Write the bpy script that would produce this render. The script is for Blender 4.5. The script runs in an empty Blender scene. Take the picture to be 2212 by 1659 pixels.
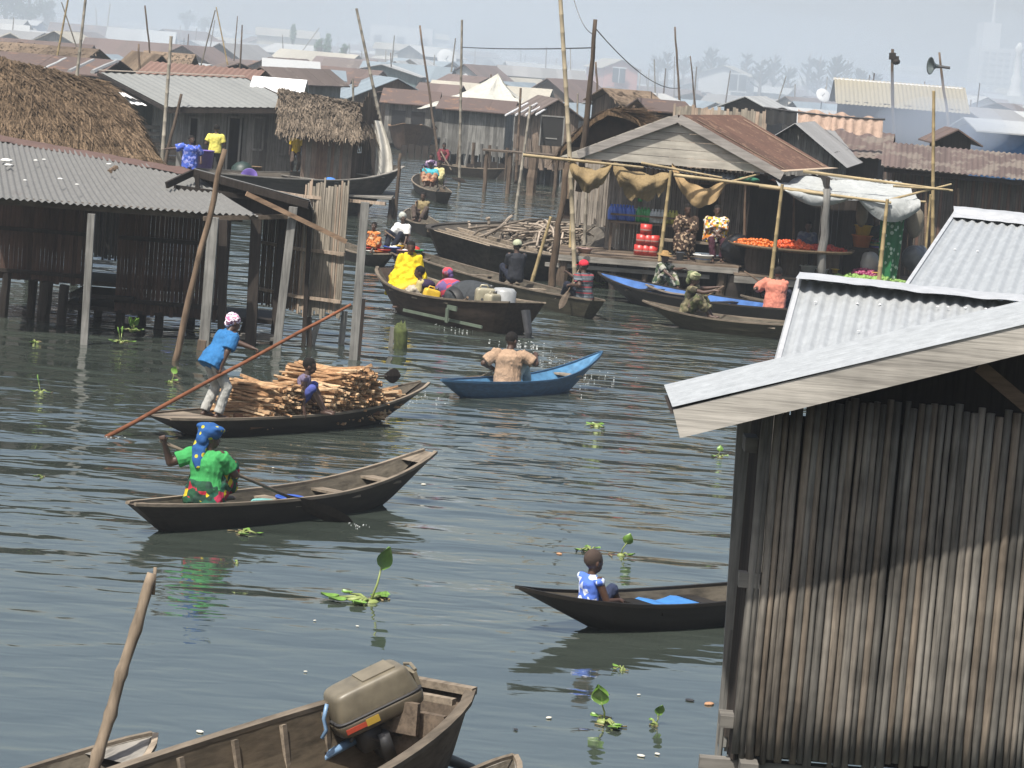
EXPO, HAZE, WAVE = 0.72, .0006, .42
import bpy, math, random
from math import sin, cos, pi, radians as R, sqrt, atan2
from mathutils import Vector as V, Matrix, noise as NZ
rnd = random.Random(11)
SC = bpy.context.scene
COL = SC.collection
# ---------------------------------------------------------------- camera (survey of the place: pixel -> point)
FP, PITCH, ROLL, CH = 2900.0, R(6.55), R(4.5), 5.8
_f = V((0, cos(PITCH), -sin(PITCH))); _u0 = V((0, sin(PITCH), cos(PITCH))); _r0 = V((1, 0, 0))
CR = _r0 * cos(ROLL) + _u0 * sin(ROLL); CU = -_r0 * sin(ROLL) + _u0 * cos(ROLL)
EYE = V((0, 0, CH))
def ray(u, v):
    x = (u - 1106) / 2.16; y = (829.5 - v) / 2.16
    return (CR * x + CU * y + _f * FP)
def at(u, v, z=0.0):
    d = ray(u, v); return EYE + d * ((z - CH) / d.z)
def on(u, v, Y):
    d = ray(u, v); return EYE + d * (Y / d.y)
def wx(u, Y, z=0.0):
    # X at depth Y and height z that shows at column u
    lo, hi = -Y, Y
    for _ in range(40):
        m = (lo + hi) / 2
        if proj(V((m, Y, z)))[0] < u: lo = m
        else: hi = m
    return lo
def proj(p):
    d = p - EYE; w = d.dot(_f)
    return (1106 + 2.16 * FP * d.dot(CR) / w, 829.5 - 2.16 * FP * d.dot(CU) / w)
cam = bpy.data.objects.new('camera', bpy.data.cameras.new('camera')); COL.objects.link(cam)
mat = Matrix((CR, CU, -_f)).transposed().to_4x4(); mat.translation = EYE
cam.matrix_world = mat
cam.data.sensor_width = 36; cam.data.lens = 36 * FP / 1024; cam.data.clip_end = 9000; cam.data.clip_start = .5
SC.camera = cam
SC.render.resolution_x = 1024; SC.render.resolution_y = 768

# ---------------------------------------------------------------- mesh builder
class MB:
    def __init__(s): s.v = []; s.f = []; s.t = []; s.c = .5
    def tint(s, a=None): s.c = rnd.random() if a is None else a
    def add(s, vs, fs):
        n = len(s.v); s.v += [tuple(p) for p in vs]; s.t += [s.c] * len(vs)
        s.f += [tuple(i + n for i in f) for f in fs]
    def quad(s, a, b, c, d): s.add([a, b, c, d], [(0, 1, 2, 3)])
    def hexa(s, p):  # 8 points: bottom 4 ccw, top 4 ccw
        s.add(p, [(3, 2, 1, 0), (4, 5, 6, 7), (0, 1, 5, 4), (1, 2, 6, 5), (2, 3, 7, 6), (3, 0, 4, 7)])
    def box(s, c, size, yaw=0, rot=None):
        m = rot if rot is not None else Matrix.Rotation(yaw, 3, 'Z')
        hx, hy, hz = size[0] / 2, size[1] / 2, size[2] / 2; c = V(c)
        s.hexa([c + m @ V(q) for q in ((-hx, -hy, -hz), (hx, -hy, -hz), (hx, hy, -hz), (-hx, hy, -hz), (-hx, -hy, hz), (hx, -hy, hz), (hx, hy, hz), (-hx, hy, hz))])
    def bar(s, a, b, w, h=None, up=V((0, 0, 1))):
        a = V(a); b = V(b); h = h or w; d = (b - a).normalized()
        x = d.cross(up)
        if x.length < 1e-4: x = d.cross(V((1, 0, 0)))
        x.normalize(); y = x.cross(d); x *= w / 2; y *= h / 2
        s.hexa([a - x - y, a + x - y, b + x - y, b - x - y, a - x + y, a + x + y, b + x + y, b - x + y])
    def tube(s, pts, rad, n=8, cap=True, flat=1.0, up=None):
        pts = [V(p) for p in pts]; k = len(pts)
        if not hasattr(rad, '__len__'): rad = [rad] * k
        vs = []; prev = None
        for i, p in enumerate(pts):
            d = (pts[min(i + 1, k - 1)] - pts[max(i - 1, 0)]).normalized()
            if up is not None: x = d.cross(up)
            elif prev is None: x = d.cross(V((0, 0, 1))) if abs(d.z) < .9 else d.cross(V((1, 0, 0)))
            else: x = prev - d * prev.dot(d)
            x.normalize(); prev = x; y = d.cross(x)
            for j in range(n):
                a = 2 * pi * j / n; vs.append(p + (x * cos(a) + y * sin(a) * flat) * rad[i])
        fs = [(i * n + j, i * n + (j + 1) % n, (i + 1) * n + (j + 1) % n, (i + 1) * n + j) for i in range(k - 1) for j in range(n)]
        if cap: fs += [tuple(reversed(range(n))), tuple(range((k - 1) * n, k * n))]
        s.add(vs, fs)
    def bamboo(s, a, b, r=.05, n=8, seg=.38, bend=.0, r2=None):
        a = V(a); b = V(b); L = (b - a).length; m = max(2, int(L / seg)); pts = []; rad = []
        side = (b - a).cross(V((0, 1, .2))).normalized() * bend; r2 = r2 or r * .7
        for i in range(m):
            for q, k in ((.0, 1.09), (.05, .97), (.5, .95), (.95, .97)):
                t = (i + q) / m; pts.append(a.lerp(b, t) + side * sin(pi * t)); rad.append((r + (r2 - r) * t) * k)
        pts.append(b); rad.append(r2)
        s.tube(pts, rad, n)
    def stick(s, a, b, r=.04, n=7, wob=.02, r2=None, m=6):
        a = V(a); b = V(b); pts = []; rad = []; r2 = r2 or r
        for i in range(m + 1):
            t = i / m; pts.append(a.lerp(b, t) + V((rnd.uniform(-wob, wob), rnd.uniform(-wob, wob), 0)) * (0 < i < m)); rad.append((r + (r2 - r) * t) * rnd.uniform(.92, 1.08))
        s.tube(pts, rad, n)
    def rc(s, p0, r0, p1, r1, n=10):
        p0 = V(p0); p1 = V(p1); d = p1 - p0
        if d.length < 1e-5: d = V((0, 0, 1e-4)); p1 = p0 + d
        dn = d.normalized(); pts = []; rad = []
        for a in (-80, -50, -25, 0): pts.append(p0 + dn * r0 * sin(R(a))); rad.append(r0 * cos(R(a)))
        for a in (0.01, 25, 50, 80): pts.append(p1 + dn * r1 * sin(R(a))); rad.append(r1 * cos(R(a)))
        s.tube(pts, rad, n)
    def frus(s, p0, r0, p1, r1, n=12, flat=1.0, up=None): s.tube([p0, p1], [r0, r1], n, True, flat, up)
    def ell(s, c, r, rot=None, n=14, m=9):
        c = V(c); rot = rot or Matrix.Identity(3); vs = []; 
        for i in range(1, m):
            a = pi * i / m
            for j in range(n):
                b = 2 * pi * j / n; vs.append(c + rot @ V((r[0] * sin(a) * cos(b), r[1] * sin(a) * sin(b), r[2] * cos(a))))
        vs += [c + rot @ V((0, 0, r[2])), c + rot @ V((0, 0, -r[2]))]
        fs = [(i * n + j, (i + 1) * n + j, (i + 1) * n + (j + 1) % n, i * n + (j + 1) % n) for i in range(m - 2) for j in range(n)]
        t = (m - 1) * n
        fs += [(t, j, (j + 1) % n) for j in range(n)] + [(t + 1, (m - 2) * n + (j + 1) % n, (m - 2) * n + j) for j in range(n)]
        s.add(vs, fs)
    def grid(s, fn, nu, nv, wrap=False):
        vs = [fn(i / nu, j / nv) for i in range(nu + 1) for j in range(nv + 1)]
        w = nv + 1
        s.add(vs, [(i * w + j, (i + 1) * w + j, (i + 1) * w + j + 1, i * w + j + 1) for i in range(nu) for j in range(nv)])
    def lathe(s, prof, c=(0, 0, 0), n=16, m=None):
        c = V(c); vs = []
        for r, z in prof:
            for j in range(n):
                a = 2 * pi * j / n; q = V((r * cos(a), r * sin(a), z)); vs.append(c + (m @ q if m else q))
        k = len(prof)
        s.add(vs, [(i * n + j, i * n + (j + 1) % n, (i + 1) * n + (j + 1) % n, (i + 1) * n + j) for i in range(k - 1) for j in range(n)])
    def corr(s, A, B, C, D, pitch=.11, amp=.014, rows=5, sag=0., rag=0., sp=5, thick=0):
        # A-B along the ridge, D-C along the eave; corrugations run from ridge to eave
        A, B, C, D = V(A), V(B), V(C), V(D); L = max((B - A).length, (C - D).length); nw = max(1, int(L / pitch)); nu = nw * sp
        nrm = (B - A).cross(D - A).normalized(); nrm = -nrm if nrm.z < 0 else nrm
        rg = [rnd.uniform(-rag, rag) for _ in range(nu // (sp * 6) + 2)]
        def fn(i, j):
            e = rg[int(i * nu / (sp * 6))]; jj = j if j < .999 else 1 + e
            top = A.lerp(B, i); bot = D.lerp(C, i); p = top.lerp(bot, jj)
            return p + nrm * (amp * sin(2 * pi * i * nw) + .0 + sag * NZ.noise(p * .35)) - V((0, 0, sag)) * sin(pi * jj)
        s.grid(fn, nu, rows)
    def build(s, name, m=None, parent=None, smooth=False, auto=None, **kw):
        me = bpy.data.meshes.new(name); me.from_pydata(s.v, [], s.f); me.update()
        if me.attributes.get('tint') is None:
            at_ = me.attributes.new('tint', 'FLOAT', 'POINT'); at_.data.foreach_set('value', s.t)
        return link(name, me, m, parent, smooth, **kw)
def link(name, me, m, parent=None, smooth=False, loc=None, rz=None, **kw):
    o = bpy.data.objects.new(name, me)
    if m is not None: me.materials.append(m)
    if smooth: me.polygons.foreach_set('use_smooth', [True] * len(me.polygons))
    COL.objects.link(o); o.parent = parent
    if loc is not None: o.location = loc
    if rz is not None: o.rotation_euler.z = rz
    if kw: tag(o, **kw)
    return o
def tag(o, label=None, cat=None, group=None, kind=None):
    if label: o['label'] = label
    if cat: o['category'] = cat
    if group: o['group'] = group
    if kind: o['kind'] = kind
    return o
def root(name, loc, label, cat, group=None, rz=0, kind=None):
    o = bpy.data.objects.new(name, None); COL.objects.link(o); o.location = loc; o.rotation_euler.z = rz; o.empty_display_size = .2
    return tag(o, label, cat, group, kind)
def attach(o, p):
    o.parent = p; o.matrix_parent_inverse = (Matrix.Translation(p.location) @ Matrix.Rotation(p.rotation_euler.z, 4, 'Z')).inverted()
    for k in ('label', 'category', 'group'):
        if k in o: del o[k]
    return o
_kids = {}
def dup(o, loc=None, rz=None, label=None, sc=None, group=None):
    ch = [c for c in COL.objects if c.parent is o] if o.name not in _kids else _kids[o.name]
    _kids[o.name] = ch
    r = o.copy(); COL.objects.link(r)
    if loc is not None: r.location = loc
    if rz is not None: r.rotation_euler.z = rz
    if sc is not None: r.scale = (sc, sc, sc) if not hasattr(sc, '__len__') else sc
    if label: r['label'] = label
    if group: r['group'] = group
    def rec(src, dst):
        for c in [c for c in COL.objects if c.parent is src]:
            d = c.copy(); COL.objects.link(d); d.parent = dst; rec(c, d)
    for c in ch:
        d = c.copy(); COL.objects.link(d); d.parent = r; rec(c, d)
    return r
def remesh(mb, name, m, parent, vox=.012, it=3, fold=0, **kw):
    me = bpy.data.meshes.new('tmp'); me.from_pydata(mb.v, [], mb.f)
    o = bpy.data.objects.new('tmp', me); COL.objects.link(o)
    q = o.modifiers.new('r', 'REMESH'); q.mode = 'VOXEL'; q.voxel_size = vox; q.use_smooth_shade = True
    if it: k = o.modifiers.new('s', 'SMOOTH'); k.iterations = it; k.factor = .5
    if fold:
        tx = bpy.data.textures.get('fold') or bpy.data.textures.new('fold', 'CLOUDS'); tx.noise_scale = .11; tx.noise_depth = 1
        d_ = o.modifiers.new('d', 'DISPLACE'); d_.texture = tx; d_.strength = fold * 2.2; d_.mid_level = .5; d_.texture_coords = 'LOCAL'
    dg = bpy.context.evaluated_depsgraph_get(); me2 = bpy.data.meshes.new_from_object(o.evaluated_get(dg))
    bpy.data.objects.remove(o); bpy.data.meshes.remove(me)
    me2.name = name
    return link(name, me2, m, parent, True, **kw)

# ---------------------------------------------------------------- materials
def nmat(name):
    m = bpy.data.materials.new(name); m.use_nodes = True; nt = m.node_tree; nt.nodes.clear()
    out = nt.nodes.new('ShaderNodeOutputMaterial'); b = nt.nodes.new('ShaderNodeBsdfPrincipled')
    nt.links.new(b.outputs[0], out.inputs[0]); return m, nt, b
class N:
    def __init__(s, nt): s.nt = nt
    def new(s, t, **kw):
        n = s.nt.nodes.new(t)
        for k, v in kw.items(): setattr(n, k, v)
        return n
    def ln(s, a, b): s.nt.links.new(a, b)
    def coord(s, scale=(1, 1, 1), rot=(0, 0, 0), which='Object', loc=(0, 0, 0)):
        c = s.new('ShaderNodeTexCoord'); m = s.new('ShaderNodeMapping'); m.inputs['Scale'].default_value = scale; m.inputs['Rotation'].default_value = rot; m.inputs['Location'].default_value = loc
        s.ln(c.outputs[which], m.inputs[0]); return m.outputs[0]
    def noise(s, vec, scale=1, detail=4, rough=.55, dist=0):
        n = s.new('ShaderNodeTexNoise'); n.inputs['Scale'].default_value = scale; n.inputs['Detail'].default_value = detail; n.inputs['Roughness'].default_value = rough; n.inputs['Distortion'].default_value = dist
        s.ln(vec, n.inputs['Vector']); return n.outputs[0]
    def voro(s, vec, scale=1, out='Distance', feat='F1'):
        n = s.new('ShaderNodeTexVoronoi', feature=feat); n.inputs['Scale'].default_value = scale; s.ln(vec, n.inputs['Vector']); return n.outputs[out]
    def ramp(s, fac, stops, interp='LINEAR'):
        n = s.new('ShaderNodeValToRGB'); r = n.color_ramp; r.interpolation = interp
        while len(r.elements) < len(stops): r.elements.new(.5)
        for e, (p, c) in zip(r.elements, stops):
            e.position = p; e.color = (*c, 1) if hasattr(c, '__len__') else (c, c, c, 1)
        s.ln(fac, n.inputs[0]); return n.outputs[0]
    def mix(s, fac, a, b, mode='MIX'):
        n = s.new('ShaderNodeMix', data_type='RGBA', blend_type=mode)
        for i_, val in ((0, fac), (6, a), (7, b)):
            sock = n.inputs[i_]
            if hasattr(val, 'links') or hasattr(val, 'is_linked'): s.ln(val, sock)
            elif hasattr(val, '__len__'): sock.default_value = (*val, 1)
            else: sock.default_value = val if i_ == 0 else (val, val, val, 1)
        return n.outputs[2]
    def math(s, op, a, b=0, c=None):
        n = s.new('ShaderNodeMath', operation=op)
        for i, val in enumerate((a, b, c)):
            if val is None: continue
            if hasattr(val, 'is_linked'): s.ln(val, n.inputs[i])
            else: n.inputs[i].default_value = val
        return n.outputs[0]
    def attr(s, name='tint'):
        n = s.new('ShaderNodeAttribute', attribute_name=name); return n.outputs['Fac']
    def bump(s, h, strength=.3, dist=.02, nrm=None):
        n = s.new('ShaderNodeBump'); n.inputs['Strength'].default_value = strength; n.inputs['Distance'].default_value = dist; s.ln(h, n.inputs['Height'])
        if nrm is not None: s.ln(nrm, n.inputs['Normal'])
        return n.outputs[0]
def rgb(c, k=1.0): return tuple(min(1, x * k) for x in c)
_mats = {}
def wood(name, col, dark=.45, scl=(22, 22, 1.6), rough=.85, tint=.5, stain=.5, bump=.35, warm=None, lo=.35):
    """weathered timber: grain drawn along one axis, blotches of wear, each board its own tone"""
    if name in _mats: return _mats[name]
    m, nt, b = nmat(name); n = N(nt)
    g = n.noise(n.coord(scl), 1, 5, .65)
    bl = n.noise(n.coord((1.1, 1.1, 1.1)), 1, 4, .6)
    t = n.attr()
    c = n.ramp(g, [(.28, rgb(col, dark)), (.52, col), (.75, rgb(col, 1.35))])
    if warm: c = n.mix(n.ramp(t, [(.45, 0.), (.9, 1.)]), c, n.ramp(g, [(.28, rgb(warm, dark)), (.55, warm), (.8, rgb(warm, 1.3))]))
    c = n.mix(1.0, c, n.ramp(t, [(0, 1 - tint), (1, 1 + tint * .25)]), 'MULTIPLY')
    c = n.mix(stain, c, n.ramp(bl, [(.38, lo), (.6, 1.)]), 'MULTIPLY')
    n.ln(c, b.inputs['Base Color']); b.inputs['Roughness'].default_value = rough
    b.inputs['Specular IOR Level'].default_value = .25
    n.ln(n.bump(g, bump, .01), b.inputs['Normal'])
    _mats[name] = m; return m
def plain(name, col, rough=.6, metal=0, var=.25, scale=6, spec=.5, bump=0, stretch=(1, 1, 1)):
    if name in _mats: return _mats[name]
    m, nt, b = nmat(name); n = N(nt)
    g = n.noise(n.coord(stretch), scale, 5, .6)
    c = n.mix(1.0, n.ramp(g, [(.3, rgb(col, 1 - var)), (.6, col), (.8, rgb(col, 1 + var * .4))]), n.ramp(n.attr(), [(0, .82), (1, 1.1)]), 'MULTIPLY')
    n.ln(c, b.inputs['Base Color']); b.inputs['Roughness'].default_value = rough; b.inputs['Metallic'].default_value = metal
    b.inputs['Specular IOR Level'].default_value = spec
    if bump: n.ln(n.bump(g, bump, .02), b.inputs['Normal'])
    _mats[name] = m; return m
def cloth(name, col, fold=.5, scale=9, stretch=(1, 1, .45)):
    if name in _mats: return _mats[name]
    m, nt, b = nmat(name); n = N(nt)
    g = n.noise(n.coord(stretch), scale, 3, .55, 1.2)
    n.ln(n.ramp(g, [(.3, rgb(col, .8)), (.6, col)]), b.inputs['Base Color']); b.inputs['Roughness'].default_value = .85; b.inputs['Specular IOR Level'].default_value = .2
    n.ln(n.bump(g, fold, .05), b.inputs['Normal'])
    _mats[name] = m; return m
def pattern(name, cols, scale=14, fold=.4, which='cells', stretch=(1, 1, 1)):
    """printed cloth: patches of several dyes"""
    if name in _mats: return _mats[name]
    m, nt, b = nmat(name); n = N(nt)
    co = n.coord(stretch)
    if which == 'cells':
        nn = n.new('ShaderNodeTexVoronoi'); nn.inputs['Scale'].default_value = scale; n.ln(co, nn.inputs['Vector'])
        sp = n.new('ShaderNodeSeparateColor'); n.ln(nn.outputs['Color'], sp.inputs[0]); f = sp.outputs[0]
    elif which == 'dots':
        d = n.voro(co, scale); f = n.ramp(d, [(.0, 0.), (.32, .0), (.36, 1.)], 'LINEAR')
    elif which == 'stripes':
        sp = n.new('ShaderNodeSeparateXYZ'); n.ln(co, sp.inputs[0]); f = n.math('FRACT', n.math('MULTIPLY', sp.outputs[2], scale))
    else:
        f = n.noise(co, scale, 2, .5)
    k = len(cols)
    c = n.ramp(f, [(i / k, cc) for i, cc in enumerate(cols)], 'CONSTANT') if which != 'noise' else n.ramp(f, [(.36 + .3 * i / k, cc) for i, cc in enumerate(cols)], 'CONSTANT')
    n.ln(c, b.inputs['Base Color']); b.inputs['Roughness'].default_value = .85; b.inputs['Specular IOR Level'].default_value = .2
    g = n.noise(n.coord((1, 1, .45)), 9, 3, .55, 1.2)
    n.ln(n.bump(g, fold, .05), b.inputs['Normal'])
    _mats[name] = m; return m
def sheetmetal(name, col, rust=(.16, .07, .035), amount=.3, rough=.45, metal=.3, scale=1.2, patch=None, line=.0):
    if name in _mats: return _mats[name]
    m, nt, b = nmat(name); n = N(nt)
    g = n.noise(n.coord((1, 1, 1)), scale, 6, .65); f = n.noise(n.coord((9, 9, 9)), 1, 5, .7); t = n.attr()
    c = n.ramp(f, [(.3, rgb(col, .8)), (.7, rgb(col, 1.08))])
    c = n.mix(1.0, c, n.ramp(t, [(0, .75), (1, 1.12)]), 'MULTIPLY')
    if patch: c = n.mix(n.ramp(n.noise(n.coord((1, 1, 1), loc=(7, 3, 1)), scale * 1.7, 4, .6), [(.5, 0.), (.56, 1.)]), c, patch)
    lo = .72 - amount * .5
    k = n.ramp(n.math('ADD', g, n.math('MULTIPLY', n.math('SUBTRACT', f, .5), .35)), [(lo, 0.), (lo + .1, 1.)])
    c = n.mix(k, c, n.ramp(f, [(.3, rgb(rust, .6)), (.7, rgb(rust, 1.5))]))
    n.ln(c, b.inputs['Base Color']); b.inputs['Roughness'].default_value = rough; b.inputs['Metallic'].default_value = metal
    n.ln(n.bump(f, .12, .01), b.inputs['Normal'])
    _mats[name] = m; return m
def thatchmat(name, col):
    if name in _mats: return _mats[name]
    m, nt, b = nmat(name); n = N(nt)
    g = n.noise(n.coord((7, 7, 2.2)), 2.5, 6, .75); bl = n.noise(n.coord(), .8, 4, .6)
    c = n.ramp(g, [(.3, rgb(col, .3)), (.5, col), (.72, rgb(col, 2.0))])
    c = n.mix(1.0, c, n.ramp(n.attr(), [(0, .45), (1, 1.5)]), 'MULTIPLY'); c = n.mix(.6, c, n.ramp(bl, [(.35, .45), (.62, 1.)]), 'MULTIPLY')
    n.ln(c, b.inputs['Base Color']); b.inputs['Roughness'].default_value = .95; b.inputs['Specular IOR Level'].default_value = .1
    n.ln(n.bump(g, .6, .06), b.inputs['Normal'])
    _mats[name] = m; return m
# main timbers
W_GREY = wood('grey_timber', (.23, .225, .21))
W_GREYX = wood('grey_timber_long', (.24, .225, .2), scl=(1.6, 18, 18))
W_BROWN = wood('brown_timber', (.15, .11, .08))
W_BROWNX = wood('brown_timber_long', (.15, .115, .085), scl=(1.6, 18, 18))
W_DARK = wood('dark_timber', (.04, .032, .027))
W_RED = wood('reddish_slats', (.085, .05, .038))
W_PALE = wood('pale_slats', (.42, .37, .30), warm=(.38, .29, .22))
W_HULL = wood('canoe_hull_wood', (.026, .021, .016), scl=(1.6, 14, 14), rough=.7)
W_HULLIN = wood('canoe_inside_wood', (.10, .086, .065), scl=(4, 16, 16), dark=.35, bump=1.0)
W_RAIL = wood('worn_rail_wood', (.25, .205, .155), scl=(2, 16, 16))
W_HULLD = wood('tarred_hull_wood', (.012, .0105, .009), scl=(1.6, 14, 14), rough=.6)
BAMBOO = wood('yellow_bamboo', (.38, .29, .15), dark=.7, scl=(12, 12, 2.5), rough=.5, tint=.3, stain=.35)
BAMBOOX = wood('yellow_bamboo_level', (.42, .33, .19), dark=.7, scl=(2.5, 12, 12), rough=.5, tint=.3, stain=.35)
BAMGREY = wood('grey_bamboo', (.30, .27, .22), dark=.6, scl=(12, 12, 2.5), rough=.6)
POLE = wood('brown_pole', (.2, .14, .095), scl=(14, 14, 2.2))
BLACK = plain('near_black', (.012, .011, .01), .9)
SKIN = plain('dark_skin', (.078, .042, .028), .5, var=.12, scale=12, spec=.45)
SKIN2 = plain('brown_skin', (.085, .042, .026), .5, var=.12, scale=12, spec=.45)
HAIR = plain('short_black_hair', (.012, .01, .009), .9, var=.4, scale=60, spec=.2, bump=.5)
# ================================================================ air, light, water
w = bpy.data.worlds.new('World'); SC.world = w; w.use_nodes = True; nt = w.node_tree
bg = nt.nodes['Background']; sky = nt.nodes.new('ShaderNodeTexSky'); sky.sky_type = 'NISHITA'; sky.sun_disc = False
SUN_EL, SUN_AZ = R(60), R(212)      # azimuth clockwise from +Y: behind the camera, a little to its left
sky.sun_elevation = SUN_EL; sky.sun_rotation = SUN_AZ; sky.dust_density = 4.0; sky.air_density = 1.2; sky.ozone_density = 1.0
nt.links.new(sky.outputs[0], bg.inputs[0]); bg.inputs[1].default_value = .085
sd = V((sin(SUN_AZ) * cos(SUN_EL), cos(SUN_AZ) * cos(SUN_EL), sin(SUN_EL)))
L = bpy.data.lights.new('sun', 'SUN'); L.energy = 4.4; L.angle = R(1.0); L.color = (1, .95, .87)
so = bpy.data.objects.new('sun', L); COL.objects.link(so); so.rotation_euler = sd.to_track_quat('Z', 'Y').to_euler(); so.location = (0, 0, 60)
SC.view_settings.view_transform = 'Standard'; SC.view_settings.look = 'None'; SC.view_settings.exposure = EXPO; SC.view_settings.gamma = 1
SC.cycles.volume_bounces = 1; SC.cycles.max_bounces = 8; SC.cycles.volume_step_rate = 4; SC.cycles.caustics_reflective = False; SC.cycles.caustics_refractive = False
# haze: one closed box of even air
HZ = MB(); HZ.box((0, 650, 28), (1700, 1400, 60))
mh = bpy.data.materials.new('haze_air'); mh.use_nodes = True; t_ = mh.node_tree; t_.nodes.clear()
o_ = t_.nodes.new('ShaderNodeOutputMaterial'); pv = t_.nodes.new('ShaderNodeVolumePrincipled')
pv.inputs['Color'].default_value = (.79, .85, .91, 1); pv.inputs['Density'].default_value = HAZE; pv.inputs['Anisotropy'].default_value = .2
t_.links.new(pv.outputs[0], o_.inputs['Volume'])
HZ.build('haze', mh, kind='stuff', label='pale grey-blue smoky haze lying over the whole settlement')
# water
m, nt, b = nmat('lagoon_water'); n = N(nt)
co = n.coord((1, 1, 1))
big = n.noise(n.coord((.10, .16, 1)), 1, 2, .5)
w1 = n.noise(n.coord((.45, .85, 1), rot=(0, 0, .25)), 1, 1, .45, .4)
w2 = n.noise(n.coord((1.7, 3.2, 1), rot=(0, 0, -.2)), 1, 1, .5, .4)
w3 = n.noise(n.coord((6, 9, 1)), 1, 2, .5)
amp = n.ramp(big, [(.38, .35), (.62, 1.)])
sp = n.new('ShaderNodeSeparateXYZ'); n.ln(co, sp.inputs[0])
far = n.ramp(n.math('DIVIDE', sp.outputs[1], 100), [(.24, .25), (.36, .8), (.5, 1.3), (1., 1.)])
near = n.ramp(n.math('DIVIDE', sp.outputs[1], 100), [(.24, .2), (.36, .7), (.5, 1.3), (1., 1.2)])
h = n.math('ADD', n.math('MULTIPLY', n.math('MULTIPLY', w1, near), 1.9), n.math('MULTIPLY', n.math('MULTIPLY', w2, .6), n.math('MULTIPLY', amp, far)))
h = n.math('ADD', h, n.math('MULTIPLY', w3, .012))
bp = n.bump(h, WAVE, .2); n.ln(bp, b.inputs['Normal'])
n.ln(n.ramp(big, [(.3, (.032, .041, .034)), (.7, (.046, .056, .047))]), b.inputs['Base Color'])
b.inputs['Roughness'].default_value = .04; b.inputs['IOR'].default_value = 2.7
MW = MB(); MW.grid(lambda i, j: V((-420 + 840 * i, 2 + 640 * j, 0)), 8, 8); MW.build('water', m, kind='structure', label='dark rippled lagoon water between the huts')
# town ground beyond the channel
m2 = plain('trodden_ground', (.16, .14, .12), .95, scale=.3)
G = MB(); G.grid(lambda i, j: V((-4000 + 8000 * i, 185 + 6500 * j, .45)), 6, 6)
G.build('ground', m2, kind='structure', label='brown trodden ground under the far roofs')
# ================================================================ boats
def hullmesh(L, B, H, bow=.25, stern=.12, ovb=.7, ovs=.5, wb=.04, ws=.04, draft=.15, th=.035, full=.62, n=26, floor=.05, flare=.8, pb=2.0, ps=2.0):
    """one open hull: outer skin, rim and inner skin; +x is the bow"""
    def half(t):
        if t > full: q = (t - full) / (1 - full); e = wb / 2; k = (1 - q ** pb)
        else: q = (full - t) / full; e = ws / 2; k = (1 - q ** ps)
        return e + (B / 2 - e) * max(k, 0) ** .8
    def sheer(t):
        return H + (bow * ((t - .5) / .5) ** 2.2 if t > .5 else stern * ((.5 - t) / .5) ** 2.2)
    def kx(t): return -L / 2 + ovs + t * (L - ovb - ovs)
    def zb(t):
        e = max(0, (t - .82) / .18) ** 2 * .6 + max(0, (.15 - t) / .15) ** 2 * .5
        return -draft + (H + draft) * .35 * e
    prof = [(0, 0), (.55, .02), (.85, .22), (.95, .6), (1, 1)]
    def pt(t, side, k, inner):
        bb = half(t); zg = sheer(t); z0 = zb(t); a, c = prof[k]
        aa = a if k != 4 else 1
        wdt = bb * (aa * flare + (1 - flare) * aa * c) if 0 < k < 4 else bb * aa
        x = kx(t) + ((t - .5) * L - kx(t)) * c
        z = z0 + (zg - z0) * c
        if inner:
            wdt = max(wdt - th, .0) if bb > th else wdt * .3; zf = max(z0 + .05, floor); z = zf + (zg - zf) * c
            x += th * (1 if t < .1 else -1 if t > .9 else 0)
        return V((x, side * wdt, z))
    o = MB(); ins = MB()
    order = [(-1, 4), (-1, 3), (-1, 2), (-1, 1), (1, 0), (1, 1), (1, 2), (1, 3), (1, 4)]
    def sh(mb, inner):
        rows = []
        for i in range(n + 1): rows += [pt(i / n, s, k, inner) for s, k in order]
        w_ = len(order); fs = []
        for i in range(n):
            for j in range(w_ - 1):
                q = (i * w_ + j, (i + 1) * w_ + j, (i + 1) * w_ + j + 1, i * w_ + j + 1)
                fs.append(q if not inner else q[::-1])
        return rows, fs, w_
    r1, f1, w_ = sh(o, False); r2, f2, _ = sh(ins, True); m = len(r1)
    rim = []
    for i in range(n):
        for j in (0, w_ - 1): rim.append((i * w_ + j, (i + 1) * w_ + j, m + (i + 1) * w_ + j, m + i * w_ + j))
    for i in (0, n):
        for j in range(w_ - 1): rim.append((i * w_ + j, i * w_ + j + 1, m + i * w_ + j + 1, m + i * w_ + j))
        rim.append(tuple(i * w_ + j for j in range(w_)))
    o.add(r1 + r2, f1 + [tuple(q + m for q in f) for f in f2] + rim)
    return o, half, sheer, zb
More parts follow.
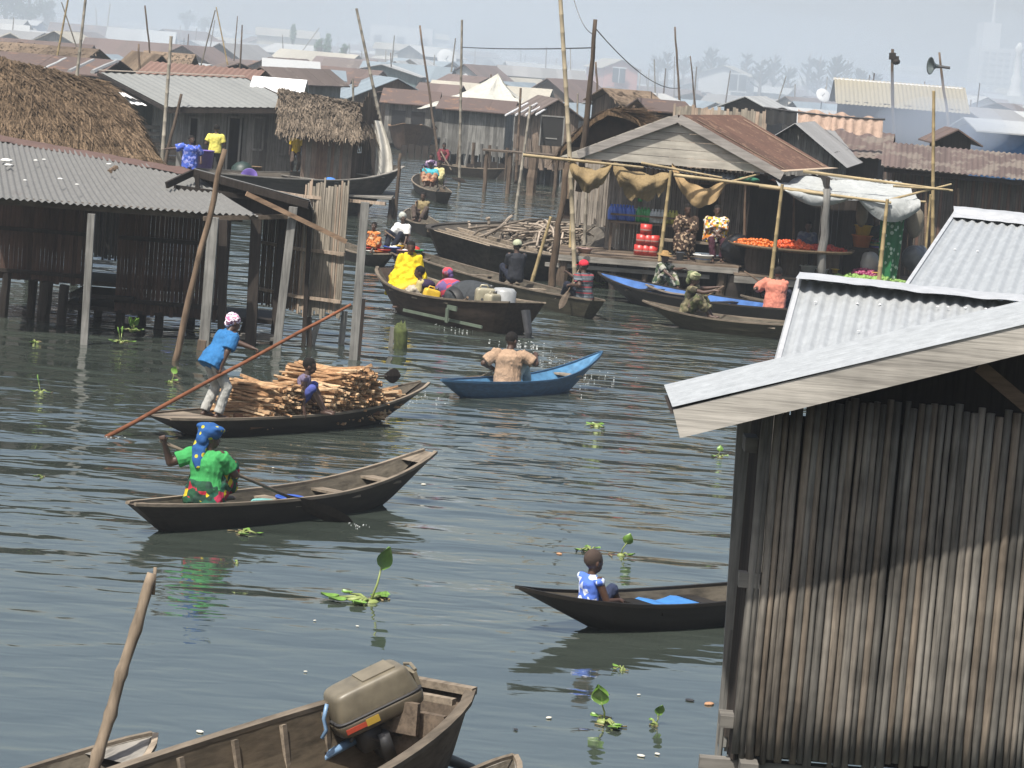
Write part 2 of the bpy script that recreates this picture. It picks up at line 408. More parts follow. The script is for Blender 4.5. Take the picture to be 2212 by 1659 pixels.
def boat(name, P0, P1, B, H, label, group='boats on the water', mat=None, matin=None, rail=None, thw=(), cat='canoe', railw=.045, thwm=None, raise_=0, **kw):
    """P0 stern tip, P1 bow tip (both as seen on the ground plan)"""
    P0 = V(P0); P1 = V(P1); d = P1 - P0; L = sqrt(d.x ** 2 + d.y ** 2)
    rt = root(name, ((P0.x + P1.x) / 2, (P0.y + P1.y) / 2, raise_), label, cat, group, atan2(d.y, d.x))
    h, half, sheer, zb = hullmesh(L, B, H, **kw)
    ho = h.build('hull', mat or W_HULL, rt)
    if matin:
        ho.data.materials.append(matin); nv = len(ho.data.vertices) // 2
        for p in ho.data.polygons:
            if sum(1 for q in p.vertices if q >= nv) >= 3: p.material_index = 1
    for s in (-1, 1):
        g = MB(); pts = [V(((t - .5) * L, s * (half(t) - .012), sheer(t) + .012)) for t in [i / 24 for i in range(25)]]
        g.tint()
        for a, b2 in zip(pts, pts[1:]): g.bar(a, b2 + (b2 - a) * .02, railw, .035)
        g.build('gunwale', rail or W_RAIL, rt)
    for i, t in enumerate(thw):
        q = MB(); q.tint(); wd = half(t); z = sheer(t) - .07
        q.box(((t - .5) * L, 0, z), (.2, wd * 2 - .05, .03)); q.build('thwart', thwm or rail or W_RAIL, rt)
    return rt, dict(L=L, half=half, sheer=sheer)
def tipdeck(rt, inf, t0, t1, m):
    L = inf['L']; q = MB()
    def fn(i, j):
        t = t0 + (t1 - t0) * i; return V(((t - .5) * L, (j * 2 - 1) * inf['half'](t) * .96, inf['sheer'](t) + .004))
    q.grid(fn, 5, 2); 
    q.build('end_deck', m, rt)
def paddle(name, a, b, label, blade=.55, bw=.09, m=None, mb_=None, nrm=V((0, 1, 0)), r=.017):
    """shaft from a to b, the blade beyond b"""
    a = V(a); b = V(b); rt = root(name, a, label, 'paddle', 'paddles and poles in hand')
    d = (b - a).normalized(); s = MB(); s.tube([V(), (b - a)], r, 8); s.build('shaft', m or POLE, rt, True)
    x = d.cross(nrm).normalized(); nn = x.cross(d).normalized(); q = MB(); o = b - a - d * .05
    prof = [(0, .2), (.12, .45), (.35, .85), (.6, 1), (.82, .75), (1, .12)]; vs = []
    for t, k in prof:
        c = o + d * blade * t
        for sx, sn in ((-1, 0), (0, 1), (1, 0), (0, -1)): vs.append(c + x * bw * k * sx + nn * .014 * sn)
    fs = [(i * 4 + j, i * 4 + (j + 1) % 4, (i + 1) * 4 + (j + 1) % 4, (i + 1) * 4 + j) for i in range(len(prof) - 1) for j in range(4)] + [(0, 1, 2, 3)[::-1], tuple(range(20, 24))]
    q.add(vs, fs); q.build('blade', mb_ or W_BROWNX, rt)
    return rt
# 1 canoe of the woman in green
b1, i1 = boat('canoe', at(283, 1092, .34), at(928, 978, .60), .78, .27, 'weathered grey dugout canoe with three thwarts, paddled by woman in green', bow=.34, stern=.08, ovb=1.0, ovs=.6, draft=.12, thw=(.47, .66, .82), full=.5, wb=.22, ws=.14, matin=W_HULLIN, railw=.05)
tipdeck(b1, i1, .93, 1.0, W_RAIL); tipdeck(b1, i1, 0, .06, W_BROWNX)
# 2 firewood canoe
b2, i2 = boat('canoe', at(342, 903, .28), at(917, 832, .5), 1.15, .25, 'long low canoe loaded high with split firewood', bow=.28, stern=.04, ovb=1.1, ovs=.8, draft=.1, thw=(), full=.45, wb=.2, ws=.5, matin=W_HULLIN, floor=.06)
tipdeck(b2, i2, 0, .16, W_RAIL)
# 3 blue canoe
BLUEP = plain('worn_blue_paint', (.03, .09, .17), .5, var=.45, scale=7, stretch=(1, 4, 4)); BLUEI = plain('worn_light_blue_paint', (.08, .22, .38), .5, var=.5, scale=5)
b3, i3 = boat('canoe', at(953, 828, .26), at(1300, 764, .62), .74, .24, 'small blue painted canoe with upturned bow under man in tan shirt', bow=.4, stern=.06, ovb=.9, ovs=.6, draft=.1, thw=(.78,), full=.5, mat=BLUEP, matin=BLUEI, rail=BLUEP, thwm=W_RAIL, railw=.03)
# 4 canoe with the boy
b4, i4 = boat('canoe', at(1118, 1280, .42), at(1760, 1226, .5), .86, .26, 'dark mossy dugout canoe with small boy sitting at its pointed end', bow=.1, stern=.2, ovb=1.0, ovs=1.1, draft=.12, thw=(.42, .62), full=.5, wb=.2, ws=.06, matin=W_HULLIN, mat=W_HULLD, rail=W_HULL)
# ================================================================ people
def ik(a, c, l1, l2, hint):
    d = c - a; L = d.length
    if L > (l1 + l2) * .995: c = a + d * ((l1 + l2) * .995 / L); d = c - a; L = d.length
    L = max(L, abs(l1 - l2) + .02)
    x = (l1 * l1 - l2 * l2 + L * L) / (2 * L); h = sqrt(max(l1 * l1 - x * x, 1e-6)); dn = d.normalized()
    p = hint - dn * hint.dot(dn)
    if p.length < 1e-4: p = V((0, 0, 1)) - dn * dn.z
    return a + dn * x + p.normalized() * h, c
def hand(mb, w, d, pn, side, curl, k=1.0):
    """palm, four unequal fingers with a knuckle bend, thumb from the side of the palm"""
    d = d.normalized(); pn = (pn - d * pn.dot(d)).normalized(); s = d.cross(pn).normalized() * side
    for o in (-.022, 0, .022): mb.rc(w + s * o * .7 * k, .019 * k, w + d * .075 * k + s * o * k, .016 * k, 8)
    for i, (o, l) in enumerate(((-.031, .062), (-.011, .075), (.010, .080), (.030, .070))):
        a = w + d * .08 * k + s * o * k; c1 = curl * .75; c2 = curl * 1.7
        b = a + (d * cos(c1) + pn * sin(c1)) * l * .52 * k; e = b + (d * cos(c2) + pn * sin(c2)) * l * .5 * k
        mb.rc(a, .0105 * k, b, .0095 * k, 7); mb.rc(b, .0095 * k, e, .0082 * k, 7)
    a = w + s * .026 * k + d * .02 * k; b = a + (s * .7 + d * .6 + pn * .25).normalized() * .038 * k
    e = b + (d * .75 + pn * (.3 + .5 * min(curl, 1)) + s * .1).normalized() * .034 * k
    mb.rc(a, .014 * k, b, .0115 * k, 7); mb.rc(b, .011 * k, e, .009 * k, 7)
def person(label, loc, yaw=0, S=1.0, hz=.93, lean=0, side=0, tyaw=0, hyaw=0, hpitch=0, lh=None, rh=None, lf=None, rf=None, le=(-.4, .5, -1), re=(-.4, -.5, -1),
           lk=(1, .2, .3), rk=(1, -.2, .3), curl=.9, skin=None, shirt=None, sleeve=.8, loose=.018, bottoms=None, blen=1.9, skirt=None, hat=None, hair=HAIR, female=False, child=False,
           vox=.011, world=False, face=True, shirtlen=.0, group='people', cat='person', legs=True, headk=1.1, skirtr=.19, bulk=1.0):
    loc = V(loc); rt = root('person', loc, label, cat, group, yaw); rt.scale = (S, S, S)
    inv = Matrix.Rotation(-yaw, 3, 'Z')
    T = (lambda p: inv @ (V(p) - loc) / S) if world else (lambda p: V(p))
    ml = Matrix.Rotation(tyaw, 3, 'Z') @ Matrix.Rotation(R(lean), 3, 'Y') @ Matrix.Rotation(-R(side), 3, 'X')
    up = ml @ V((0, 0, 1)); fw = ml @ V((1, 0, 0)); sd_ = ml @ V((0, 1, 0))
    wd = .86 if female else 1.0
    tl = .50 if not child else .44
    pel = V((0, 0, hz)); neck = pel + up * tl; sh = {1: neck - up * .055 + sd_ * .165 * wd * bulk, -1: neck - up * .055 - sd_ * .165 * wd * bulk}
    hm = ml @ Matrix.Rotation(hyaw, 3, 'Z') @ Matrix.Rotation(R(hpitch) - R(lean) * .6, 3, 'Y'); hk = headk
    hc = neck + hm @ V((.022, 0, .035 + .098 * hk)); hf = hm @ V((1, 0, 0)); hs = hm @ V((0, 1, 0)); hu = hm @ V((0, 0, 1))
    H = lambda x, y, z: hc + hf * x * hk + hs * y * hk + hu * z * hk
    hands = {1: T(lh) if lh is not None else V((.1, .25, hz - .1)), -1: T(rh) if rh is not None else V((.1, -.25, hz - .1))}
    feet = {1: V(lf) if lf is not None else V((.0, .1, .08)), -1: V(rf) if rf is not None else V((.0, -.1, .08))}
    B_ = MB()
    B_.tube([pel - up * .09, pel - up * .03, pel + up * .08, pel + up * .2, pel + up * .32, pel + up * (tl - .07), pel + up * (tl - .01)], [k_ * bulk for k_ in (.11, .155, .148, .13 * wd, .158 * wd, .15 * wd, .07)], 14, True, .66, fw)
    B_.rc(neck - up * .05, .062, hc - hu * .04, .052)
    rr = hm
    B_.ell(H(-.008, 0, .025), (.098 * hk, .077 * hk, .097 * hk), rr, 16, 11); B_.ell(H(.028, 0, -.045), (.066 * hk, .055 * hk, .068 * hk), rr)
    B_.ell(H(.09, 0, -.022), (.02 * hk, .0175 * hk, .024 * hk), rr, 8, 6); B_.ell(H(.083, 0, -.062), (.016 * hk, .026 * hk, .013 * hk), rr, 8, 6)
    B_.ell(H(.075, 0, .02), (.018 * hk, .05 * hk, .012 * hk), rr, 10, 6)
    for s in (1, -1): B_.ell(H(-.005, s * .078, -.012), (.02 * hk, .012 * hk, .032 * hk), rr, 8, 6)
    SH = MB(); TR = MB(); J = {}
    for s in (1, -1):
        el, hd = ik(sh[s], hands[s], .285, .255, ml @ V(le if s == 1 else re)); J[s] = (el, hd)
        kb = bulk ** .8; B_.rc(sh[s] - up * .01, .06 * kb, el, .046 * kb); B_.rc(el, .046 * kb, hd, .029); B_.ell(sh[s], (.062 * kb, .062 * kb, .06 * kb))
        fd = (hd - el).normalized(); hand(B_, hd, fd, V((0, 0, -1)) - fd * .1 + sd_ * -s * .35, s, curl)
        if shirt:
            SH.ell(sh[s] - up * .008, (.078 * kb, .074 * kb, .066 * kb))
            k = min(sleeve, 1); SH.frus(sh[s], .068 * kb + loose * .6, sh[s].lerp(el, k), (.064 + loose * .8) * kb)
            if sleeve > 1: SH.rc(el, .055 + loose * .6, el, .055 + loose * .6); SH.frus(el, .055 + loose * .7, el.lerp(hd, sleeve - 1), .045 + loose * .6)
        if legs:
            hp = pel + V((0, s * .085, -.04)); kn, ft = ik(hp, feet[s], .44, .43, V(lk if s == 1 else rk))
            B_.rc(hp, .082, kn, .056); B_.rc(kn, .054, kn.lerp(ft, .35), .055); B_.rc(kn.lerp(ft, .35), .055, ft, .037)
            fdir = V((1, s * .15, 0)).normalized(); B_.rc(ft + V((-.03, 0, -.03)), .036, ft + fdir * .14 + V((0, 0, -.045)), .028); B_.ell(ft + fdir * .15 + V((0, 0, -.05)), (.05, .04, .022))
            J[s * 2] = (hp, kn, ft)
            if bottoms:
                TR.rc(hp, .102, kn, .078)
                if blen > 1: TR.frus(kn, .08, kn.lerp(ft, blen - 1), .075); TR.rc(kn, .076, kn, .076)
    if legs and bottoms: TR.tube([pel - up * .1, pel - up * .02, pel + up * .1], [.13, .17, .155], 14, True, .7, fw)
    remesh(B_, 'body', skin or SKIN, rt, vox)
    if shirt:
        b0 = -.08 - shirtlen
        SH.tube([pel + up * b0, pel + up * .02, pel + up * .2, pel + up * .32, pel + up * (tl - .11), pel + up * (tl - .055), pel + up * (tl - .0)], [(.165 + loose) * bulk, (.165 + loose) * bulk, (.15 * wd + loose) * bulk, (.172 * wd + loose) * bulk, (.17 * wd + loose) * bulk, .145 * bulk, .08], 16, True, .68, fw)
        remesh(SH, 'shirt', shirt, rt, vox, fold=.013)
    if bottoms and legs: remesh(TR, 'trousers', bottoms, rt, vox, fold=.014)
    if skirt:
        K = MB(); K.tube([pel + up * .16, pel + up * .04, pel - up * .1], [.16 * bulk, .2 * bulk, .22 * bulk], 14, True, .75, fw)
        if legs:
            for s in (1, -1):
                hp, kn, ft = J[2 * s]; K.rc(hp, skirtr * .68, kn, skirtr * .52); K.frus(kn, skirtr * .52, kn.lerp(ft, .72), skirtr * .5)
            K.rc(pel + V((.05, 0, -.02)), .14, (J[2][1] + J[-2][1]) / 2, skirtr * .5)
            K.frus((J[2][1] + J[-2][1]) / 2, skirtr * .5, (J[2][1] + J[-2][1]) / 2 * .3 + (J[2][2] + J[-2][2]) / 2 * .7, skirtr * .62)
        remesh(K, 'wrapped_skirt', skirt, rt, vox, fold=.03)
    if hair:
        Q = MB(); Q.ell(H(-.016, 0, .034), (.1 * hk, .0825 * hk, .1 * hk), rr, 18, 12)
        o = Q.build('hair', hair, rt, True)
        me = o.data; import bmesh as bm_; bm = bm_.new(); bm.from_mesh(me)
        dl = [v for v in bm.verts if (v.co - hc).dot(hu) < -.02 * hk or ((v.co - hc).dot(hf) > .035 * hk and (v.co - hc).dot(hu) < .055 * hk)]
        bm_.ops.delete(bm, geom=dl, context='VERTS'); bm.to_mesh(me); bm.free()
    if face:
        for s in (1, -1):
            Q = MB(); Q.ell(H(.083, s * .03, .0), (.009 * hk, .014 * hk, .008 * hk), rr, 8, 6); Q.build('eye', EYEM, rt, True)
    if hat:
        kind, hm_ = hat[0], hat[1]; Q = MB()
        if kind == 'cap':
            Q.ell(H(-.01, 0, .05), (.108 * hk, .09 * hk, .088 * hk), rr, 18, 12)
            def fn(i, j):
                a = (i - .5) * 2.0; r = .1 + .085 * j * cos(a * .8); return H(r * cos(a) - .005, r * sin(a) * .85, .045 - .02 * j)
            Q.grid(fn, 8, 3); Q.grid(lambda i, j: fn(1 - i, j) - hu * .006, 8, 3)
        elif kind == 'scarf':
            Q.ell(H(-.022, 0, .045), (.112 * hk, .094 * hk, .1 * hk), rr, 16, 12); Q.ell(H(-.085, 0, -.03), (.05, .06, .06), rr)
        elif kind == 'turban':
            Q.ell(H(-.02, 0, .06), (.14, .14, .105), rr, 18, 12); Q.ell(H(-.05, .03, .11), (.12, .12, .05), rr); Q.ell(H(.02, -.02, .09), (.13, .135, .05), rr)
            Q.ell(H(-.1, 0, -.02), (.06, .09, .1), rr)
            if len(hat) > 2: # hanging tail down the back
                Q.tube([H(-.09, 0, -.03), H(-.125, -.01, -.13), H(-.13, -.03, -.24), H(-.13, -.05, -.33)], [.09, .09, .07, .03], 12, True, .4, fw)
        elif kind == 'hat':
            Q.lathe([(.0, .13), (.06, .13), (.09, .10), (.1, .05), (.2, .02), (.2, .012), (.1, .03)], H(-.01, 0, .02), 18, rr)
        if kind in ('scarf', 'turban'): remesh(Q, 'headscarf', hm_, rt, .011, fold=.011)
        else: Q.build('cap' if kind == 'cap' else 'hat', hm_, rt, True)
    rt['_J'] = ''
    del rt['_J']
    return rt, J
EYEM = plain('eye_white', (.35, .32, .28), .3, var=.1)
C = cloth
# --- woman in green in canoe 1
def bpt(bt, inf, t, y=0., z=.1):
    """a point in a boat: t along its length, y across, z height"""
    c = bt.matrix_world if False else Matrix.Translation(bt.location) @ Matrix.Rotation(bt.rotation_euler.z, 4, 'Z')
    return c @ V(((t - .5) * inf['L'], y, z))
GREEN = C('green_tshirt', (.05, .31, .09)); 
KANGA = pattern('flowered_wrapper', [(.015, .06, .03), (.35, .02, .04), (.015, .07, .04), (.5, .38, .02), (.02, .05, .035), (.28, .02, .05), (.015, .08, .05)], 13)
BLUEY = pattern('blue_yellow_headcloth', [(.45, .4, .04), (.02, .07, .2), (.02, .08, .24)], 12, which='dots')
ax1 = b1.rotation_euler.z
p1 = bpt(b1, i1, .225, .0, .27)
a_ = on(352, 955, p1.y - .1); bl_ = on(620, 1068, p1.y - .75); tipw = on(765, 1128, p1.y - .95)
def seg(a, b, t): return a.lerp(b, t)
top1 = on(346, 952, p1.y - .05); tip1 = at(768, 1136, -.05); bot1 = top1.lerp(tip1, .66)
person('woman seen from behind in bright green shirt and blue yellow headscarf, paddling a grey canoe', p1, 1.25, 1.04, hz=.1, lean=5, side=2, hyaw=-.75, hpitch=6, bulk=1.14,
       lh=seg(top1, bot1, .03), rh=seg(top1, bot1, .50), le=(-.2, 1, -1), re=(0, -1, -.8), world=True, lf=(.52, .1, .03), rf=(.54, -.02, .03), lk=(.3, .2, 1), rk=(.3, -.2, 1),
       shirt=GREEN, sleeve=.72, skirt=KANGA, hat=('turban', BLUEY, 1), curl=1.5, female=True, skirtr=.24, loose=.03, shirtlen=-.15, group='people in the boats', vox=.009)
paddle('paddle', top1, bot1, 'long wooden paddle with dark leaf-shaped blade held by woman in green', blade=1.0, bw=.13, nrm=V((.15, .9, .5)), m=W_RAIL, mb_=W_DARK, r=.02)
# --- woman in blue standing, poling the firewood boat
BLUET = C('blue_tshirt', (.03, .145, .34)); GREYT = C('stained_grey_trousers', (.34, .34, .32))
PINKS = pattern('pink_white_headscarf', [(.75, .7, .75), (.6, .18, .32), (.8, .75, .8), (.12, .06, .1), (.7, .6, .7)], 7, which='noise')
p2 = bpt(b2, i2, .18, .02, .24); ax2 = b2.rotation_euler.z
pa = at(228, 945, -.02); pb = on(758, 658, 42.25)
pol = root('punting_pole', pa, 'long reddish wooden punting pole held by woman in blue', 'pole', 'paddles and poles in hand')
q = MB(); q.stick(V(), pb - pa, .032, 8, .012, .024, 9); q.build('shaft', wood('red_pole', (.26, .10, .05), scl=(3, 14, 14), dark=.6), pol, True)
person('woman in blue shirt and pink white headscarf standing and poling the firewood canoe', p2, ax2 - .3, .94, hz=.9, lean=34, bulk=1.12, tyaw=.1, hyaw=-.25, hpitch=2,
       lh=seg(pa, pb, .62) + V((0, 0, .03)), rh=seg(pa, pb, .445) + V((0, 0, .04)), le=(-.2, .6, -1), re=(-.3, -.3, .5), world=True, lf=(-.02, .13, .06), rf=(.06, -.15, .06), shirt=BLUET, sleeve=.85, loose=.04,
       bottoms=GREYT, blen=1.95, hat=('scarf', PINKS), curl=1.5, female=True, shirtlen=.06, group='people in the boats', vox=.009)
# --- man in tan shirt in the blue canoe
TAN = C('tan_shirt', (.36, .245, .165), .8); GREYP = C('pale_grey_trousers', (.36, .39, .37))
ax3 = b3.rotation_euler.z; p3 = bpt(b3, i3, .40, 0, .12)
ha, hb = on(1085, 797, p3.y - .2), on(1033, 818, p3.y + .1)
person('man in tan shirt and grey trousers seen from behind, paddling small blue canoe', p3, ax3 + .55, 1.08, bulk=1.1, hz=.1, lean=8, tyaw=.15, hyaw=-.75, hpitch=12, lh=on(1072, 800, p3.y + .12), rh=on(1158, 768, p3.y + .3), world=True,
       le=(-.3, 1, -.3), re=(.1, -1, -.5), lf=(.62, .12, .06), rf=(.55, -.25, .06), lk=(.1, .1, 1), rk=(.1, -.15, 1), shirt=TAN, sleeve=.85, loose=.035, bottoms=GREYP, curl=1.2, group='people in the boats', shirtlen=.05, vox=.01)
paddle('paddle', on(1082, 796, p3.y + .05), on(1032, 816, p3.y + .2), 'short wooden paddle trailing behind the tan-shirted man of the blue canoe', blade=.62, bw=.11, m=W_RAIL, mb_=W_BROWNX)
# --- boy in canoe 4
TANK = pattern('blue_tank_top', [(.08, .16, .55), (.08, .16, .55), (.55, .6, .75), (.08, .16, .55)], 11)
ax4 = b4.rotation_euler.z; p4 = bpt(b4, i4, .225, 0, .10)
person('small boy in blue vest sitting in dark canoe beside the slatted hut', p4, ax4 + .15, .80, hz=.14, lean=4, hyaw=-.15, tyaw=-.1, lh=(.40, .12, .24), rh=(.34, -.22, .26), lf=(.6, .1, .05), rf=(.6, -.08, .05), lk=(0, .1, 1), rk=(0, -.1, 1),
       shirt=TANK, sleeve=.0, loose=.004, bottoms=C('dark_shorts', (.03, .04, .08)), blen=1.0, headk=1.28, child=True, skin=SKIN2, hair=plain('cropped_hair', (.05, .032, .024), .9, var=.3, scale=40), curl=.3, group='people in the boats', vox=.011)
# ================================================================ near hut with new metal roofs
ZINC = sheetmetal('new_zinc_sheet', (.40, .42, .43), amount=-.25, rough=.42, metal=.2, line=.1)
CAPM = sheetmetal('white_ridge_flashing', (.50, .51, .52), amount=-.35, rough=.42, metal=.2)
W_CANE = wood('round_cane_wall', (.29, .27, .238), dark=.42, scl=(30, 30, 2.2), tint=.62, stain=.75, rough=.75, warm=(.22, .18, .14), lo=.14)
def wallz(p, z): return V((p.x, p.y, z))
WY = 19.2
hut = root('slatted_hut', (2.6, WY, 1.2), 'hut of close-set dark round poles under shining new zinc roof, filling the lower corner', 'hut', None)
def loc(mb, o=hut):
    mb.v = [tuple(V(p) - o.location) for p in mb.v]; return mb
def cane_wall(M, x0, x1, y, zb, zt, r0=.018, r1=.031, jb=.05, step=1.0, dx=None):
    x = x0
    while x < x1:
        r = rnd.uniform(r0, r1); M.tint(); z0 = zb + rnd.uniform(-jb, jb * .6) + .05 * NZ.noise(V((x * .8, 0, 3))); z1 = zt + rnd.uniform(-.03, .04)
        lean = rnd.uniform(-.012, .012); k = 7; pts = []; rad = []
        for i in range(k + 1):
            t = i / k; pts.append(V((x + r + lean * t + .006 * NZ.noise(V((x * 9, t * 3, 0))), y + rnd.uniform(-.003, .003), z0 + (z1 - z0) * t))); rad.append(r * rnd.uniform(.93, 1.05))
        M.tube(pts, rad, 8); x += 2 * r * step
M = MB(); xl = on(1612, 1250, WY).x; cane_wall(M, xl, xl + 4.6, WY, 1.2, 3.66)
loc(M).build('pole_wall', W_CANE, hut, True)
M = MB()
for i in range(11):  # side wall going back
    M.tint(); y = WY + .06 + i * .075; M.tube([V((xl + .03, y, 1.15 + rnd.uniform(-.08, .1))), V((xl + .03, y, 3.6))], .03, 6)
loc(M).build('side_wall', W_DARK, hut)
M = MB()
fb, ft = on(1566, 1622, 19.95), on(1612, 900, 19.95)
M.tint(.9); M.bar(fb + V((0, 0, .3)), ft, .12, .05, up=V((0, 1, 0)))
for i in range(13):
    x = fb.x - .06 + i * .0105; M.tint(); b0 = V((x, fb.y - .01 * (i % 3), fb.z + rnd.uniform(-.06, .1))); M.bar(b0, b0 + V((rnd.uniform(-.005, .012), 0, .6 + rnd.uniform(0, .4))), .012, .02)
loc(M).build('frayed_post', W_GREY, hut)
M = MB(); M.tint(.3); M.box((xl + 2.2, WY + .1, 1.1), (4.8, .1, .1)); loc(M).build('floor_beam', W_GREYX, hut)
M = MB(); M.tint(.3); M.box((xl + .12, WY + .0, 1.12), (.12, .3, .12)); M.box((xl + 1.7, WY + .1, 2.4), (3.4, .06, .08))
M.box((xl + .02, WY + .03, 2.4), (.14, .1, .1)); M.box((xl - .01, WY + .1, 1.42), (.16, .2, .08)); M.box((xl - .02, WY + .2, 3.3), (.12, .25, .1))
for x in (.2, 1.5, 2.8): M.stick(V((xl + x, WY + .35, -.6)), V((xl + x, WY + .35, 1.1)), .07)
for x in (.4, 1.6, 2.9): M.stick(V((xl + x, WY + 2.8, -.6)), V((xl + x, WY + 2.8, 3.7)), .07)
loc(M).build('floor_brackets', W_GREYX, hut)
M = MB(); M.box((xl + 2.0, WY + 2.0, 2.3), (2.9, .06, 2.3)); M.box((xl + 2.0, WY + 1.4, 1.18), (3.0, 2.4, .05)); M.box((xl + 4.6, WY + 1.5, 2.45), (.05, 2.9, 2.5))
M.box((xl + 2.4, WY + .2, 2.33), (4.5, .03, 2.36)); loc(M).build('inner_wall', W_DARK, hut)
# barge board and the near slope
M = MB(); e0, e1 = on(1461, 915, 18.6), on(2290, 712, 18.6); e1 = e0 + (e1 - e0) * 1.55; M.tint(.8); M.bar(e0, e1, .04, .19, up=V((0, 0, 1)))
loc(M).build('barge_board', wood('barge_board_wood', (.40, .375, .335), scl=(1.2, 30, 40), dark=.5, stain=.5), hut)
M = MB(); b0_, b1_ = on(2115, 790, 19.0), on(2240, 895, 19.0); M.tint(.5); M.bar(b0_, b1_, .05, .09); M.bar(on(1640, 880, 18.95), on(2300, 720, 18.95), .05, .06)
loc(M).build('rafter', wood('rafter_wood', (.15, .10, .065), scl=(1.6, 14, 14)), hut)
F0, F1 = on(1452, 884, 18.57), on(2330, 678, 18.57); F0.z += .015; F1.z += .015; F1 = F0 + (F1 - F0) * 1.5
bk = V((0, 1.25, 0))
M = MB(); A = F1 + bk; Bq = F1; Cq = F0; D = F0 + bk
# ribs run down the slope, parallel to the barge board: ridge side = F1, eave side = F0
M.corr(F1, F1 + bk, F0 + bk, F0, .11, .008, 8)
loc(M).build('roof', ZINC, hut, True)
M = MB(); _y = V((0, 1.1, -.08)); M.add([F0 + V((1.0, 0, .25)) + _y, F1 + _y, V((F1.x, F1.y + 1.1, 3.0)), V((F0.x + 1.0, F0.y + 1.1, 3.0))], [(0, 1, 2, 3)]); M.add([F0 + V((0, .1, -.06)), F1 + V((0, .1, -.06)), F1 + V((0, 1.1, -.06)), F0 + V((0, 1.1, -.06))], [(0, 1, 2, 3)]); loc(M).build('loft_boards', W_DARK, hut)
def caproof(name, rl, rr, el_, er, label, cap=.30, pitch=.105, wallx=None, fold=None):
    rr = rl + (rr - rl) * 1.7; er = el_ + (er - el_) * 1.7
    o = root(name, rl, label, 'roof', 'new zinc roofs'); M = MB(); M.corr(rl, rr, er, el_, pitch, .013, 8, sag=0); M.corr(rl + (rl - el_) * .012, rr + (rr - er) * .012, rr + V((.3, 1.6, -.6)), rl + V((.5, 1.6, -.6)), pitch, .012, 4)
    loc(M, o).build('sheet', ZINC, o, True)
    dn = ((el_ - rl).normalized() + (er - rr).normalized()).normalized(); nr = (rr - rl).normalized().cross(dn); nr = nr if nr.z > 0 else -nr
    C_ = MB()
    def fn(i, j):
        p = rl.lerp(rr, i); w_ = .006 * NZ.noise(V((i * 23, j * 3, 1))) + .012 * NZ.noise(V((i * 9, 0, 5)))
        if j < .34: return p - dn * (.22 - .22 * j / .34) * .9 + V((0, .12 * (1 - j / .34), 0)) + nr * (.03 + w_)
        if j < .5: return p + nr * .055
        k = (j - .5) / .5; return p + dn * cap * k + nr * (.045 - .02 * k + w_ * 1.5)
    C_.grid(fn, 150, 6); loc(C_, o).build('ridge_flashing', CAPM, o, False)
    e = MB(); e.grid(lambda i, j: (rl + (rl - rr).normalized() * .02).lerp(el_ + (el_ - er).normalized() * .02, i) + (rr - rl).normalized() * .05 * j + nr * (.022 - .04 * (j < .1)), 14, 3); loc(e, o).build('edge_flashing', CAPM, o)
    Nn = MB()
    for k in range(16):
        i, j = rnd.random(), rnd.choice((.22, .5, .8)); p = rl.lerp(rr, i).lerp(el_.lerp(er, i), j); Nn.ell(p + nr * .02, (.012, .012, .006), None, 6, 4)
    loc(Nn, o).build('nail_heads', plain('bright_nail', (.8, .8, .8), .3), o)
    return o
caproof('lean_to_roof', on(1725, 602, 22.3), on(2290, 662, 22.1), on(1652, 868, 20.0), on(2290, 742, 20.7), 'shining zinc roof with crumpled white ridge flashing, just behind the long barge board')
caproof('lean_to_roof', on(2060, 462, 27.2), on(2420, 497, 27.0), on(1950, 625, 24.0), on(2420, 660, 24.0), 'higher zinc roof running out of the picture behind the lower crumpled roof', cap=.28)
def blob_debris(u, v, s=.05, m=None, label='', name='floating_scrap'):
    q = MB(); q.ell((0, 0, 0), (s, s * .7, s * .25), Matrix.Rotation(rnd.random() * 3, 3, 'Z'), 7, 5)
    o = q.build(name, m or plain('pale_scrap', (.6, .58, .5), .8)); o.location = at(u, v, .01); tag(o, label or 'small pale scrap floating on the open water', 'litter', 'scraps afloat'); return o
# ---------------------------------------------------------------- motor boat at the bottom edge
S = at(962, 1482, .78); Mm = at(564, 1657, .66); dr = (Mm - S); dr.z = 0; dr.normalize(); Bw = S + dr * 8.2
nb, ni = boat('motor_boat', S, Bw, 1.55, .62, 'plank boat with tan outboard motor at its stern, cut off by the bottom edge', 'boats on the water', mat=W_BROWNX, matin=wood('boat_inside_brown', (.14, .11, .075), scl=(2, 14, 14)), cat='motor boat', rail=W_RAIL,
             railw=.085, bow=.5, stern=.16, ovb=1.2, ovs=.35, wb=.1, ws=.48, full=.45, draft=.2, th=.05, thw=(), floor=.08, flare=.9)
def npt(t, y, z): return V(((t - .5) * ni['L'], y, z))
for k, t in enumerate((.13, .19, .26, .34, .43)):
    for s in (-1, 1):
        q = MB(); q.tint(); hw = ni['half'](t); q.bar(npt(t, s * (hw - .09) * .86, .12), npt(t, s * (hw - .06), ni['sheer'](t) - .03), .06, .05); q.build('rib', W_RAIL, nb)
q = MB(); q.tint(.8); q.box(npt(.005, 0, ni['sheer'](0) + .01), (.09, .56, .06)); q.box(npt(.035, 0, ni['sheer'](.03) - .02), (.07, .46, .05)); q.build('transom_beam', W_RAIL, nb)
q = MB(); q.tint(.6); q.box(npt(.075, .0, .5), (.06, .66, .4)); q.box(npt(.088, .0, .66), (.05, .3, .25)); q.build('motor_bracket', W_BROWNX, nb)
ya = nb.rotation_euler.z
mo = root('outboard_motor', on(797, 1515, 21.9), 'grubby tan outboard motor tilted on the stern of the cut-off boat', 'outboard motor', None, pi + .45); mo.scale = (1.12, 1.12, 1.12)
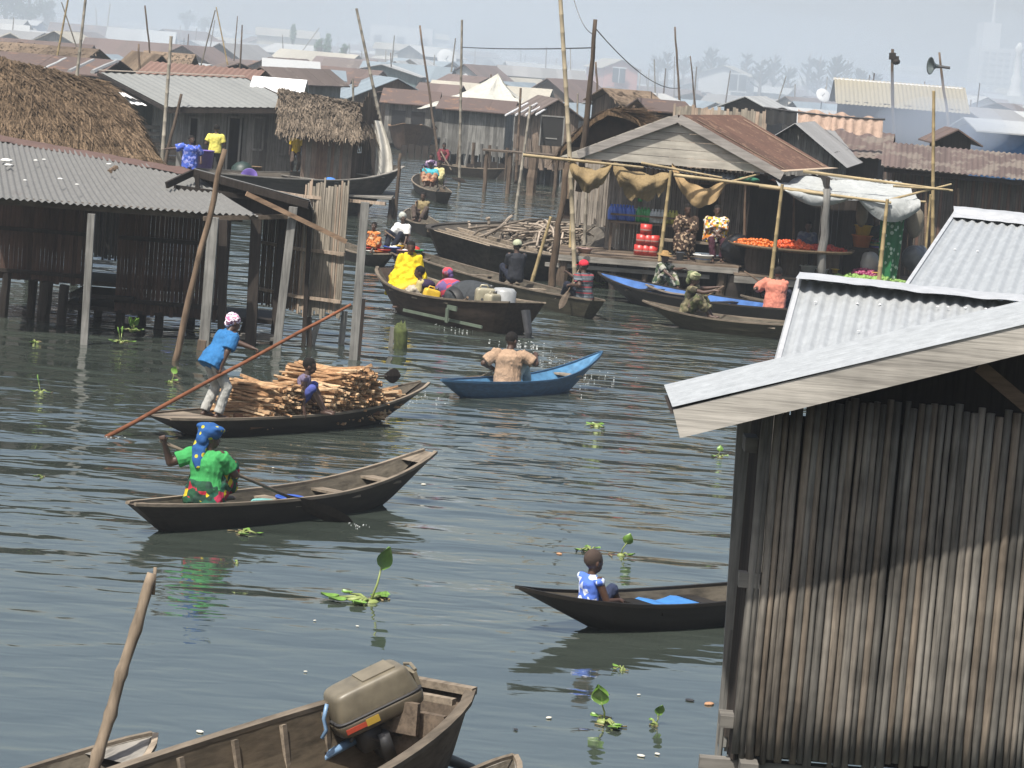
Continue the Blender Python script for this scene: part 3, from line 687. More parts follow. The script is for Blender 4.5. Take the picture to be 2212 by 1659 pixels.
TANP = plain('tan_motor_paint', (.15, .13, .092), .45, var=.3, scale=9); DKM = plain('dark_engine_metal', (.035, .035, .037), .45, var=.4, scale=15); BLM = plain('blue_steel', (.16, .27, .42), .4, var=.3, scale=14)
tl_ = Matrix.Rotation(R(24), 3, 'Y')   # +x towards the bow (viewer), tipped
def rbox(mb, c, sx, sy, sz, taper=.82, n=7, rot=None, ex=4.5):
    """rounded, tapering box"""
    rot = rot or Matrix.Identity(3); c = V(c)
    def fn(i, j):
        a = 2 * pi * i; b = pi * (j - .5); f = lambda q: math.copysign(abs(q) ** (2 / ex), q)
        x, y, z = f(cos(b)) * f(cos(a)), f(cos(b)) * f(sin(a)), f(sin(b)); k = 1 - (1 - taper) * (z * .5 + .5)
        return c + rot @ V((x * sx * k, y * sy * k, z * sz))
    mb.grid(fn, 40, 20)
q = MB(); rbox(q, tl_ @ V((-.02, 0, .06)), .33, .175, .125, .84, rot=tl_, ex=7); q.build('cowl', TANP, mo, True)
q = MB(); rbox(q, tl_ @ V((-.02, 0, -.07)), .325, .178, .06, 1.06, rot=tl_, ex=6); q.build('lower_cowl', plain('tan_lower_paint', (.10, .082, .055), .5, var=.35), mo, True)
for s in (1, -1):
    q = MB()
    q.box(tl_ @ V((.19, s * .184, -.065)), (.17, .006, .035), rot=tl_); q.build('red_stripe', plain('red_decal', (.42, .06, .03), .5), mo)
    q = MB(); q.box(tl_ @ V((.07, s * .185, -.062)), (.10, .006, .05), rot=tl_); q.build('yellow_stripe', plain('yellow_decal', (.5, .33, .05), .5), mo)
q = MB(); rbox(q, tl_ @ V((-.02, 0, -.012)), .336, .183, .009, 1, rot=tl_, ex=7); q.build('cowl_seam', DKM, mo, True)
q = MB(); q.box(tl_ @ V((-.10, 0, .188)), (.25, .2, .012), rot=tl_); q.box(tl_ @ V((-.345, 0, .03)), (.03, .22, .12), rot=tl_); q.tube([tl_ @ V((-.36, -.1, .1)), tl_ @ V((-.37, 0, .12)), tl_ @ V((-.36, .1, .1))], .012, 6); q.build('lid_panel', plain('tan_panel', (.18, .155, .11), .5), mo)
q = MB(); q.tube([tl_ @ V((-.1, 0, -.1)), tl_ @ V((-.14, 0, -.3)), tl_ @ V((-.3, 0, -.55)), tl_ @ V((-.55, 0, -.8))], [.14, .1, .08, .06], 12, True, .6); q.box(tl_ @ V((.1, 0, -.2)), (.16, .24, .18), rot=tl_); q.box(tl_ @ V((.02, 0, -.3)), (.08, .3, .2), rot=tl_)
for k in range(10): q.tube([V((rnd.uniform(-.1, .25), rnd.uniform(-.15, .15), rnd.uniform(-.3, -.12))) for _ in range(3)], .013, 6)
q.build('engine_leg', DKM, mo, True)
q = MB(); q.tube([tl_ @ V((.2, .02, -.2)), tl_ @ V((.42, .06, -.2)), tl_ @ V((.6, .1, -.23))], [.035, .028, .022], 8); q.tube([V((.36, .12, .02)), V((.38, .13, -.08)), V((.35, .12, -.16)), V((.38, .12, -.22))], .014, 6); q.build('tiller', BLM, mo, True)
q = MB(); q.tube([tl_ @ V((.6, .1, -.23)), tl_ @ V((.92, .16, -.27))], [.026, .024], 8); q.build('tiller_grip', DKM, mo, True)
for (sx, sy) in ((0, 0),):
    jc = root('jerrycan', nb.matrix_world @ V() if False else bpt(nb, ni, .235, -.1, .1), 'yellow jerrycan lying in the cut-off motor boat', 'jerrycan'); q = MB(); rbox(q, (0, 0, .16), .2, .13, .15, 1, ex=7); q.build('can_body', plain('yellow_plastic', (.62, .40, .05), .4), jc, True)
    q = MB(); q.tube([V((.12, 0, .3)), V((.12, 0, .35))], .03, 8); q.build('screw_cap', plain('red_plastic', (.5, .04, .03), .4), jc, True)
# foreground mooring pole
P = on(328, 1238, 21.0); Q = on(196, 1690, 20.7); Q = Q + (Q - P) * .5
o = root('mooring_pole', Q, 'thick crooked brown branch pole rising from the canoe tip at the bottom edge', 'pole')
M = MB(); pts = [V(), (P - Q) * .3 + V((.005, 0, 0)), (P - Q) * .42 + V((-.008, 0, 0)), (P - Q) * .55 + V((.0, 0, 0)), (P - Q) * .68 + V((-.01, 0, 0)), (P - Q) * .82 + V((.004, 0, 0)), P - Q]
fine = []; rad = []
for a, b in zip(pts, pts[1:]):
    for k in range(5): fine.append(a.lerp(b, k / 5)); rad.append((.046 if k else .056) * rnd.uniform(.96, 1.04) * (1 - .12 * len(fine) / 30))
fine.append(pts[-1]); rad.append(.034); M.tube(fine, rad, 10)
M.tube([pts[-1] + V((.02, 0, -.16)), pts[-1] + V((.022, 0, .045))], .014, 5)
M.build('stem', wood('branch_bark', (.30, .235, .17), scl=(14, 14, 2.2), dark=.6), o, True)
# cut-off canoes at the bottom edge
tip = at(330, 1612, .42); bq, iq = boat('canoe', at(-420, 1830, .35), tip, .8, .3, 'grey canoe tip patched with white at the bottom edge, beside the crooked pole', bow=.2, stern=.1, ovb=.8, thw=(), mat=W_GREYX, matin=W_HULLIN, ws=.1, wb=.06); tipdeck(bq, iq, .86, 1, W_GREYX)
tip = at(1110, 1650, .3); boat('canoe', at(760, 1880, .3), tip, .6, .25, 'canoe tip just peeping over the bottom edge, beside the motor boat', bow=.1, stern=.1, ovb=.6, thw=(), mat=W_GREYX, matin=W_HULLIN)
# ---------------------------------------------------------------- floating plants and scraps
LEAF = plain('hyacinth_leaf', (.13, .25, .04), .4, var=.35, scale=20); STEM = plain('hyacinth_stem', (.22, .27, .08), .5, var=.3); STEM2 = plain('hyacinth_root', (.2, .16, .08), .8)
def hyacinth(u, v, s, label, up=2, flat=6, tall=1.0, group='water hyacinths afloat', p=None, name='water_hyacinth'):
    o = root(name, p or at(u, v, .0), label, 'water plant', group, rnd.random() * 6)
    S_, Lf = MB(), MB()
    def leaf(base, tipp, r, nrm):
        Lf.tint(); d = (tipp - base).normalized(); x = d.cross(nrm).normalized(); nn = x.cross(d)
        def fn(i, j):
            t = i; w_ = sin(pi * min(1, t * 1.02) ** .75) * .95 + .06; return tipp + d * r * 2 * (t - .1) + x * r * w_ * (j * 2 - 1) + nn * (abs(j * 2 - 1) ** 2 * r * .25 - .15 * r * sin(pi * t))
        Lf.grid(fn, 6, 4)
    for k in range(flat):
        a = rnd.random() * 6.28; l = s * rnd.uniform(.5, 1.2); e = V((cos(a) * l, sin(a) * l, .02)); S_.tint(); S_.tube([V((0, 0, .0)), e * .5 + V((0, 0, .03)), e], [.02 * s * 2, .03 * s * 2, .012 * s * 2], 6)
        if k % 3: leaf(V(), e, s * rnd.uniform(.22, .34), V((0, 0, 1)))
    for k in range(up):
        a = rnd.random() * 6.28; e = V((cos(a) * s * .35, sin(a) * s * .35, s * rnd.uniform(.7, 1.1) * tall)); S_.tube([V((0, 0, 0)), e * .5 + V((.02, 0, 0)), e], [.05 * s, .04 * s, .03 * s], 6); leaf(V((0, 0, 0)), e, s * .42, V((0, -1, .2)))
    S_.ell((0, 0, 0), (s * .35, s * .3, .03), None, 8, 5)
    Dd = MB()
    for k in range(5 if flat > 4 else 2):
        a = rnd.random() * 6.28; l = s * rnd.uniform(.3, 1.0); Dd.tint(); Dd.tube([V((cos(a) * l, sin(a) * l, .008)), V((cos(a + .6) * l * 1.3, sin(a + .6) * l * 1.3, .012))], [.02 * s * 2, .008], 5)
    Dd.build('dead_leaves', STEM2, o, True); S_.build('stem', STEM, o, True); Lf.build('foliage', LEAF, o, True)
    return o
hyacinth(800, 1300, .30, 'largest water hyacinth, one glossy leaf standing high, alone in open water', 1, 11, 1.3)
hyacinth(1304, 1560, .20, 'water hyacinth with curved upright stalk, in the open water below the boy', 2, 5)
hyacinth(1414, 1566, .11, 'tiny hyacinth beside the wall of round poles', 2, 4)
hyacinth(1275, 1190, .15, 'low water hyacinth next to an upright one, above the boy', 0, 8)
hyacinth(1342, 1200, .16, 'upright small hyacinth above the dark canoe of the boy', 2, 3)
hyacinth(1345, 1448, .10, 'single yellow-green hyacinth leaf below the canoe of the boy', 0, 4)
hyacinth(522, 1152, .16, 'flat pale hyacinth under the hull of the grey canoe', 0, 6)
hyacinth(1290, 922, .2, 'loose hyacinth cluster below the blue canoe', 0, 8)
hyacinth(1555, 988, .12, 'bright green sprig afloat beside the corner of the pole-walled hut', 1, 5)
hyacinth(368, 826, .16, 'green sprig between the leaning pole and the firewood canoe', 1, 3)
hyacinth(88, 848, .16, 'small green sprig in the water near the picture edge, before the stilts', 1, 4)
hyacinth(78, 740, .2, 'yellow-green leaf by the shaded stilts', 0, 4)
hyacinth(512, 1218, .06, 'tiny green leaf below the grey canoe', 0, 3)
hyacinth(90, 1032, .08, 'tiny leaf afloat left of the green-shirted woman', 0, 3)
for i, (u, v) in enumerate(((1490, 1512), (1532, 1520), (1186, 1550), (1208, 1196), (915, 1046), (432, 1580), (1385, 1662 - 30), (772, 1352), (1380, 1500), (1114, 1575), (350, 1640), (680, 1340), (590, 1010), (1300, 1310), (660, 1450), (1420, 1628))):
    blob_debris(u, v, (.05, .06, .035, .05, .04, .04, .04, .02, .02, .03, .02, .02, .02, .02, .02, .03)[i], (DKM if i in (0, 9) else plain('tan_scrap', (.4, .22, .12), .8) if i in (1, 3) else None), ('dark lump' if i in (0, 9) else 'tan chip' if i in (1, 3) else 'pale scrap') + ' floating on the calm water', 'floating_scrap')
# ================================================================ huts and posts on the left side
def slats(M, a, b, z0, z1, w=.07, gap=.004, th=.018, holes=(), jz=.06, jt=.03, rise=None, top=None):
    """vertical boards from a to b; holes = (s0, s1, zlo, zhi) in metres along the wall"""
    a = V((a[0], a[1], 0)); b = V((b[0], b[1], 0)); L = (b - a).length; d = (b - a) / L; nn = V((d.y, -d.x, 0)); s = 0
    while s < L:
        ww = min(w * rnd.uniform(.7, 1.3), L - s + .001); c = s + ww / 2; zt = (top(c / L) if top else z1) + rnd.uniform(-jt, jt); zb = z0 + rnd.uniform(-jz, jz); M.tint()
        segs = [(zb, zt)]
        for (h0, h1, ha, hb) in holes:
            if h0 < c < h1: segs = [(zb, min(ha, zt)), (hb, zt)] if hb < zt else [(zb, ha)]
        off = nn * rnd.uniform(-.008, .008)
        for q0, q1 in segs:
            if q1 - q0 > .02:
                p = a + d * c + off; M.bar(V((p.x, p.y, q0)), V((p.x, p.y, q1)), max(ww - gap, .01), th, up=nn)
        s += ww
def put(mb, o, name, m, smooth=False):
    mb.v = [tuple(V(p) - o.location) for p in mb.v]; return mb.build(name, m, o, smooth)
ASB = sheetmetal('weathered_fibre_sheet', (.14, .14, .135), rust=(.10, .09, .085), amount=.18, rough=.85, metal=0, scale=1.6)
RUSTR = sheetmetal('rust_brown_sheet', (.17, .10, .075), rust=(.24, .2, .17), amount=.1, rough=.8, metal=0, scale=.8)
# --- A corrugated hut on stilts
HA = root('corrugated_roof_hut', (-9, 54, 0), 'low stilt hut with grey corrugated roof and dark reddish slat walls', 'hut')
Ar, Br = on(-60, 288, 57.2), on(425, 374, 55.2); De, Ce = on(-60, 422, 51.6), on(582, 468, 53.0)
mid = on(362, 400, 54.2)
M = MB(); M.tint(.5); M.corr(Ar, on(418, 372, 55.2), on(560, 468, 53.0), De, .125, .02, 16, sag=.04, rag=.012)
put(M, HA, 'roof', ASB, True)
M = MB(); M.grid(lambda i, j: Ar.lerp(Br, i) + V((0, -.28 * (1 - j), -.10 * (1 - j) + .06)) + V((0, 0, .03 * NZ.noise(V((i * 20, j, 0))))), 40, 2); M.grid(lambda i, j: Ar.lerp(Br, i) + V((0, .3 * j, -.12 * j + .06)), 40, 2)
put(M, HA, 'ridge_cap', sheetmetal('rusty_ridge', (.10, .06, .05), rust=(.06, .035, .03), amount=.3, rough=.8, metal=0), False)
M = MB(); M.corr(Ar + V((0, .05, 0)), on(418, 372, 55.2) + V((0, .05, 0)), on(418, 372, 55.2) + V((0, 3.2, -1.0)), Ar + V((0, 3.2, -1.0)), .125, .02, 4); put(M, HA, 'back_slope', ASB, True)
WYA = 55.0
def X(u, y, z=1.5): return wx(u, y, z)
M = MB()
slats(M, (X(-60, WYA), WYA), (X(200, WYA), WYA), .75, 2.7, .085, .006); slats(M, (X(255, WYA), WYA), (X(478, WYA), WYA), .28, 2.75, .075, .006)
slats(M, (X(480, WYA), WYA), (X(482, WYA), WYA + 1.0), .3, 2.7, .075, .006)
put(M, HA, 'slat_wall', W_RED)
M = MB(); slats(M, (X(205, WYA + 2.2), WYA + 2.2), (X(262, WYA + 2.2), WYA + 2.2), 1.1, 2.9, .07, .01); put(M, HA, 'back_wall', W_GREY)
M = MB(); M.tint(.4)
for z in (.9, 1.7, 2.5): M.box(((X(-60, WYA) + X(200, WYA)) / 2, WYA - .05, z), (X(200, WYA) - X(-60, WYA), .05, .07))
for z in (.55, 1.75, 2.5): M.box(((X(255, WYA) + X(478, WYA)) / 2, WYA - .05, z - .05), (X(478, WYA) - X(255, WYA), .05, .08))
M.box((X(230, WYA), WYA + .6, .55), (1.2, 1.6, .08)); M.box((X(120, WYA), WYA + 1, .78), (5, 2, .08)); M.box((X(370, WYA), WYA + 1, .3), (4, 2, .08))
put(M, HA, 'cross_beam', W_DARK)
M = MB(); M.bar(De + V((0, .3, -.07)), Ce + V((-.5, .1, -.07)), .09, .14); M.tint(.7); M.bar(on(440, 472, 52.6), on(622, 468, 53.4), .06, .08); put(M, HA, 'eave_beam', W_BROWNX)
for k, (u, y, zb) in enumerate(((12, 55, .8), (70, 55.3, .8), (98, 54.9, .7), (137, 54.5, .7), (180, 55.5, .6), (262, 55.2, .5), (345, 55.1, .3), (310, 56.5, .4), (-20, 56, .8), (215, 56.5, .5), (415, 57, .4))):
    M = MB(); M.tint(); x = X(u, y, .3); M.stick(V((x - .03, y, -.5)), V((x, y, zb + .05)), .09 if k != 2 else .13, 7, .01); put(M, HA, 'stilt', W_DARK)
for (u0, v0, u1, v1, y, r) in ((198, 462, 180, 748, 51.4, .085), (462, 470, 437, 765, 52.2, .12), (483, 475, 478, 770, 52.6, .10), (555, 462, 540, 735, 53.5, .13)):
    M = MB(); M.tint(.8); a = on(u0, v0, y); b = on(u1, v1 + 25, y); M.bar(b, a, r * 1.5, r * 1.3, up=V((0, 1, 0))); put(M, HA, 'corner_post', W_GREY if u0 in (198, 462) else W_DARK)
# small dark gable + side roof joined to it
HB = root('lean_to_shelter', (-5, 54, 0), 'dark open gable with tilted corrugated side roof between the leaning pole and the slatted screen', 'shelter')
ap, gl, gr = on(418, 368, 54.6), on(360, 400, 54.0), on(668, 436, 53.6)
M = MB(); M.tint(.4); M.corr(ap + V((0, 0, .03)), ap + V((0, 2.2, -.45)), gr + V((0, 2.0, -.4)), gr + V((0, 0, .03)), .14, .02, 10); put(M, HB, 'roof', ASB, True)
M = MB(); M.tint(.3); M.bar(ap + V((0, -.02, -.04)), gr + V((0, -.02, -.06)), .06, .13); M.bar(ap + V((0, -.02, -.04)), gl, .06, .12); M.bar(on(376, 404, 54.3), on(640, 440, 54.3), .08, .09)
M.bar(on(425, 375, 54.4), on(427, 410, 54.4), .08, .08, up=V((0, 1, 0))); put(M, HB, 'rafter', W_DARK)
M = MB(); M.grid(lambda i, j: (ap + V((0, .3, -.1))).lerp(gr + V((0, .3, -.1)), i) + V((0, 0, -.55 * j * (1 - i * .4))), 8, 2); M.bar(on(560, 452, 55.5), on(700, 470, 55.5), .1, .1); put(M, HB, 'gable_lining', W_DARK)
M = MB(); M.tint(.9); M.bar(on(532, 418, 53.0), on(748, 522, 53.6), .06, .085); put(M, HB, 'diagonal_brace', wood('warm_plank', (.30, .20, .13), scl=(1.6, 14, 14)))
for (u0, v0, u1, v1, y, r, m) in ((612, 440, 590, 740, 55.2, .07, W_DARK), (672, 436, 655, 760, 54.6, .05, W_DARK)):
    M = MB(); M.tint(.6); M.bar(on(u1, v1, y), on(u0, v0, y), r * 1.6, r * 1.6, up=V((0, 1, 0))); put(M, HB, 'post', m)
# slatted screen
SC_ = root('slatted_screen', (-3.6, 55, 0), 'freestanding screen of pale sunlit vertical slats with gaps over the water', 'screen')
sx0, sx1 = X(560, 55.6), X(646, 54.6); ex1 = X(742, 54.2)
M = MB(); slats(M, (sx0, 56.0), (sx1, 54.9), .55, 2.65, .06, .02, jz=.05, jt=.05); put(M, SC_, 'slat_panel', W_BROWN)
M = MB(); slats(M, (sx1, 54.9), (ex1, 54.3), .55, 3.05, .055, .009, jz=.08, jt=.1); put(M, SC_, 'slat_panel', W_PALE)
for z in (.85, 1.75, 2.75): M = MB(); M.tint(.8); M.bar(V((sx0, 55.9, z)), V((sx1, 54.82, z)), .05, .06); M.bar(V((sx1, 54.82, z)), V((ex1 + (.7 if z > 2 else 0), 54.2, z + .02)), .05, .06); put(M, SC_, 'cross_rail', W_PALE)
# free posts
for (u0, v0, u1, v1, y, r, lab, m, wob) in (
    (486, 322, 374, 790, 50.0, .062, 'tall leaning pole crossing before the corrugated roof', POLE, 1),
    (634, 447, 598, 752, 53.4, .08, 'square grey post in front of the slatted screen', W_GREY, 0),
    (789, 437, 763, 772, 52.4, .08, 'square grey post standing alone in water beyond the slatted screen', W_GREY, 0),
    (783, 645, 772, 772, 53.2, .06, 'dark short post clamped behind a tall square one', W_DARK, 0),
    (745, 672, 737, 742, 54.8, .06, 'short slanting stump under the open end of the slatted screen', W_GREY, 0),
    (688, 690, 676, 735, 54.4, .06, 'stump under the middle of the slatted screen', W_GREY, 0),
    (668, 685, 668, 762, 54.0, .05, 'thin dark stump below the slatted screen', W_DARK, 0),
    (534, 690, 520, 728, 55.5, .06, 'dark short stump between hut and slatted screen', W_DARK, 0),
    (848, 706, 844, 745, 55.2, .045, 'thin grey stub beside the mossy stump', W_GREY, 0),
    (437, 735, 432, 775, 52.0, .08, 'broken pale stub at the foot of the hut corner posts', W_BROWN, 0)):
    a, b = on(u1, v1, y), on(u0, v0, y); a = a + (a - b) * .05
    if a.z > -.1: a = a + (a - b).normalized() * (a.z + .15)
    o = root('post', a, lab, 'post', 'posts standing in the water'); M = MB(); M.tint(.7)
    if wob: M.stick(a, b, r, 9, .025, r * .75, 9)
    else: M.bar(a, b, r * 1.9, r * 1.5, up=V((0, 1, 0)))
    put(M, o, 'stem', m, bool(wob))
a = on(866, 740, 55.0); o = root('mossy_stump', a, 'thick broken stump green with moss beyond the last square post', 'stump'); M = MB(); M.lathe([(.0, -.5), (.14, -.5), (.13, 0), (.14, .2), (.13, .28), (.1, .33), (.05, .38), (0, .3)], (0, 0, 0), 9); M.v = [(x * (1 + .3 * NZ.noise(V((x * 9, y * 9, z * 3)))), y, z + (rnd.uniform(-.12, .1) if z > .25 else 0)) for x, y, z in M.v]
M.build('stump_wood', plain('green_moss', (.07, .09, .025), .95, var=.6, scale=9, bump=.6), o, True)
a = at(530, 740, 0); o = root('floating_plank', a, 'flat grey plank lying on stubs just above the water by the hut corner', 'plank'); M = MB(); M.box((0, 0, .1), (1.3, .25, .06), .2); M.box((.25, .05, .15), (.7, .16, .05), .35); M.build('board', W_GREYX, o)
hyacinth(280, 700, .17, 'green creeping weed growing on the shaded stilts', 9, 12, .8, p=at(285, 715, .15)); hyacinth(262, 690, .16, 'pale weed tuft in shade behind the stilts', 3, 8, p=at(262, 740, .1))
# --- thatch
THA = thatchmat('brown_thatch', (.12, .085, .055)); THB = thatchmat('greybrown_thatch', (.15, .12, .09))
def straw(M, P, n, ln=.5, w=.02, lift=.05, jit=.25):
    """loose straws lying down the slope; P(i,j) is the surface, j runs down"""
    for _ in range(n):
        i, j = rnd.random(), rnd.random() ** .9; p = P(i, j); e = P(min(1, i + .001), min(1.0, j + .02)); e0 = P(i, max(0, min(1, j + .02) - .02)); d = (e - e0)
        if d.length < 1e-5: continue
        d.normalize(); x = (P(min(1, i + .01), j) - P(max(0, i - .01), j)).normalized(); nn = x.cross(d); nn = nn if nn.z > 0 else -nn
        d = (d + x * rnd.uniform(-jit, jit) + nn * rnd.uniform(-.02, .22)).normalized(); l = ln * rnd.uniform(.5, 1.3); s = d.cross(nn).normalized() * w * rnd.uniform(.5, 1.2)
        M.tint(); q = p + nn * rnd.uniform(0, lift); M.add([q - s, q + s, q + d * l + s * .3 - nn * l * .1, q + d * l - s * .3 - nn * l * .1], [(0, 1, 2, 3)])
def patch(a, b, c, d, bulge=0., sag=0.):
    a, b, c, d = V(a), V(b), V(c), V(d); nn = (b - a).cross(d - a).normalized(); nn = nn if nn.z > 0 else -nn
    return lambda i, j: a.lerp(b, i).lerp(d.lerp(c, i), j) + nn * (bulge * sin(pi * min(max(j, 0), 1)) + .05 * NZ.noise(V((i * 9, j * 7, a.x)))) - V((0, 0, sag * sin(pi * min(max(i, 0), 1))))
def thatch(o, name, Pf, m, n, ln=.5, w=.02, nu=24, nv=12, thick=.16):
    M = MB(); M.tint(.5); M.grid(Pf, nu, nv); nn = V((0, 0, -thick)); M.grid(lambda i, j: Pf(i, j) + nn, nu, nv)
    M.grid(lambda i, j: Pf(i, 1) + nn * j, nu, 1); M.grid(lambda i, j: Pf(0, i) + nn * j, nv, 1); M.grid(lambda i, j: Pf(1, i) + nn * j, nv, 1)
    straw(M, Pf, n, ln, w); straw(M, lambda i, j: Pf(i, .93 + .07 * j), n // 8, ln * .6, w)
    put(M, o, name, m)
HC = root('thatched_hut', (-13, 66, 0), 'big hut with brown straw thatch sweeping down, behind the corrugated roof', 'hut')
rl, rr = on(-120, 95, 69), on(205, 172, 68.5)
f1 = patch(rl, rr, on(340, 352, 63.5), on(-120, 370, 63.0), .35); thatch(HC, 'thatch_roof', f1, THA, 9000, .6, .026, 30, 16)
f2 = patch(rr, rr + V((.1, .1, 0)), on(345, 345, 67.5), on(338, 352, 63.5), .2); thatch(HC, 'thatch_roof', f2, THA, 1500, .6, .026, 8, 16)
M = MB(); slats(M, (on(-120, 400, 64).x, 64.3), (on(322, 400, 64).x, 64.3), .6, 2.4, .12); put(M, HC, 'wall', W_RED)
for u in (-60, 60, 160, 300): M = MB(); x = X(u, 64.3, 0); M.stick(V((x, 64.3, -.5)), V((x, 64.3, .9)), .09); put(M, HC, 'stilt', W_DARK)
# fallen branch on the corrugated roof, scraps, rods
def rodthing(name, a, b, r, label, cat, m=POLE, group=None, **kw):
    a, b = V(a), V(b); o = root(name, a, label, cat, group); M = MB(); M.tint(); M.stick(a, b, r, 6, **kw); put(M, o, 'stem', m); return o
rodthing('stick', on(236, 372, 54.9), on(252, 362, 55.2), .05, 'short brown stick lying on the corrugated roof below its ridge', 'stick')
for (u, v, s) in ((14, 352, .09), (18, 362, .06), (130, 392, .04), (77, 352, .035), (54, 395, .03), (166, 404, .03), (95, 350, .03), (235, 360, .04)):
    q = MB(); q.ell((0, 0, 0), (s * 1.4, s, s * .4), None, 7, 5); y = 51.8 + (428 - v) / 130 * 5; o = q.build('litter_scrap', plain('white_scrap', (.75, .75, .72), .8)); o.location = on(u, v, y) + V((0, 0, .05)); tag(o, 'small white scrap lying on the grey corrugated roof', 'litter', 'white scraps on the corrugated roof')
# --- D grey plank house with zinc roof
HD = root('plank_house', on(480, 385, 98), 'grey plank house with pale grey metal roof and two dark doorways, behind the thatched hut', 'house')
zd = .75
a0, a1 = on(378, 375, 98.5), on(628, 378, 99.5); bL = on(322, 372, 102.5)
def ln2(p): return (p.x, p.y)
Lf = (V((a1.x, a1.y, 0)) - V((a0.x, a0.y, 0))).length; s_ = Lf / 250
ztop = 3.0; dtop = lambda t: 2.98 + .3 * t
M = MB(); slats(M, ln2(a0), ln2(a1), zd, ztop, .22, .006, top=dtop, holes=((.5 * (1 / s_) * 0 + (402 - 378) * s_, (424 - 378) * s_, zd + .25, zd + 1.95), ((486 - 378) * s_, (512 - 378) * s_, zd, zd + 2.05)), jz=.01, jt=.01)
put(M, HD, 'front_wall', W_GREY)
M = MB(); slats(M, ln2(bL), ln2(a0), zd + .9, ztop, .2, .006, jz=.01, jt=.01); put(M, HD, 'side_wall', W_GREY)
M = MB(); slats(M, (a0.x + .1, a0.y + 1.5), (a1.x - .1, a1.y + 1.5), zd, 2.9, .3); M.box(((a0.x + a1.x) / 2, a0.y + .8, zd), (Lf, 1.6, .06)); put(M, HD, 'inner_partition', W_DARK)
def frame(M, a, b, s0, s1, z0, z1, w=.07, off=.03):
    a = V((a[0], a[1], 0)); b = V((b[0], b[1], 0)); d = (b - a).normalized(); n_ = V((d.y, -d.x, 0)) * off
    p = lambda s, z: a + d * s + n_ + V((0, 0, z))
    for q in ((p(s0, z0), p(s0, z1)), (p(s1, z0), p(s1, z1))): M.bar(q[0], q[1], w, .05, up=n_)
    M.bar(p(s0 - w / 2, z1), p(s1 + w / 2, z1), .05, w)
for (u0, u1, za, zb, nm) in ((402, 424, zd + .25, zd + 1.95, 'door_frame'), (486, 512, zd, zd + 2.05, 'door_frame'), (540, 562, zd + 1.0, zd + 2.1, 'window_shutter'), (592, 612, zd + .9, zd + 2.1, 'window_shutter')):
    M = MB(); M.tint(.9); frame(M, ln2(a0), ln2(a1), (u0 - 378) * s_, (u1 - 378) * s_, za, zb)
    if 'shutter' in nm: M.bar(V((a0.x, a0.y - .035, za)).lerp(V((a1.x, a1.y - .035, za)), (u0 - 378) / 250), V((a0.x, a0.y - .035, za)).lerp(V((a1.x, a1.y - .035, za)), (u1 - 378) / 250), .05, .07)
    put(M, HD, nm, W_GREY)
ZG = sheetmetal('dull_zinc_sheet', (.20, .205, .195), amount=-.3, rough=.65, metal=.0, scale=.7)
rL, rR = on(215, 155, 104.5), on(527, 168, 106.5); eR, eL = on(657, 233, 98.6), on(360, 231, 97.6)
M = MB(); k_ = 9
for i in range(k_):
    M.tint(rnd.uniform(.55, 1)); t0, t1 = i / k_, (i + 1) / k_; M.corr(rL.lerp(rR, t0), rL.lerp(rR, t1), eL.lerp(eR, t1) , eL.lerp(eR, t0), .2, .02, 4)
put(M, HD, 'roof', ZG, True)
M = MB(); M.tint(.4); M.bar(eL + V((0, .05, -.1)), eR + V((0, .05, -.1)), .06, .2); M.bar(rR + V((.05, 0, -.08)), eR + V((.05, .05, -.08)), .06, .18); M.bar(rL + V((-.05, 0, -.08)), eL + V((-.05, 0, -.08)), .06, .12); put(M, HD, 'fascia', W_DARK)
M = MB(); M.bar(rL + V((0, -.05, .06)), rR + V((0, -.05, .06)), .35, .03); put(M, HD, 'ridge_cap', sheetmetal('red_ridge', (.42, .36, .30), amount=.1, rough=.6, metal=0))
# side shack beside it with dark opening and plank rails
HD2 = root('side_shack', on(300, 330, 101), 'dark open shack with sagging grey roof joined to the grey plank house', 'shack')
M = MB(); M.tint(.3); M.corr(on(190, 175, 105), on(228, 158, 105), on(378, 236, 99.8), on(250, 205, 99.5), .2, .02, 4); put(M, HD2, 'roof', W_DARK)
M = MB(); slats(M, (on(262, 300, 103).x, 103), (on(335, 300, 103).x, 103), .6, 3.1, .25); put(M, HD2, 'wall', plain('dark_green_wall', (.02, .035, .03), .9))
M = MB()
for k in range(6): M.tint(); M.bar(on(290, 272 + k * 14, 100.5), on(345, 276 + k * 14, 100.5), .05, .13)
put(M, HD2, 'plank_railing', W_GREYX)
M = MB(); M.tint(1); M.corr(on(257, 200, 100.2), on(268, 200, 100.2), on(318, 228, 99.5), on(285, 225, 99.5), .2, .02, 3); put(M, HD2, 'white_sheet', plain('white_sheet', (.7, .7, .7), .6))
# deck under house
DK = root('wooden_deck', on(480, 392, 96), 'grey board deck in front of the grey plank house', 'deck')
M = MB(); x0, x1 = X(330, 96, .7), X(850, 96, .7)
for k in range(16): M.tint(); M.box(((x0 + x1) / 2, 94.8 + k * .26, .68), (x1 - x0, .25, .06))
put(M, DK, 'boards', W_GREYX)
for k in range(9): M = MB(); x = x0 + (x1 - x0) * k / 8; M.stick(V((x, 95, -.5)), V((x, 95, .68)), .1); put(M, DK, 'pile', W_DARK)
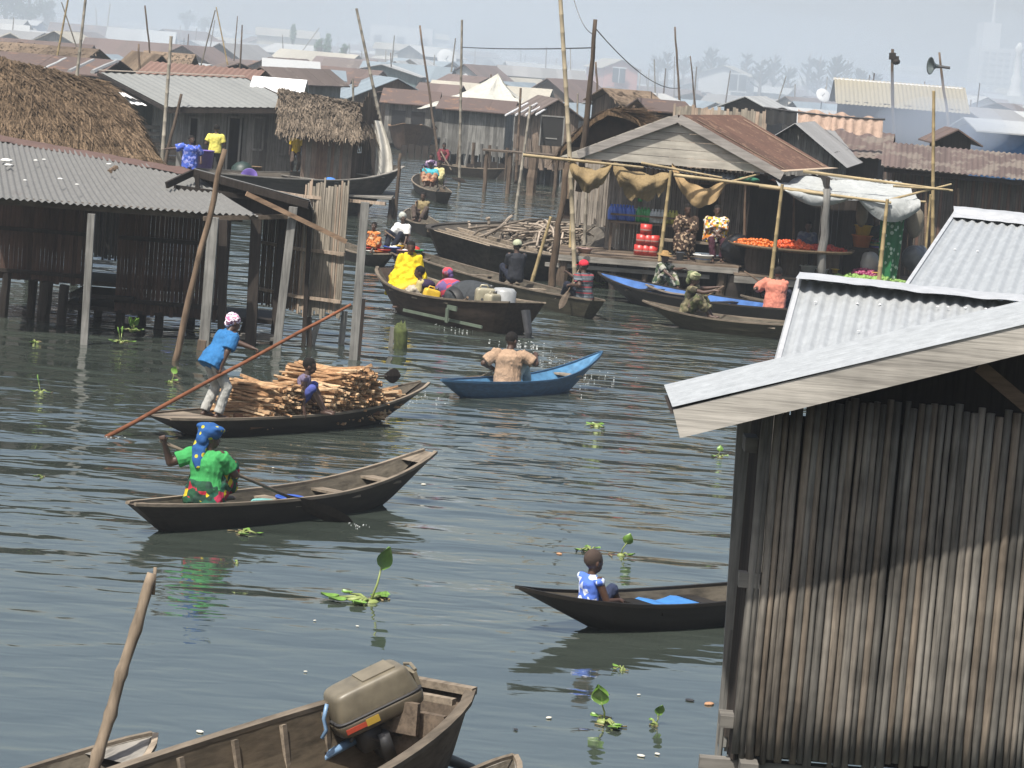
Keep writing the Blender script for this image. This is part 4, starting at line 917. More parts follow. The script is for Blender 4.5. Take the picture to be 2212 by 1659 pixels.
# --- E thatched cabin with warm planks
HE = root('thatched_cabin', on(720, 380, 97), 'small plank cabin with shaggy grey-brown thatch and reddish boards beside the channel', 'cabin')
ze = .75
c0, c1, c2 = on(648, 380, 96.0), on(757, 382, 96.4), on(812, 382, 98.2)
M = MB(); slats(M, ln2(c0), ln2(c1), ze, 3.0, .14, .005, jz=.03); put(M, HE, 'front_wall', wood('reddish_planks', (.33, .22, .16), warm=(.22, .20, .17)))
hx = (V((c2.x, c2.y, 0)) - V((c1.x, c1.y, 0))).length
M = MB(); slats(M, ln2(c1), ln2(c2), ze, 3.0, .16, .005, jz=.03, holes=((hx * .18, hx * .36, 2.0, 2.8),), top=lambda t: 3.1 + .95 * (1 - abs(2 * t - 1))); put(M, HE, 'gable_wall', W_BROWN)
r0_, r1_ = on(600, 192, 98.5), on(776, 222, 98.5)
f1 = patch(r0_, r1_, on(776, 293, 95.7), on(600, 272, 95.7), .25); thatch(HE, 'thatch_roof', f1, THB, 3800, .55, .035, 20, 10)
f2 = patch(r1_, r0_, r0_ + V((0, 2.4, -1.3)), r1_ + V((.9, 2.2, -1.5)), .2); thatch(HE, 'thatch_roof', f2, THB, 700, .5, .035)
M = MB()
Pe = patch(r1_, r1_ + V((.3, .3, -.05)), on(822, 300, 98.0), on(778, 296, 95.9), .05); straw(M, Pe, 900, .5, .03); M.tint(.5); M.grid(Pe, 6, 6); put(M, HE, 'thatch_hip', THB)
WHC = cloth('dirty_white_canvas', (.45, .435, .39), .6, 4)
o = root('canvas_sheet', on(810, 310, 97), 'dirty white canvas sheet hanging off the end of the thatched cabin', 'sheet'); M = MB()
p0, p1_, p2_, p3_ = on(800, 258, 97.6), on(822, 262, 97.8), on(848, 385, 97.2), on(806, 384, 97.0)
M.grid(lambda i, j: p0.lerp(p1_, i).lerp(p3_.lerp(p2_, i), j) + V((.12 * sin(j * 3), .12 * sin(i * 9 + j * 2), 0)), 16, 16); M.grid(lambda i, j: p0.lerp(p1_, i).lerp(p3_.lerp(p2_, i), j) + V((.12 * sin(j * 3) + .02, .14 + .1 * sin(i * 9 + j * 2), 0)), 16, 16)
put(M, o, 'cloth', WHC, True)
q = MB(); q.tint(.5); q.bar(on(806, 300, 96.4), on(806, 388, 96.4), .12, .12, up=V((0, 1, 0))); put(q, HE, 'corner_post', W_DARK)
# person in the gap, deck people
YEL = C('yellow_tshirt', (.62, .56, .12)); BLSH = pattern('blue_print_shirt', [(.05, .09, .4), (.05, .10, .42), (.06, .12, .45), (.25, .28, .6)], 14)
gp = 'people on the decks'
y_ = 97.0
person('child in dark yellow top half hidden in the gap beside the thatched cabin', on(636, 372, 99) , -1.4, .9, hz=.8, lean=5, shirt=C('ochre_top', (.55, .38, .03)), bottoms=C('brown_shorts', (.08, .06, .05)), vox=.022, face=False, group=gp)
pl = V((X(460, 96.5, .7), 96.5, .72)); person('person in yellow t-shirt and black trousers seen from behind before the dark doorway', pl, 1.5, 1.12, hz=.9, lean=3, lh=(.2, .22, 1.0), rh=(.25, -.2, 1.0), shirt=YEL, sleeve=.75, loose=.025, bottoms=C('black_trousers', (.012, .012, .014)), vox=.018, face=False, group=gp, bulk=1.05)
pl = V((X(405, 94.0, .3), 94.0, .45)); person('man in bright blue print shirt holding one arm out over the corrugated roof', pl, -1.35, 1.08, hz=.9, hyaw=.5, lh=(.1, .32, .95), rh=(.0, -.72, 1.22), le=(-.3, .6, -1), re=(-.2, -.4, -1), shirt=BLSH, sleeve=.95, loose=.06, shirtlen=.1, bottoms=C('blue_trousers', (.05, .09, .4)), curl=.3, vox=.014, group=gp, bulk=1.1)
# tubs and buckets on the deck
def pot(name, p, prof, m, label, cat, parts=(), group='tubs and buckets on the decks', rot=None):
    o = root(name, p, label, cat, group); q = MB(); q.lathe(prof, (0, 0, 0), 18, rot); q.build('vessel', m, o, True)
    for nm, pr, mm in parts: q = MB(); q.lathe(pr, (0, 0, 0), 18, rot); q.build(nm, mm, o, True)
    return o
PURP = plain('purple_plastic', (.14, .09, .36), .4); WHITEP = plain('white_plastic', (.7, .7, .66), .4)
def tubprof(r0, r1, h, t=.02): return [(0, .01), (r0, 0), (r1, h), (r1 + .02, h), (r1 + .02, h - .02), (r1 - t, h), (r0 - t, .03), (0, .03)]
pot('tub', V((X(438, 95.3, .8), 95.3, .71)), tubprof(.24, .32, 1.05), PURP, 'tall purple plastic barrel standing between the two people on the deck', 'barrel')
pot('bucket', V((X(514, 95.0, .8), 95.0, .71)), tubprof(.15, .2, .36), WHITEP, 'white bucket with yellow label in front of the purple bowls', 'bucket', [('yellow_label', [(.178, .08), (.196, .27)], plain('yellow_label', (.65, .4, .04), .5))])
pot('basin', V((X(488, 95.2, .8), 95.2, .71)), tubprof(.22, .32, .16), PURP, 'wide low purple basin on the deck', 'basin'); pot('basin', V((X(539, 95.2, .9), 95.2, .95)), tubprof(.14, .26, .25), PURP, 'purple bowl tipped on its side beside the white bucket', 'basin', rot=Matrix.Rotation(R(70), 3, 'X'))
pot('drum', V((X(522, 96.2, .8), 96.2, .71)), [(0, .75), (.2, .7), (.36, .55), (.4, .2), (.38, 0), (0, 0)], plain('dark_green_tank', (.02, .04, .035), .5), 'round dark green tank against the plank house wall', 'tank')
pot('basket', V((X(548, 96.4, .8), 96.4, .71)), tubprof(.2, .24, .6), wood('wicker', (.22, .15, .09)), 'brown wicker basket against the plank house wall', 'basket')
pot('basin', on(592, 395, 93.0), tubprof(.12, .22, .1), WHITEP, 'small white bowl on the rim of the dark barge', 'basin')
# ================================================================ boats further up the channel and their people
PB = 'people in the boats'
# --- motor boat full of people and bundles
pb, pi_ = boat('motor_boat', at(1138, 662, .62), at(834, 588, .75), 2.05, .55, 'wide plank boat packed with bundles, its bow passenger wrapped in bright yellow', cat='motor boat', mat=wood('brown_plank_hull', (.06, .042, .032), scl=(1.6, 14, 14)), bow=.3, stern=.14, ovb=.9, ovs=.5, ws=.9, wb=.5, full=.45, draft=.2, th=.05, thw=(.3, .5, .7), railw=.07, matin=W_HULLIN)
def pp(t, y, z): return bpt(pb, pi_, t, y, z)
def pl_(t, y, z): return V(((t - .5) * pi_['L'], y, z))
sgn = 1 # local +y = left when facing the bow = the camera's side
GRP = plain('pale_green_paint', (.10, .13, .095), .8, var=.3)
q = MB(); q.tint(.8)
for a, b in ((.10, .58),): q.bar(pl_(a, pi_['half'](a) * .95 + .015, .12), pl_(b, pi_['half'](b) * .95 + .02, .17), .03, .06)
q.build('rubbing_strake', GRP, pb)
q = MB(); q.box(pl_(.25, pi_['half'](.25) + .0, .42), (.34, .03, .1)); q.build('painted_letter', GRP, pb); q = MB(); q.box(pl_(.275, pi_['half'](.275) + .0, .25), (.09, .03, .3)); q.build('painted_letter', GRP, pb)
q = MB(); q.tube([pl_(-.02, .1, .55), pl_(-.05, .1, .1), pl_(-.05, .1, -.4)], [.11, .09, .06], 10, True, .6); q.box(pl_(-.03, .1, .0), (.25, .3, .04)); q.build('rudder_leg', DKM, pb)
YROBE = C('bright_yellow_cloak', (.62, .46, .015), .8, 6)
pz = pp(.86, -.1, .62)
o_, J = person('passenger wrapped in a big bright yellow cloak sitting on the bow', pz, pb.rotation_euler.z + 2.6, 1.05, hz=.1, lean=12, lh=(.2, .02, .2), rh=(.2, -.02, .2), le=(.2, .2, -1), re=(.2, -.2, -1), shirt=YROBE, sleeve=.9, skin=SKIN2, vox=.018, face=False, group=PB, bulk=1.1, legs=False)
q = MB(); q.tube([V((.02, 0, .60)), V((.02, .0, .46)), V((.07, .0, .2)), V((.16, .0, -.08)), V((.22, .0, -.24))], [.1, .25, .35, .44, .48], 16, True, .75, V((1, 0, 0))); remesh(q, 'cloak', YROBE, o_, .02, fold=.05)
def PP(lab, t, y, z, yaw, **kw):
    kw.setdefault('vox', .017); kw.setdefault('face', False); kw.setdefault('group', PB)
    return person(lab, pp(t, y, z), pb.rotation_euler.z + yaw, kw.pop('S', 1.0), **kw)
PP('person in pale yellow shirt with dark shawl slumped among the jerrycans', .66, .15, .15, 1.0, hz=.15, lean=14, shirt=C('pale_yellow_blouse', (.42, .36, .17)), sleeve=1.6, lf=(.5, .1, .05), rf=(.5, -.1, .05), lh=(.4, .1, .2), rh=(.4, -.1, .2), skirt=C('cream_wrapper', (.42, .38, .3)), female=True)
q = MB(); q.ell((0, 0, 0), (.2, .22, .12), None, 12, 8); o = q.build('shawl', C('dark_purple_cloth', (.03, .02, .05)), smooth=True); o.location = pp(.655, .16, .68); tag(o, 'dark purple shawl bundled at the neck of the slumped person', 'shawl')
PP('passenger in red and pink checked wrap leaning on the bundles', .56, -.3, .15, .6, hz=.2, lean=25, shirt=pattern('red_check', [(.42, .05, .08), (.30, .14, .2), (.45, .06, .08), (.12, .08, .2)], 9), sleeve=1.8, hat=('scarf', pattern('red_check', [], 9)), lf=(.5, .1, .05), rf=(.5, -.1, .05), female=True)
def bundle(name, p, r, m, label, cat='bundle', rz=0, group='cargo in the packed motor boat', extra=None, vox=.03):
    o = root(name, p, label, cat, group, rz); q = MB(); q.ell((0, 0, 0), r, None, 18, 12)
    for k in range(7): a = rnd.random() * 6.28; q.ell((cos(a) * r[0] * .6, sin(a) * r[1] * .6, rnd.uniform(-.2, .5) * r[2]), (r[0] * .5, r[1] * .5, r[2] * .55), None, 10, 7)
    remesh(q, 'wrapping', m, o, vox); return o
TARP = C('dark_grey_tarpaulin', (.045, .05, .055), .8, 6)
bundle('tarpaulin_bundle', pp(.42, -.15, .5), (.55, .42, .42), TARP, 'big dark grey tarpaulin bundle amidships')
q = MB(); q.lathe([(.28, 0), (.34, .12), (.30, .2), (.22, .2), (.2, .02)], (0, 0, 0), 18, Matrix.Rotation(R(80), 3, 'X')); o = q.build('black_tyre', plain('black_rubber', (.012, .012, .012), .6), smooth=True); o.location = pp(.43, .32, .42); o.rotation_euler.z = pb.rotation_euler.z; tag(o, 'black tyre leaning against the dark grey tarpaulin bundle', 'tyre')
bundle('red_bundle', pp(.53, .0, .62), (.32, .3, .28), pattern('red_check', [], 9), 'red and pink bundle behind the slumped passenger')
YP = plain('yellow_jerrycan', (.65, .42, .03), .4)
def can(p, s, label, rz=0, tilt=0, m=YP, group='cargo in the packed motor boat'):
    o = root('jerrycan', p, label, 'jerrycan', group, rz); rr = Matrix.Rotation(tilt, 3, 'Y'); q = MB(); rbox(q, (0, 0, 0), .2 * s, .13 * s, .27 * s, .97, rot=rr, ex=7); q.build('can_body', m, o, True)
    q = MB(); q.tube([rr @ V((.1 * s, 0, .26 * s)), rr @ V((.1 * s, 0, .33 * s))], .035 * s, 8); q.build('screw_cap', plain('dark_cap', (.05, .05, .05), .4), o, True)
    q = MB(); q.tube([rr @ V((-.12 * s, 0, .26 * s)), rr @ V((-.09 * s, 0, .32 * s)), rr @ V((.02 * s, 0, .32 * s)), rr @ V((.05 * s, 0, .26 * s))], .018 * s, 6); q.build('handle', m, o, True)
can(pp(.745, .25, .42), 1.3, 'large yellow jerrycan lying by the yellow-cloaked passenger', .6, 1.2); can(pp(.52, .52, .42), .9, 'small yellow jerrycan upright at the near side of the packed boat', .3, .2)
can(pp(.2, .3, .58), 1.1, 'dirty clear jerrycan near the stern of the packed boat', .2, 0, plain('dirty_clear_plastic', (.34, .31, .22), .3)); can(pp(.12, .42, .56), .9, 'second clear jerrycan nearest the stern post of the packed boat', .9, 0, plain('dirty_clear_plastic', (.34, .31, .22), .3))
pot('drum', pp(.17, -.05, .45), [(0, 0), (.26, 0), (.27, .05), (.25, .1), (.26, .38), (.2, .44), (0, .46)], plain('steel_drum', (.32, .33, .33), .4, 0), 'metal cooking drum behind the clear jerrycans', 'drum', group='cargo in the packed motor boat')
for k, (t, y, m) in enumerate(((.33, .1, POLE), (.30, .25, DKM), (.36, .4, POLE))):
    rodthing('stick', pp(t, y, .35), pp(t - .12, y + .2, .65), .03, ('brown stick', 'dark metal rod', 'brown split stick')[k] + ' poking out between tarpaulin and clear cans', 'stick', m)
# --- long rear boat with the red-capped paddler
lb, li = boat('canoe', at(1291, 652, .42), at(845, 530, .45), 1.05, .34, 'very long grey canoe with red-capped paddler, passing behind the packed motor boat', mat=wood('olive_hull', (.07, .062, .04), scl=(1.6, 14, 14)), matin=W_HULLIN, bow=.12, stern=.1, ovb=.6, ovs=.5, wb=.15, ws=.35, thw=(.12, .3, .42, .55), full=.4, railw=.06)
def lp(t, y, z): return bpt(lb, li, t, y, z)
al = lb.rotation_euler.z
STR = pattern('striped_shirt', [(.06, .07, .08), (.07, .08, .09), (.28, .04, .05), (.07, .08, .09), (.13, .15, .17)], 8, which='stripes')
pc = lp(.055, 0, .35)
person('man in red cap and grey striped shirt paddling the very long canoe from its end', pc, al + .25, 1.05, hz=.1, lean=10, hyaw=.2, lh=on(1232, 615, pc.y - .1), rh=on(1228, 590, pc.y + .25), world=True, lf=(.6, .1, .05), rf=(.6, -.1, .05), shirt=STR, sleeve=.8, loose=.03, bottoms=C('dark_navy', (.015, .018, .03)), hat=('cap', C('red_cap', (.55, .03, .05))), vox=.014, face=False, group=PB, curl=1.3, bulk=1.1)
a = on(1240, 583, pc.y + .2); paddle('paddle', a + V((.15, 0, .12)), on(1226, 632, pc.y - .15), 'grey paddle held upright by the man in the red cap', blade=.5, bw=.08)
pc = lp(.34, .1, .25)
person('man in faded green cap and charcoal t-shirt sitting beyond the packed motor boat', pc, al - .1, 1.1, hz=.25, lean=4, lh=(.45, .1, .1), rh=(.4, -.1, .1), lf=(.6, .1, .05), rf=(.6, -.1, .05), shirt=C('charcoal_tshirt', (.022, .024, .03)), sleeve=.8, bottoms=C('dark_navy', (.015, .018, .03)), hat=('cap', C('faded_green_cap', (.38, .40, .28))), vox=.014, face=False, group=PB, hyaw=.1)
# --- canoes coming down the channel
def small(name, a, b, B, H, label, **kw): return boat(name, a, b, B, H, label, mat=W_HULL, matin=W_HULLIN, ovb=.7, ovs=.5, **kw)
c1_, n1 = small('canoe', at(838, 552, .3), at(955, 556, .35), .9, .28, 'goods canoe heaped with coloured plastics and paddled by the person in white', bow=.15, wb=.1, ws=.3)
yw = bpt(c1_, n1, .4, .15, .3)
person('person in white shirt and pale cap paddling the goods canoe with one arm out', on(870, 540, yw.y + .3), -2.3, 1.0, hz=.2, lean=8, hyaw=1.0, lh=on(872, 535, yw.y - .1), rh=on(836, 505, yw.y + .1), world=True, lf=(.5, .1, .05), rf=(.5, -.1, .05), shirt=C('white_shirt', (.66, .66, .64)), sleeve=.85, loose=.035, bottoms=C('dark_navy', (.015, .018, .03)), hat=('scarf', C('pale_cap', (.4, .42, .38))), vox=.014, group=PB, bulk=1.05, curl=1.3)
paddle('paddle', on(831, 499, yw.y + .05), on(876, 531, yw.y - .15), 'dark thin paddle held crosswise by the person in white', blade=.3)
cols = {'red': plain('red_plastic', (.5, .04, .03), .4), 'blue': plain('blue_plastic', (.03, .09, .4), .4), 'yellow': YP, 'white': WHITEP, 'pink': plain('pink_cloth', (.6, .35, .38), .8), 'green': plain('green_plastic', (.03, .28, .08), .4), 'orange': plain('orange_plastic', (.6, .16, .03), .4)}
for k, (u, v, c_, r) in enumerate(((846, 543, 'blue', .22), (852, 536, 'white', .15), (862, 535, 'yellow', .15), (850, 548, 'red', .14), (866, 549, 'pink', .22), (896, 540, 'red', .16), (904, 543, 'green', .12), (876, 545, 'white', .15))):
    p = on(u, v, yw.y - .15 + .05 * (k % 3)); pot('basin' if k % 2 == 0 else 'parcel', p - V((0, 0, .05)), tubprof(r * .7, r, r * .8) if k % 2 == 0 else [(0, r), (r * .7, r * .8), (r, r * .3), (r * .8, 0), (0, 0)], cols[c_], '%s %s in the goods canoe, %s' % (c_, 'basin' if k % 2 == 0 else 'parcel', ('beside the white ball', 'on the blue basin', 'at the knee of the paddler', 'at the tip of the hull', 'right in the middle', 'behind the paddler', 'next to the black canoe end', 'against the pink basin')[k]), 'basin' if k % 2 == 0 else 'parcel', group='goods in the goods canoe')
c2_, n2 = small('canoe', at(735, 528, .3), at(842, 556, .3), .85, .26, 'low canoe of the girl in the orange dress, half hidden by the square post', bow=.12)
p = bpt(c2_, n2, .78, 0, .2)
person('girl in orange patterned dress sitting upright in the half hidden canoe', on(805, 543, p.y), -1.8, .85, hz=.12, lean=2, lh=(.3, .16, .12), rh=(.3, -.16, .12), lf=(.5, .1, .05), rf=(.5, -.1, .05), shirt=pattern('orange_print', [(.5, .2, .06), (.45, .14, .04), (.45, .34, .2), (.2, .07, .03)], 16), sleeve=.2, skirt=pattern('orange_print', [], 16), vox=.014, group=PB, female=True)
for k, (u, v, c_) in enumerate(((793, 543, 'red'), (800, 550, 'white'), (818, 551, 'orange'), (828, 548, 'red'))):
    pot('basin', on(u, v, p.y - .25), tubprof(.13, .18, .12), cols[c_], '%s bowl beside the girl in the orange dress%s' % (c_, ('', '', '', ', nearer the hull tip')[k]), 'basin', group='bowls in the girl canoe')
c3_, n3 = small('canoe', at(940, 494, .3), at(885, 455, .4), .95, .3, 'short canoe seen end-on with boy in khaki shirt', bow=.15, ws=.55)
p = bpt(c3_, n3, .45, 0, .3)
person('boy in khaki shirt holding a dark paddle upright in end-on canoe', on(912, 476, p.y), -1.9, .95, hz=.15, lean=4, lh=on(899, 452, p.y - .1), rh=on(899, 438, p.y), world=True, lf=(.45, .1, .05), rf=(.45, -.1, .05), shirt=C('khaki_shirt', (.24, .19, .1)), sleeve=.8, bottoms=C('brown_shorts', (.08, .06, .05)), vox=.015, group=PB, curl=1.3, face=False)
paddle('paddle', on(898, 434, p.y - .05), on(899, 470, p.y - .1), 'dark upright paddle of the khaki-shirted boy', blade=.35)
c4_, n4 = small('canoe', at(958, 420, .35), at(905, 380, .4), 1.15, .32, 'far canoe carrying women in turquoise and yellow', bow=.15, ws=.6)
p = bpt(c4_, n4, .4, 0, .3)
person('woman in turquoise top and mauve head wrap paddling a far canoe', on(928, 402, p.y), -1.7, 1.05, hz=.15, lean=5, lh=on(945, 400, p.y - .2), rh=on(910, 368, p.y - .1), world=True, lf=(.45, .1, .05), rf=(.45, -.1, .05), shirt=C('turquoise_top', (.07, .38, .45)), sleeve=.8, loose=.04, skirt=pattern('rust_print', [(.3, .14, .08), (.2, .08, .05), (.35, .22, .14)], 9), hat=('turban', pattern('mauve_wrap', [(.16, .11, .2), (.4, .32, .4), (.1, .07, .13)], 8)), vox=.018, group=PB, face=False, bulk=1.15)
person('woman in pale yellow dress sitting behind the turquoise one', on(947, 398, p.y + .9), -1.9, 1.0, hz=.15, lean=5, lf=(.45, .1, .05), rf=(.45, -.1, .05), shirt=C('primrose', (.55, .5, .25)), sleeve=.6, skirt=C('primrose', (.55, .5, .25)), vox=.018, group=PB, face=False, female=True)
person('person in mauve shirt at the rear of the far canoe with the women', on(930, 383, p.y + 2.0), -1.9, 1.0, hz=.15, lean=5, lf=(.45, .1, .05), rf=(.45, -.1, .05), shirt=pattern('mauve_wrap', [], 8), sleeve=.6, bottoms=C('dark_navy', (.015, .018, .03)), vox=.02, group=PB, face=False)
paddle('paddle', on(914, 360, p.y - .1), on(950, 405, p.y - .3), 'pale paddle crossing the woman in turquoise', blade=.5, m=W_RAIL); paddle('paddle', on(952, 378, p.y + .8), on(978, 385, p.y + .2), 'dark oar stretched out behind the woman in yellow', blade=.9, m=W_DARK, mb_=W_DARK)
c5_, n5 = small('canoe', at(1089, 368, .45), at(940, 352, .45), 1.0, .4, 'long thin far canoe in front of the channel hut stilts', bow=.1)
p = bpt(c5_, n5, .92, 0, .3); person('person in dark red wrapper poling from the end of the long thin far canoe', on(957, 352, p.y), -1.6, 1.0, hz=.15, lean=12, lf=(.45, .1, .05), rf=(.45, -.1, .05), lh=(.4, .1, .5), rh=(.3, -.1, .3), shirt=C('dark_red', (.16, .03, .04)), bottoms=C('dark_red', (.16, .03, .04)), vox=.022, group=PB, face=False)
rodthing('oar', on(952, 325, p.y - .1), on(975, 368, p.y - 1), .035, 'pale oar of the person in the dark red wrapper', 'oar', W_RAIL, 'paddles and poles in hand')
# --- cargo barge with branches
BG = wood('barge_wood', (.075, .066, .055), scl=(1.4, 10, 10), stain=.7); BGI = wood('barge_inside', (.13, .115, .095), scl=(1.4, 10, 10))
bg_, bi = boat('barge', at(985, 506, 1.05), at(1262, 500, 1.05), 4.0, .86, 'big blackened wooden barge loaded with crooked grey branches', cat='barge', mat=BG, matin=BGI, rail=BG, bow=.45, stern=.12, ovb=1.0, ovs=.7, ws=1.9, wb=.6, full=.5, draft=.3, th=.08, thw=(), railw=.14, floor=.4, flare=.8)
bg_.rotation_euler.x = R(7.5)   # heeled a little under its load
for t in (.12, .2, .3, .42, .7): q = MB(); q.tint(.9); q.bar(V(((t - .5) * bi['L'], -bi['half'](t), bi['sheer'](t) - .1)), V(((t - .5) * bi['L'], bi['half'](t), bi['sheer'](t) - .1)), .12, .08); q.build('cross_beam', W_RAIL, bg_)
BR = wood('peeled_branch', (.36, .30, .24), scl=(2, 10, 10))
def heapsticks(label, n, t0, t1, y0, y1, z0, z1, ln=(1.2, 2.2), r=.035, group='branches and props in the barge'):
    o = root('branch_heap', bpt(bg_, bi, (t0 + t1) / 2, (y0 + y1) / 2, z0), label, 'branches', group); M = MB()
    for _ in range(n):
        c = bpt(bg_, bi, rnd.uniform(t0, t1), rnd.uniform(y0, y1), rnd.uniform(z0, z1)); a = rnd.gauss(.9, .5); l = rnd.uniform(*ln) / 2; d = V((cos(a), sin(a), rnd.uniform(-.05, .2))); w_ = V((0, 0, rnd.uniform(-.05, .25))); M.tint()
        M.tube([c - d * l, c - d * l * .4 + w_, c + d * l * .4 + w_ + V((rnd.uniform(-.1, .1), 0, 0)), c + d * l + V((rnd.uniform(-.2, .2), 0, rnd.uniform(-.1, .2)))], [r, r * .9, r * .8, r * .5], 6)
    put(M, o, 'tangled_branches', BR, True); return o
heapsticks('fan of crooked pale branches in the middle of the barge', 30, .42, .66, -.9, 1.0, .7, 1.15); heapsticks('second heap of curved branches toward the pointed barge end', 24, .7, .86, -.6, .7, .75, 1.2, (.9, 1.6))
for k, (u0, v0, u1, v1) in enumerate(((1013, 478, 1018, 504), (1028, 486, 1036, 506), (1054, 472, 1056, 508), (1064, 506, 1106, 466), (1050, 472, 1058, 471))):
    rodthing('prop_stick', on(u1, v1, 77.3) if k != 3 else on(u0, v0, 77), on(u0, v0, 77.3) if k != 3 else on(u1, v1, 77.6), .04, ('short pale stick standing by the wide barge end', 'slanting short stick in the barge', 'T-shaped prop stick in the barge', 'long diagonal stick in the barge', 'small crosspiece on the T-shaped prop')[k], 'stick', BR, 'branches and props in the barge')
# dark barge moored under the deck, left
db, di = boat('barge', on(380, 412, 92.0), on(846, 388, 97.5), 3.2, 1.15, 'huge dark open barge moored before the thatched cabin, blue rag on its rim', cat='barge', mat=BG, matin=BGI, rail=W_GREYX, bow=.5, stern=.1, ovb=1.2, ovs=.5, ws=2.4, wb=1.2, full=.5, draft=.2, th=.1, thw=(.35, .6, .85), thwm=W_GREYX, railw=.13, floor=.2, flare=.8)
q = MB(); q.ell((0, 0, 0), (.22, .15, .14), None, 10, 7); q.ell((0, -.1, -.15), (.16, .08, .18), None, 10, 7); o = q.build('blue_rag', C('blue_cloth', (.06, .2, .6)), smooth=True); o.location = on(713, 392, 95.0); tag(o, 'blue rag draped over the rim of the huge dark barge', 'rag')
# moored boat seen bow-on at the end of the channel
mb_, mi = boat('barge', on(892, 268, 163), on(890, 292, 154), 2.6, 1.2, 'brown decked boat seen bow-on at the end of the channel', cat='barge', mat=wood('brown_boat', (.16, .10, .07)), matin=W_BROWN, rail=wood('warm_plank', (0, 0, 0)), bow=.3, ovb=.9, wb=.9, ws=2.0, full=.4, draft=.2, th=.08, railw=.15, thw=())
tipdeck(mb_, mi, .5, 1, wood('warm_plank', (0, 0, 0)))
# --- boats before the shop
BLT = plain('blue_tarpaulin_lining', (.05, .13, .34), .4, var=.5, scale=3)
s1, si1 = boat('canoe', at(1292, 597, .5), at(1790, 682, .35), 1.9, .34, 'long canoe lined with bright blue sheeting, in front of the shop deck', mat=W_HULLD, matin=BLT, rail=W_HULL, bow=.1, stern=.25, ovb=.8, ovs=1.2, thw=(.22, .52), full=.5, railw=.05)
s2, si2 = boat('canoe', at(1388, 660, .4), at(1800, 712, .3), 1.25, .3, 'brown-grey canoe crossing in front of the blue-lined one, with turbaned woman', mat=wood('olive_hull', (0, 0, 0)), matin=W_HULLIN, rail=W_RAIL, bow=.1, stern=.2, ovb=.8, ovs=1.0, thw=(.7,), full=.5, railw=.05)
s3, si3 = boat('canoe', at(1600, 645, .35), at(1830, 668, .35), .8, .3, 'plain brown canoe tucked between blue-lined canoe and the deck piles', mat=W_BROWNX, matin=W_HULLIN, rail=W_RAIL)
CAMO = pattern('camo_print', [(.05, .08, .05), (.3, .3, .25), (.03, .04, .03), (.12, .14, .08), (.35, .33, .28)], 11)
CAMO2 = pattern('brown_camo', [(.1, .09, .05), (.05, .045, .03), (.17, .15, .09), (.08, .09, .04)], 9)
s4, si4 = boat('canoe', at(1395, 622, .35), at(1560, 642, .3), .9, .3, 'short dark canoe behind the blue-lined one, under a straw-hatted man', mat=W_HULLD, matin=BLT)
p = on(1420, 622, 70.6)
person('man in green camouflage shirt and straw hat pointing from beneath the deck edge', p, -.5, 1.0, hz=.15, lean=12, lh=on(1476, 580, 70.4), rh=on(1455, 602, 70.0), world=True, lf=(.5, .1, .05), rf=(.5, -.1, .05), shirt=CAMO, sleeve=.8, bottoms=CAMO, hat=('hat', wood('straw_hat', (.4, .25, .1))), vox=.015, group=PB, face=False, curl=.6)
pc = bpt(s2, si2, .235, 0, .3)
person('woman in brown camouflage dress and olive headwrap reaching out with a paddle', pc, -.25, 1.05, hz=.12, lean=8, lh=on(1562, 620, pc.y + .2), rh=on(1545, 628, pc.y - .2), world=True, lf=(.5, .1, .05), rf=(.5, -.1, .05), shirt=CAMO2, sleeve=.5, skirt=CAMO2, hat=('turban', pattern('olive_wrap', [(.2, .22, .12), (.1, .12, .06), (.3, .3, .18)], 8)), vox=.015, group=PB, face=False, curl=1.2, female=True)
paddle('paddle', on(1564, 618, pc.y + .1), on(1505, 652, pc.y - .2), 'dark paddle of the woman in brown camouflage', blade=.3)
p = bpt(s1, si1, .80, 0, .25); pc = on(1672, 668, p.y)
person('man in salmon pink shirt seen from behind, lifting a silver-tipped paddle', pc, 1.2, 1.06, hz=.15, lean=6, hyaw=-.1, lh=on(1632, 622, pc.y - .05), rh=(0, 0, 0) and on(1640, 640, pc.y + .3), world=True, lf=(.6, .15, .05), rf=(.6, -.1, .05), shirt=C('salmon_shirt', (.56, .20, .14), .8), sleeve=1.5, loose=.05, bottoms=C('dark_navy', (.015, .018, .03)), vox=.014, group=PB, face=False, curl=1.2, bulk=1.18, shirtlen=.06, le=(-.2, 1, -.8))
paddle('paddle', on(1608, 586, pc.y + .1), on(1660, 622, pc.y + .35), 'wooden paddle with silver handle held by the man in salmon', blade=.4)
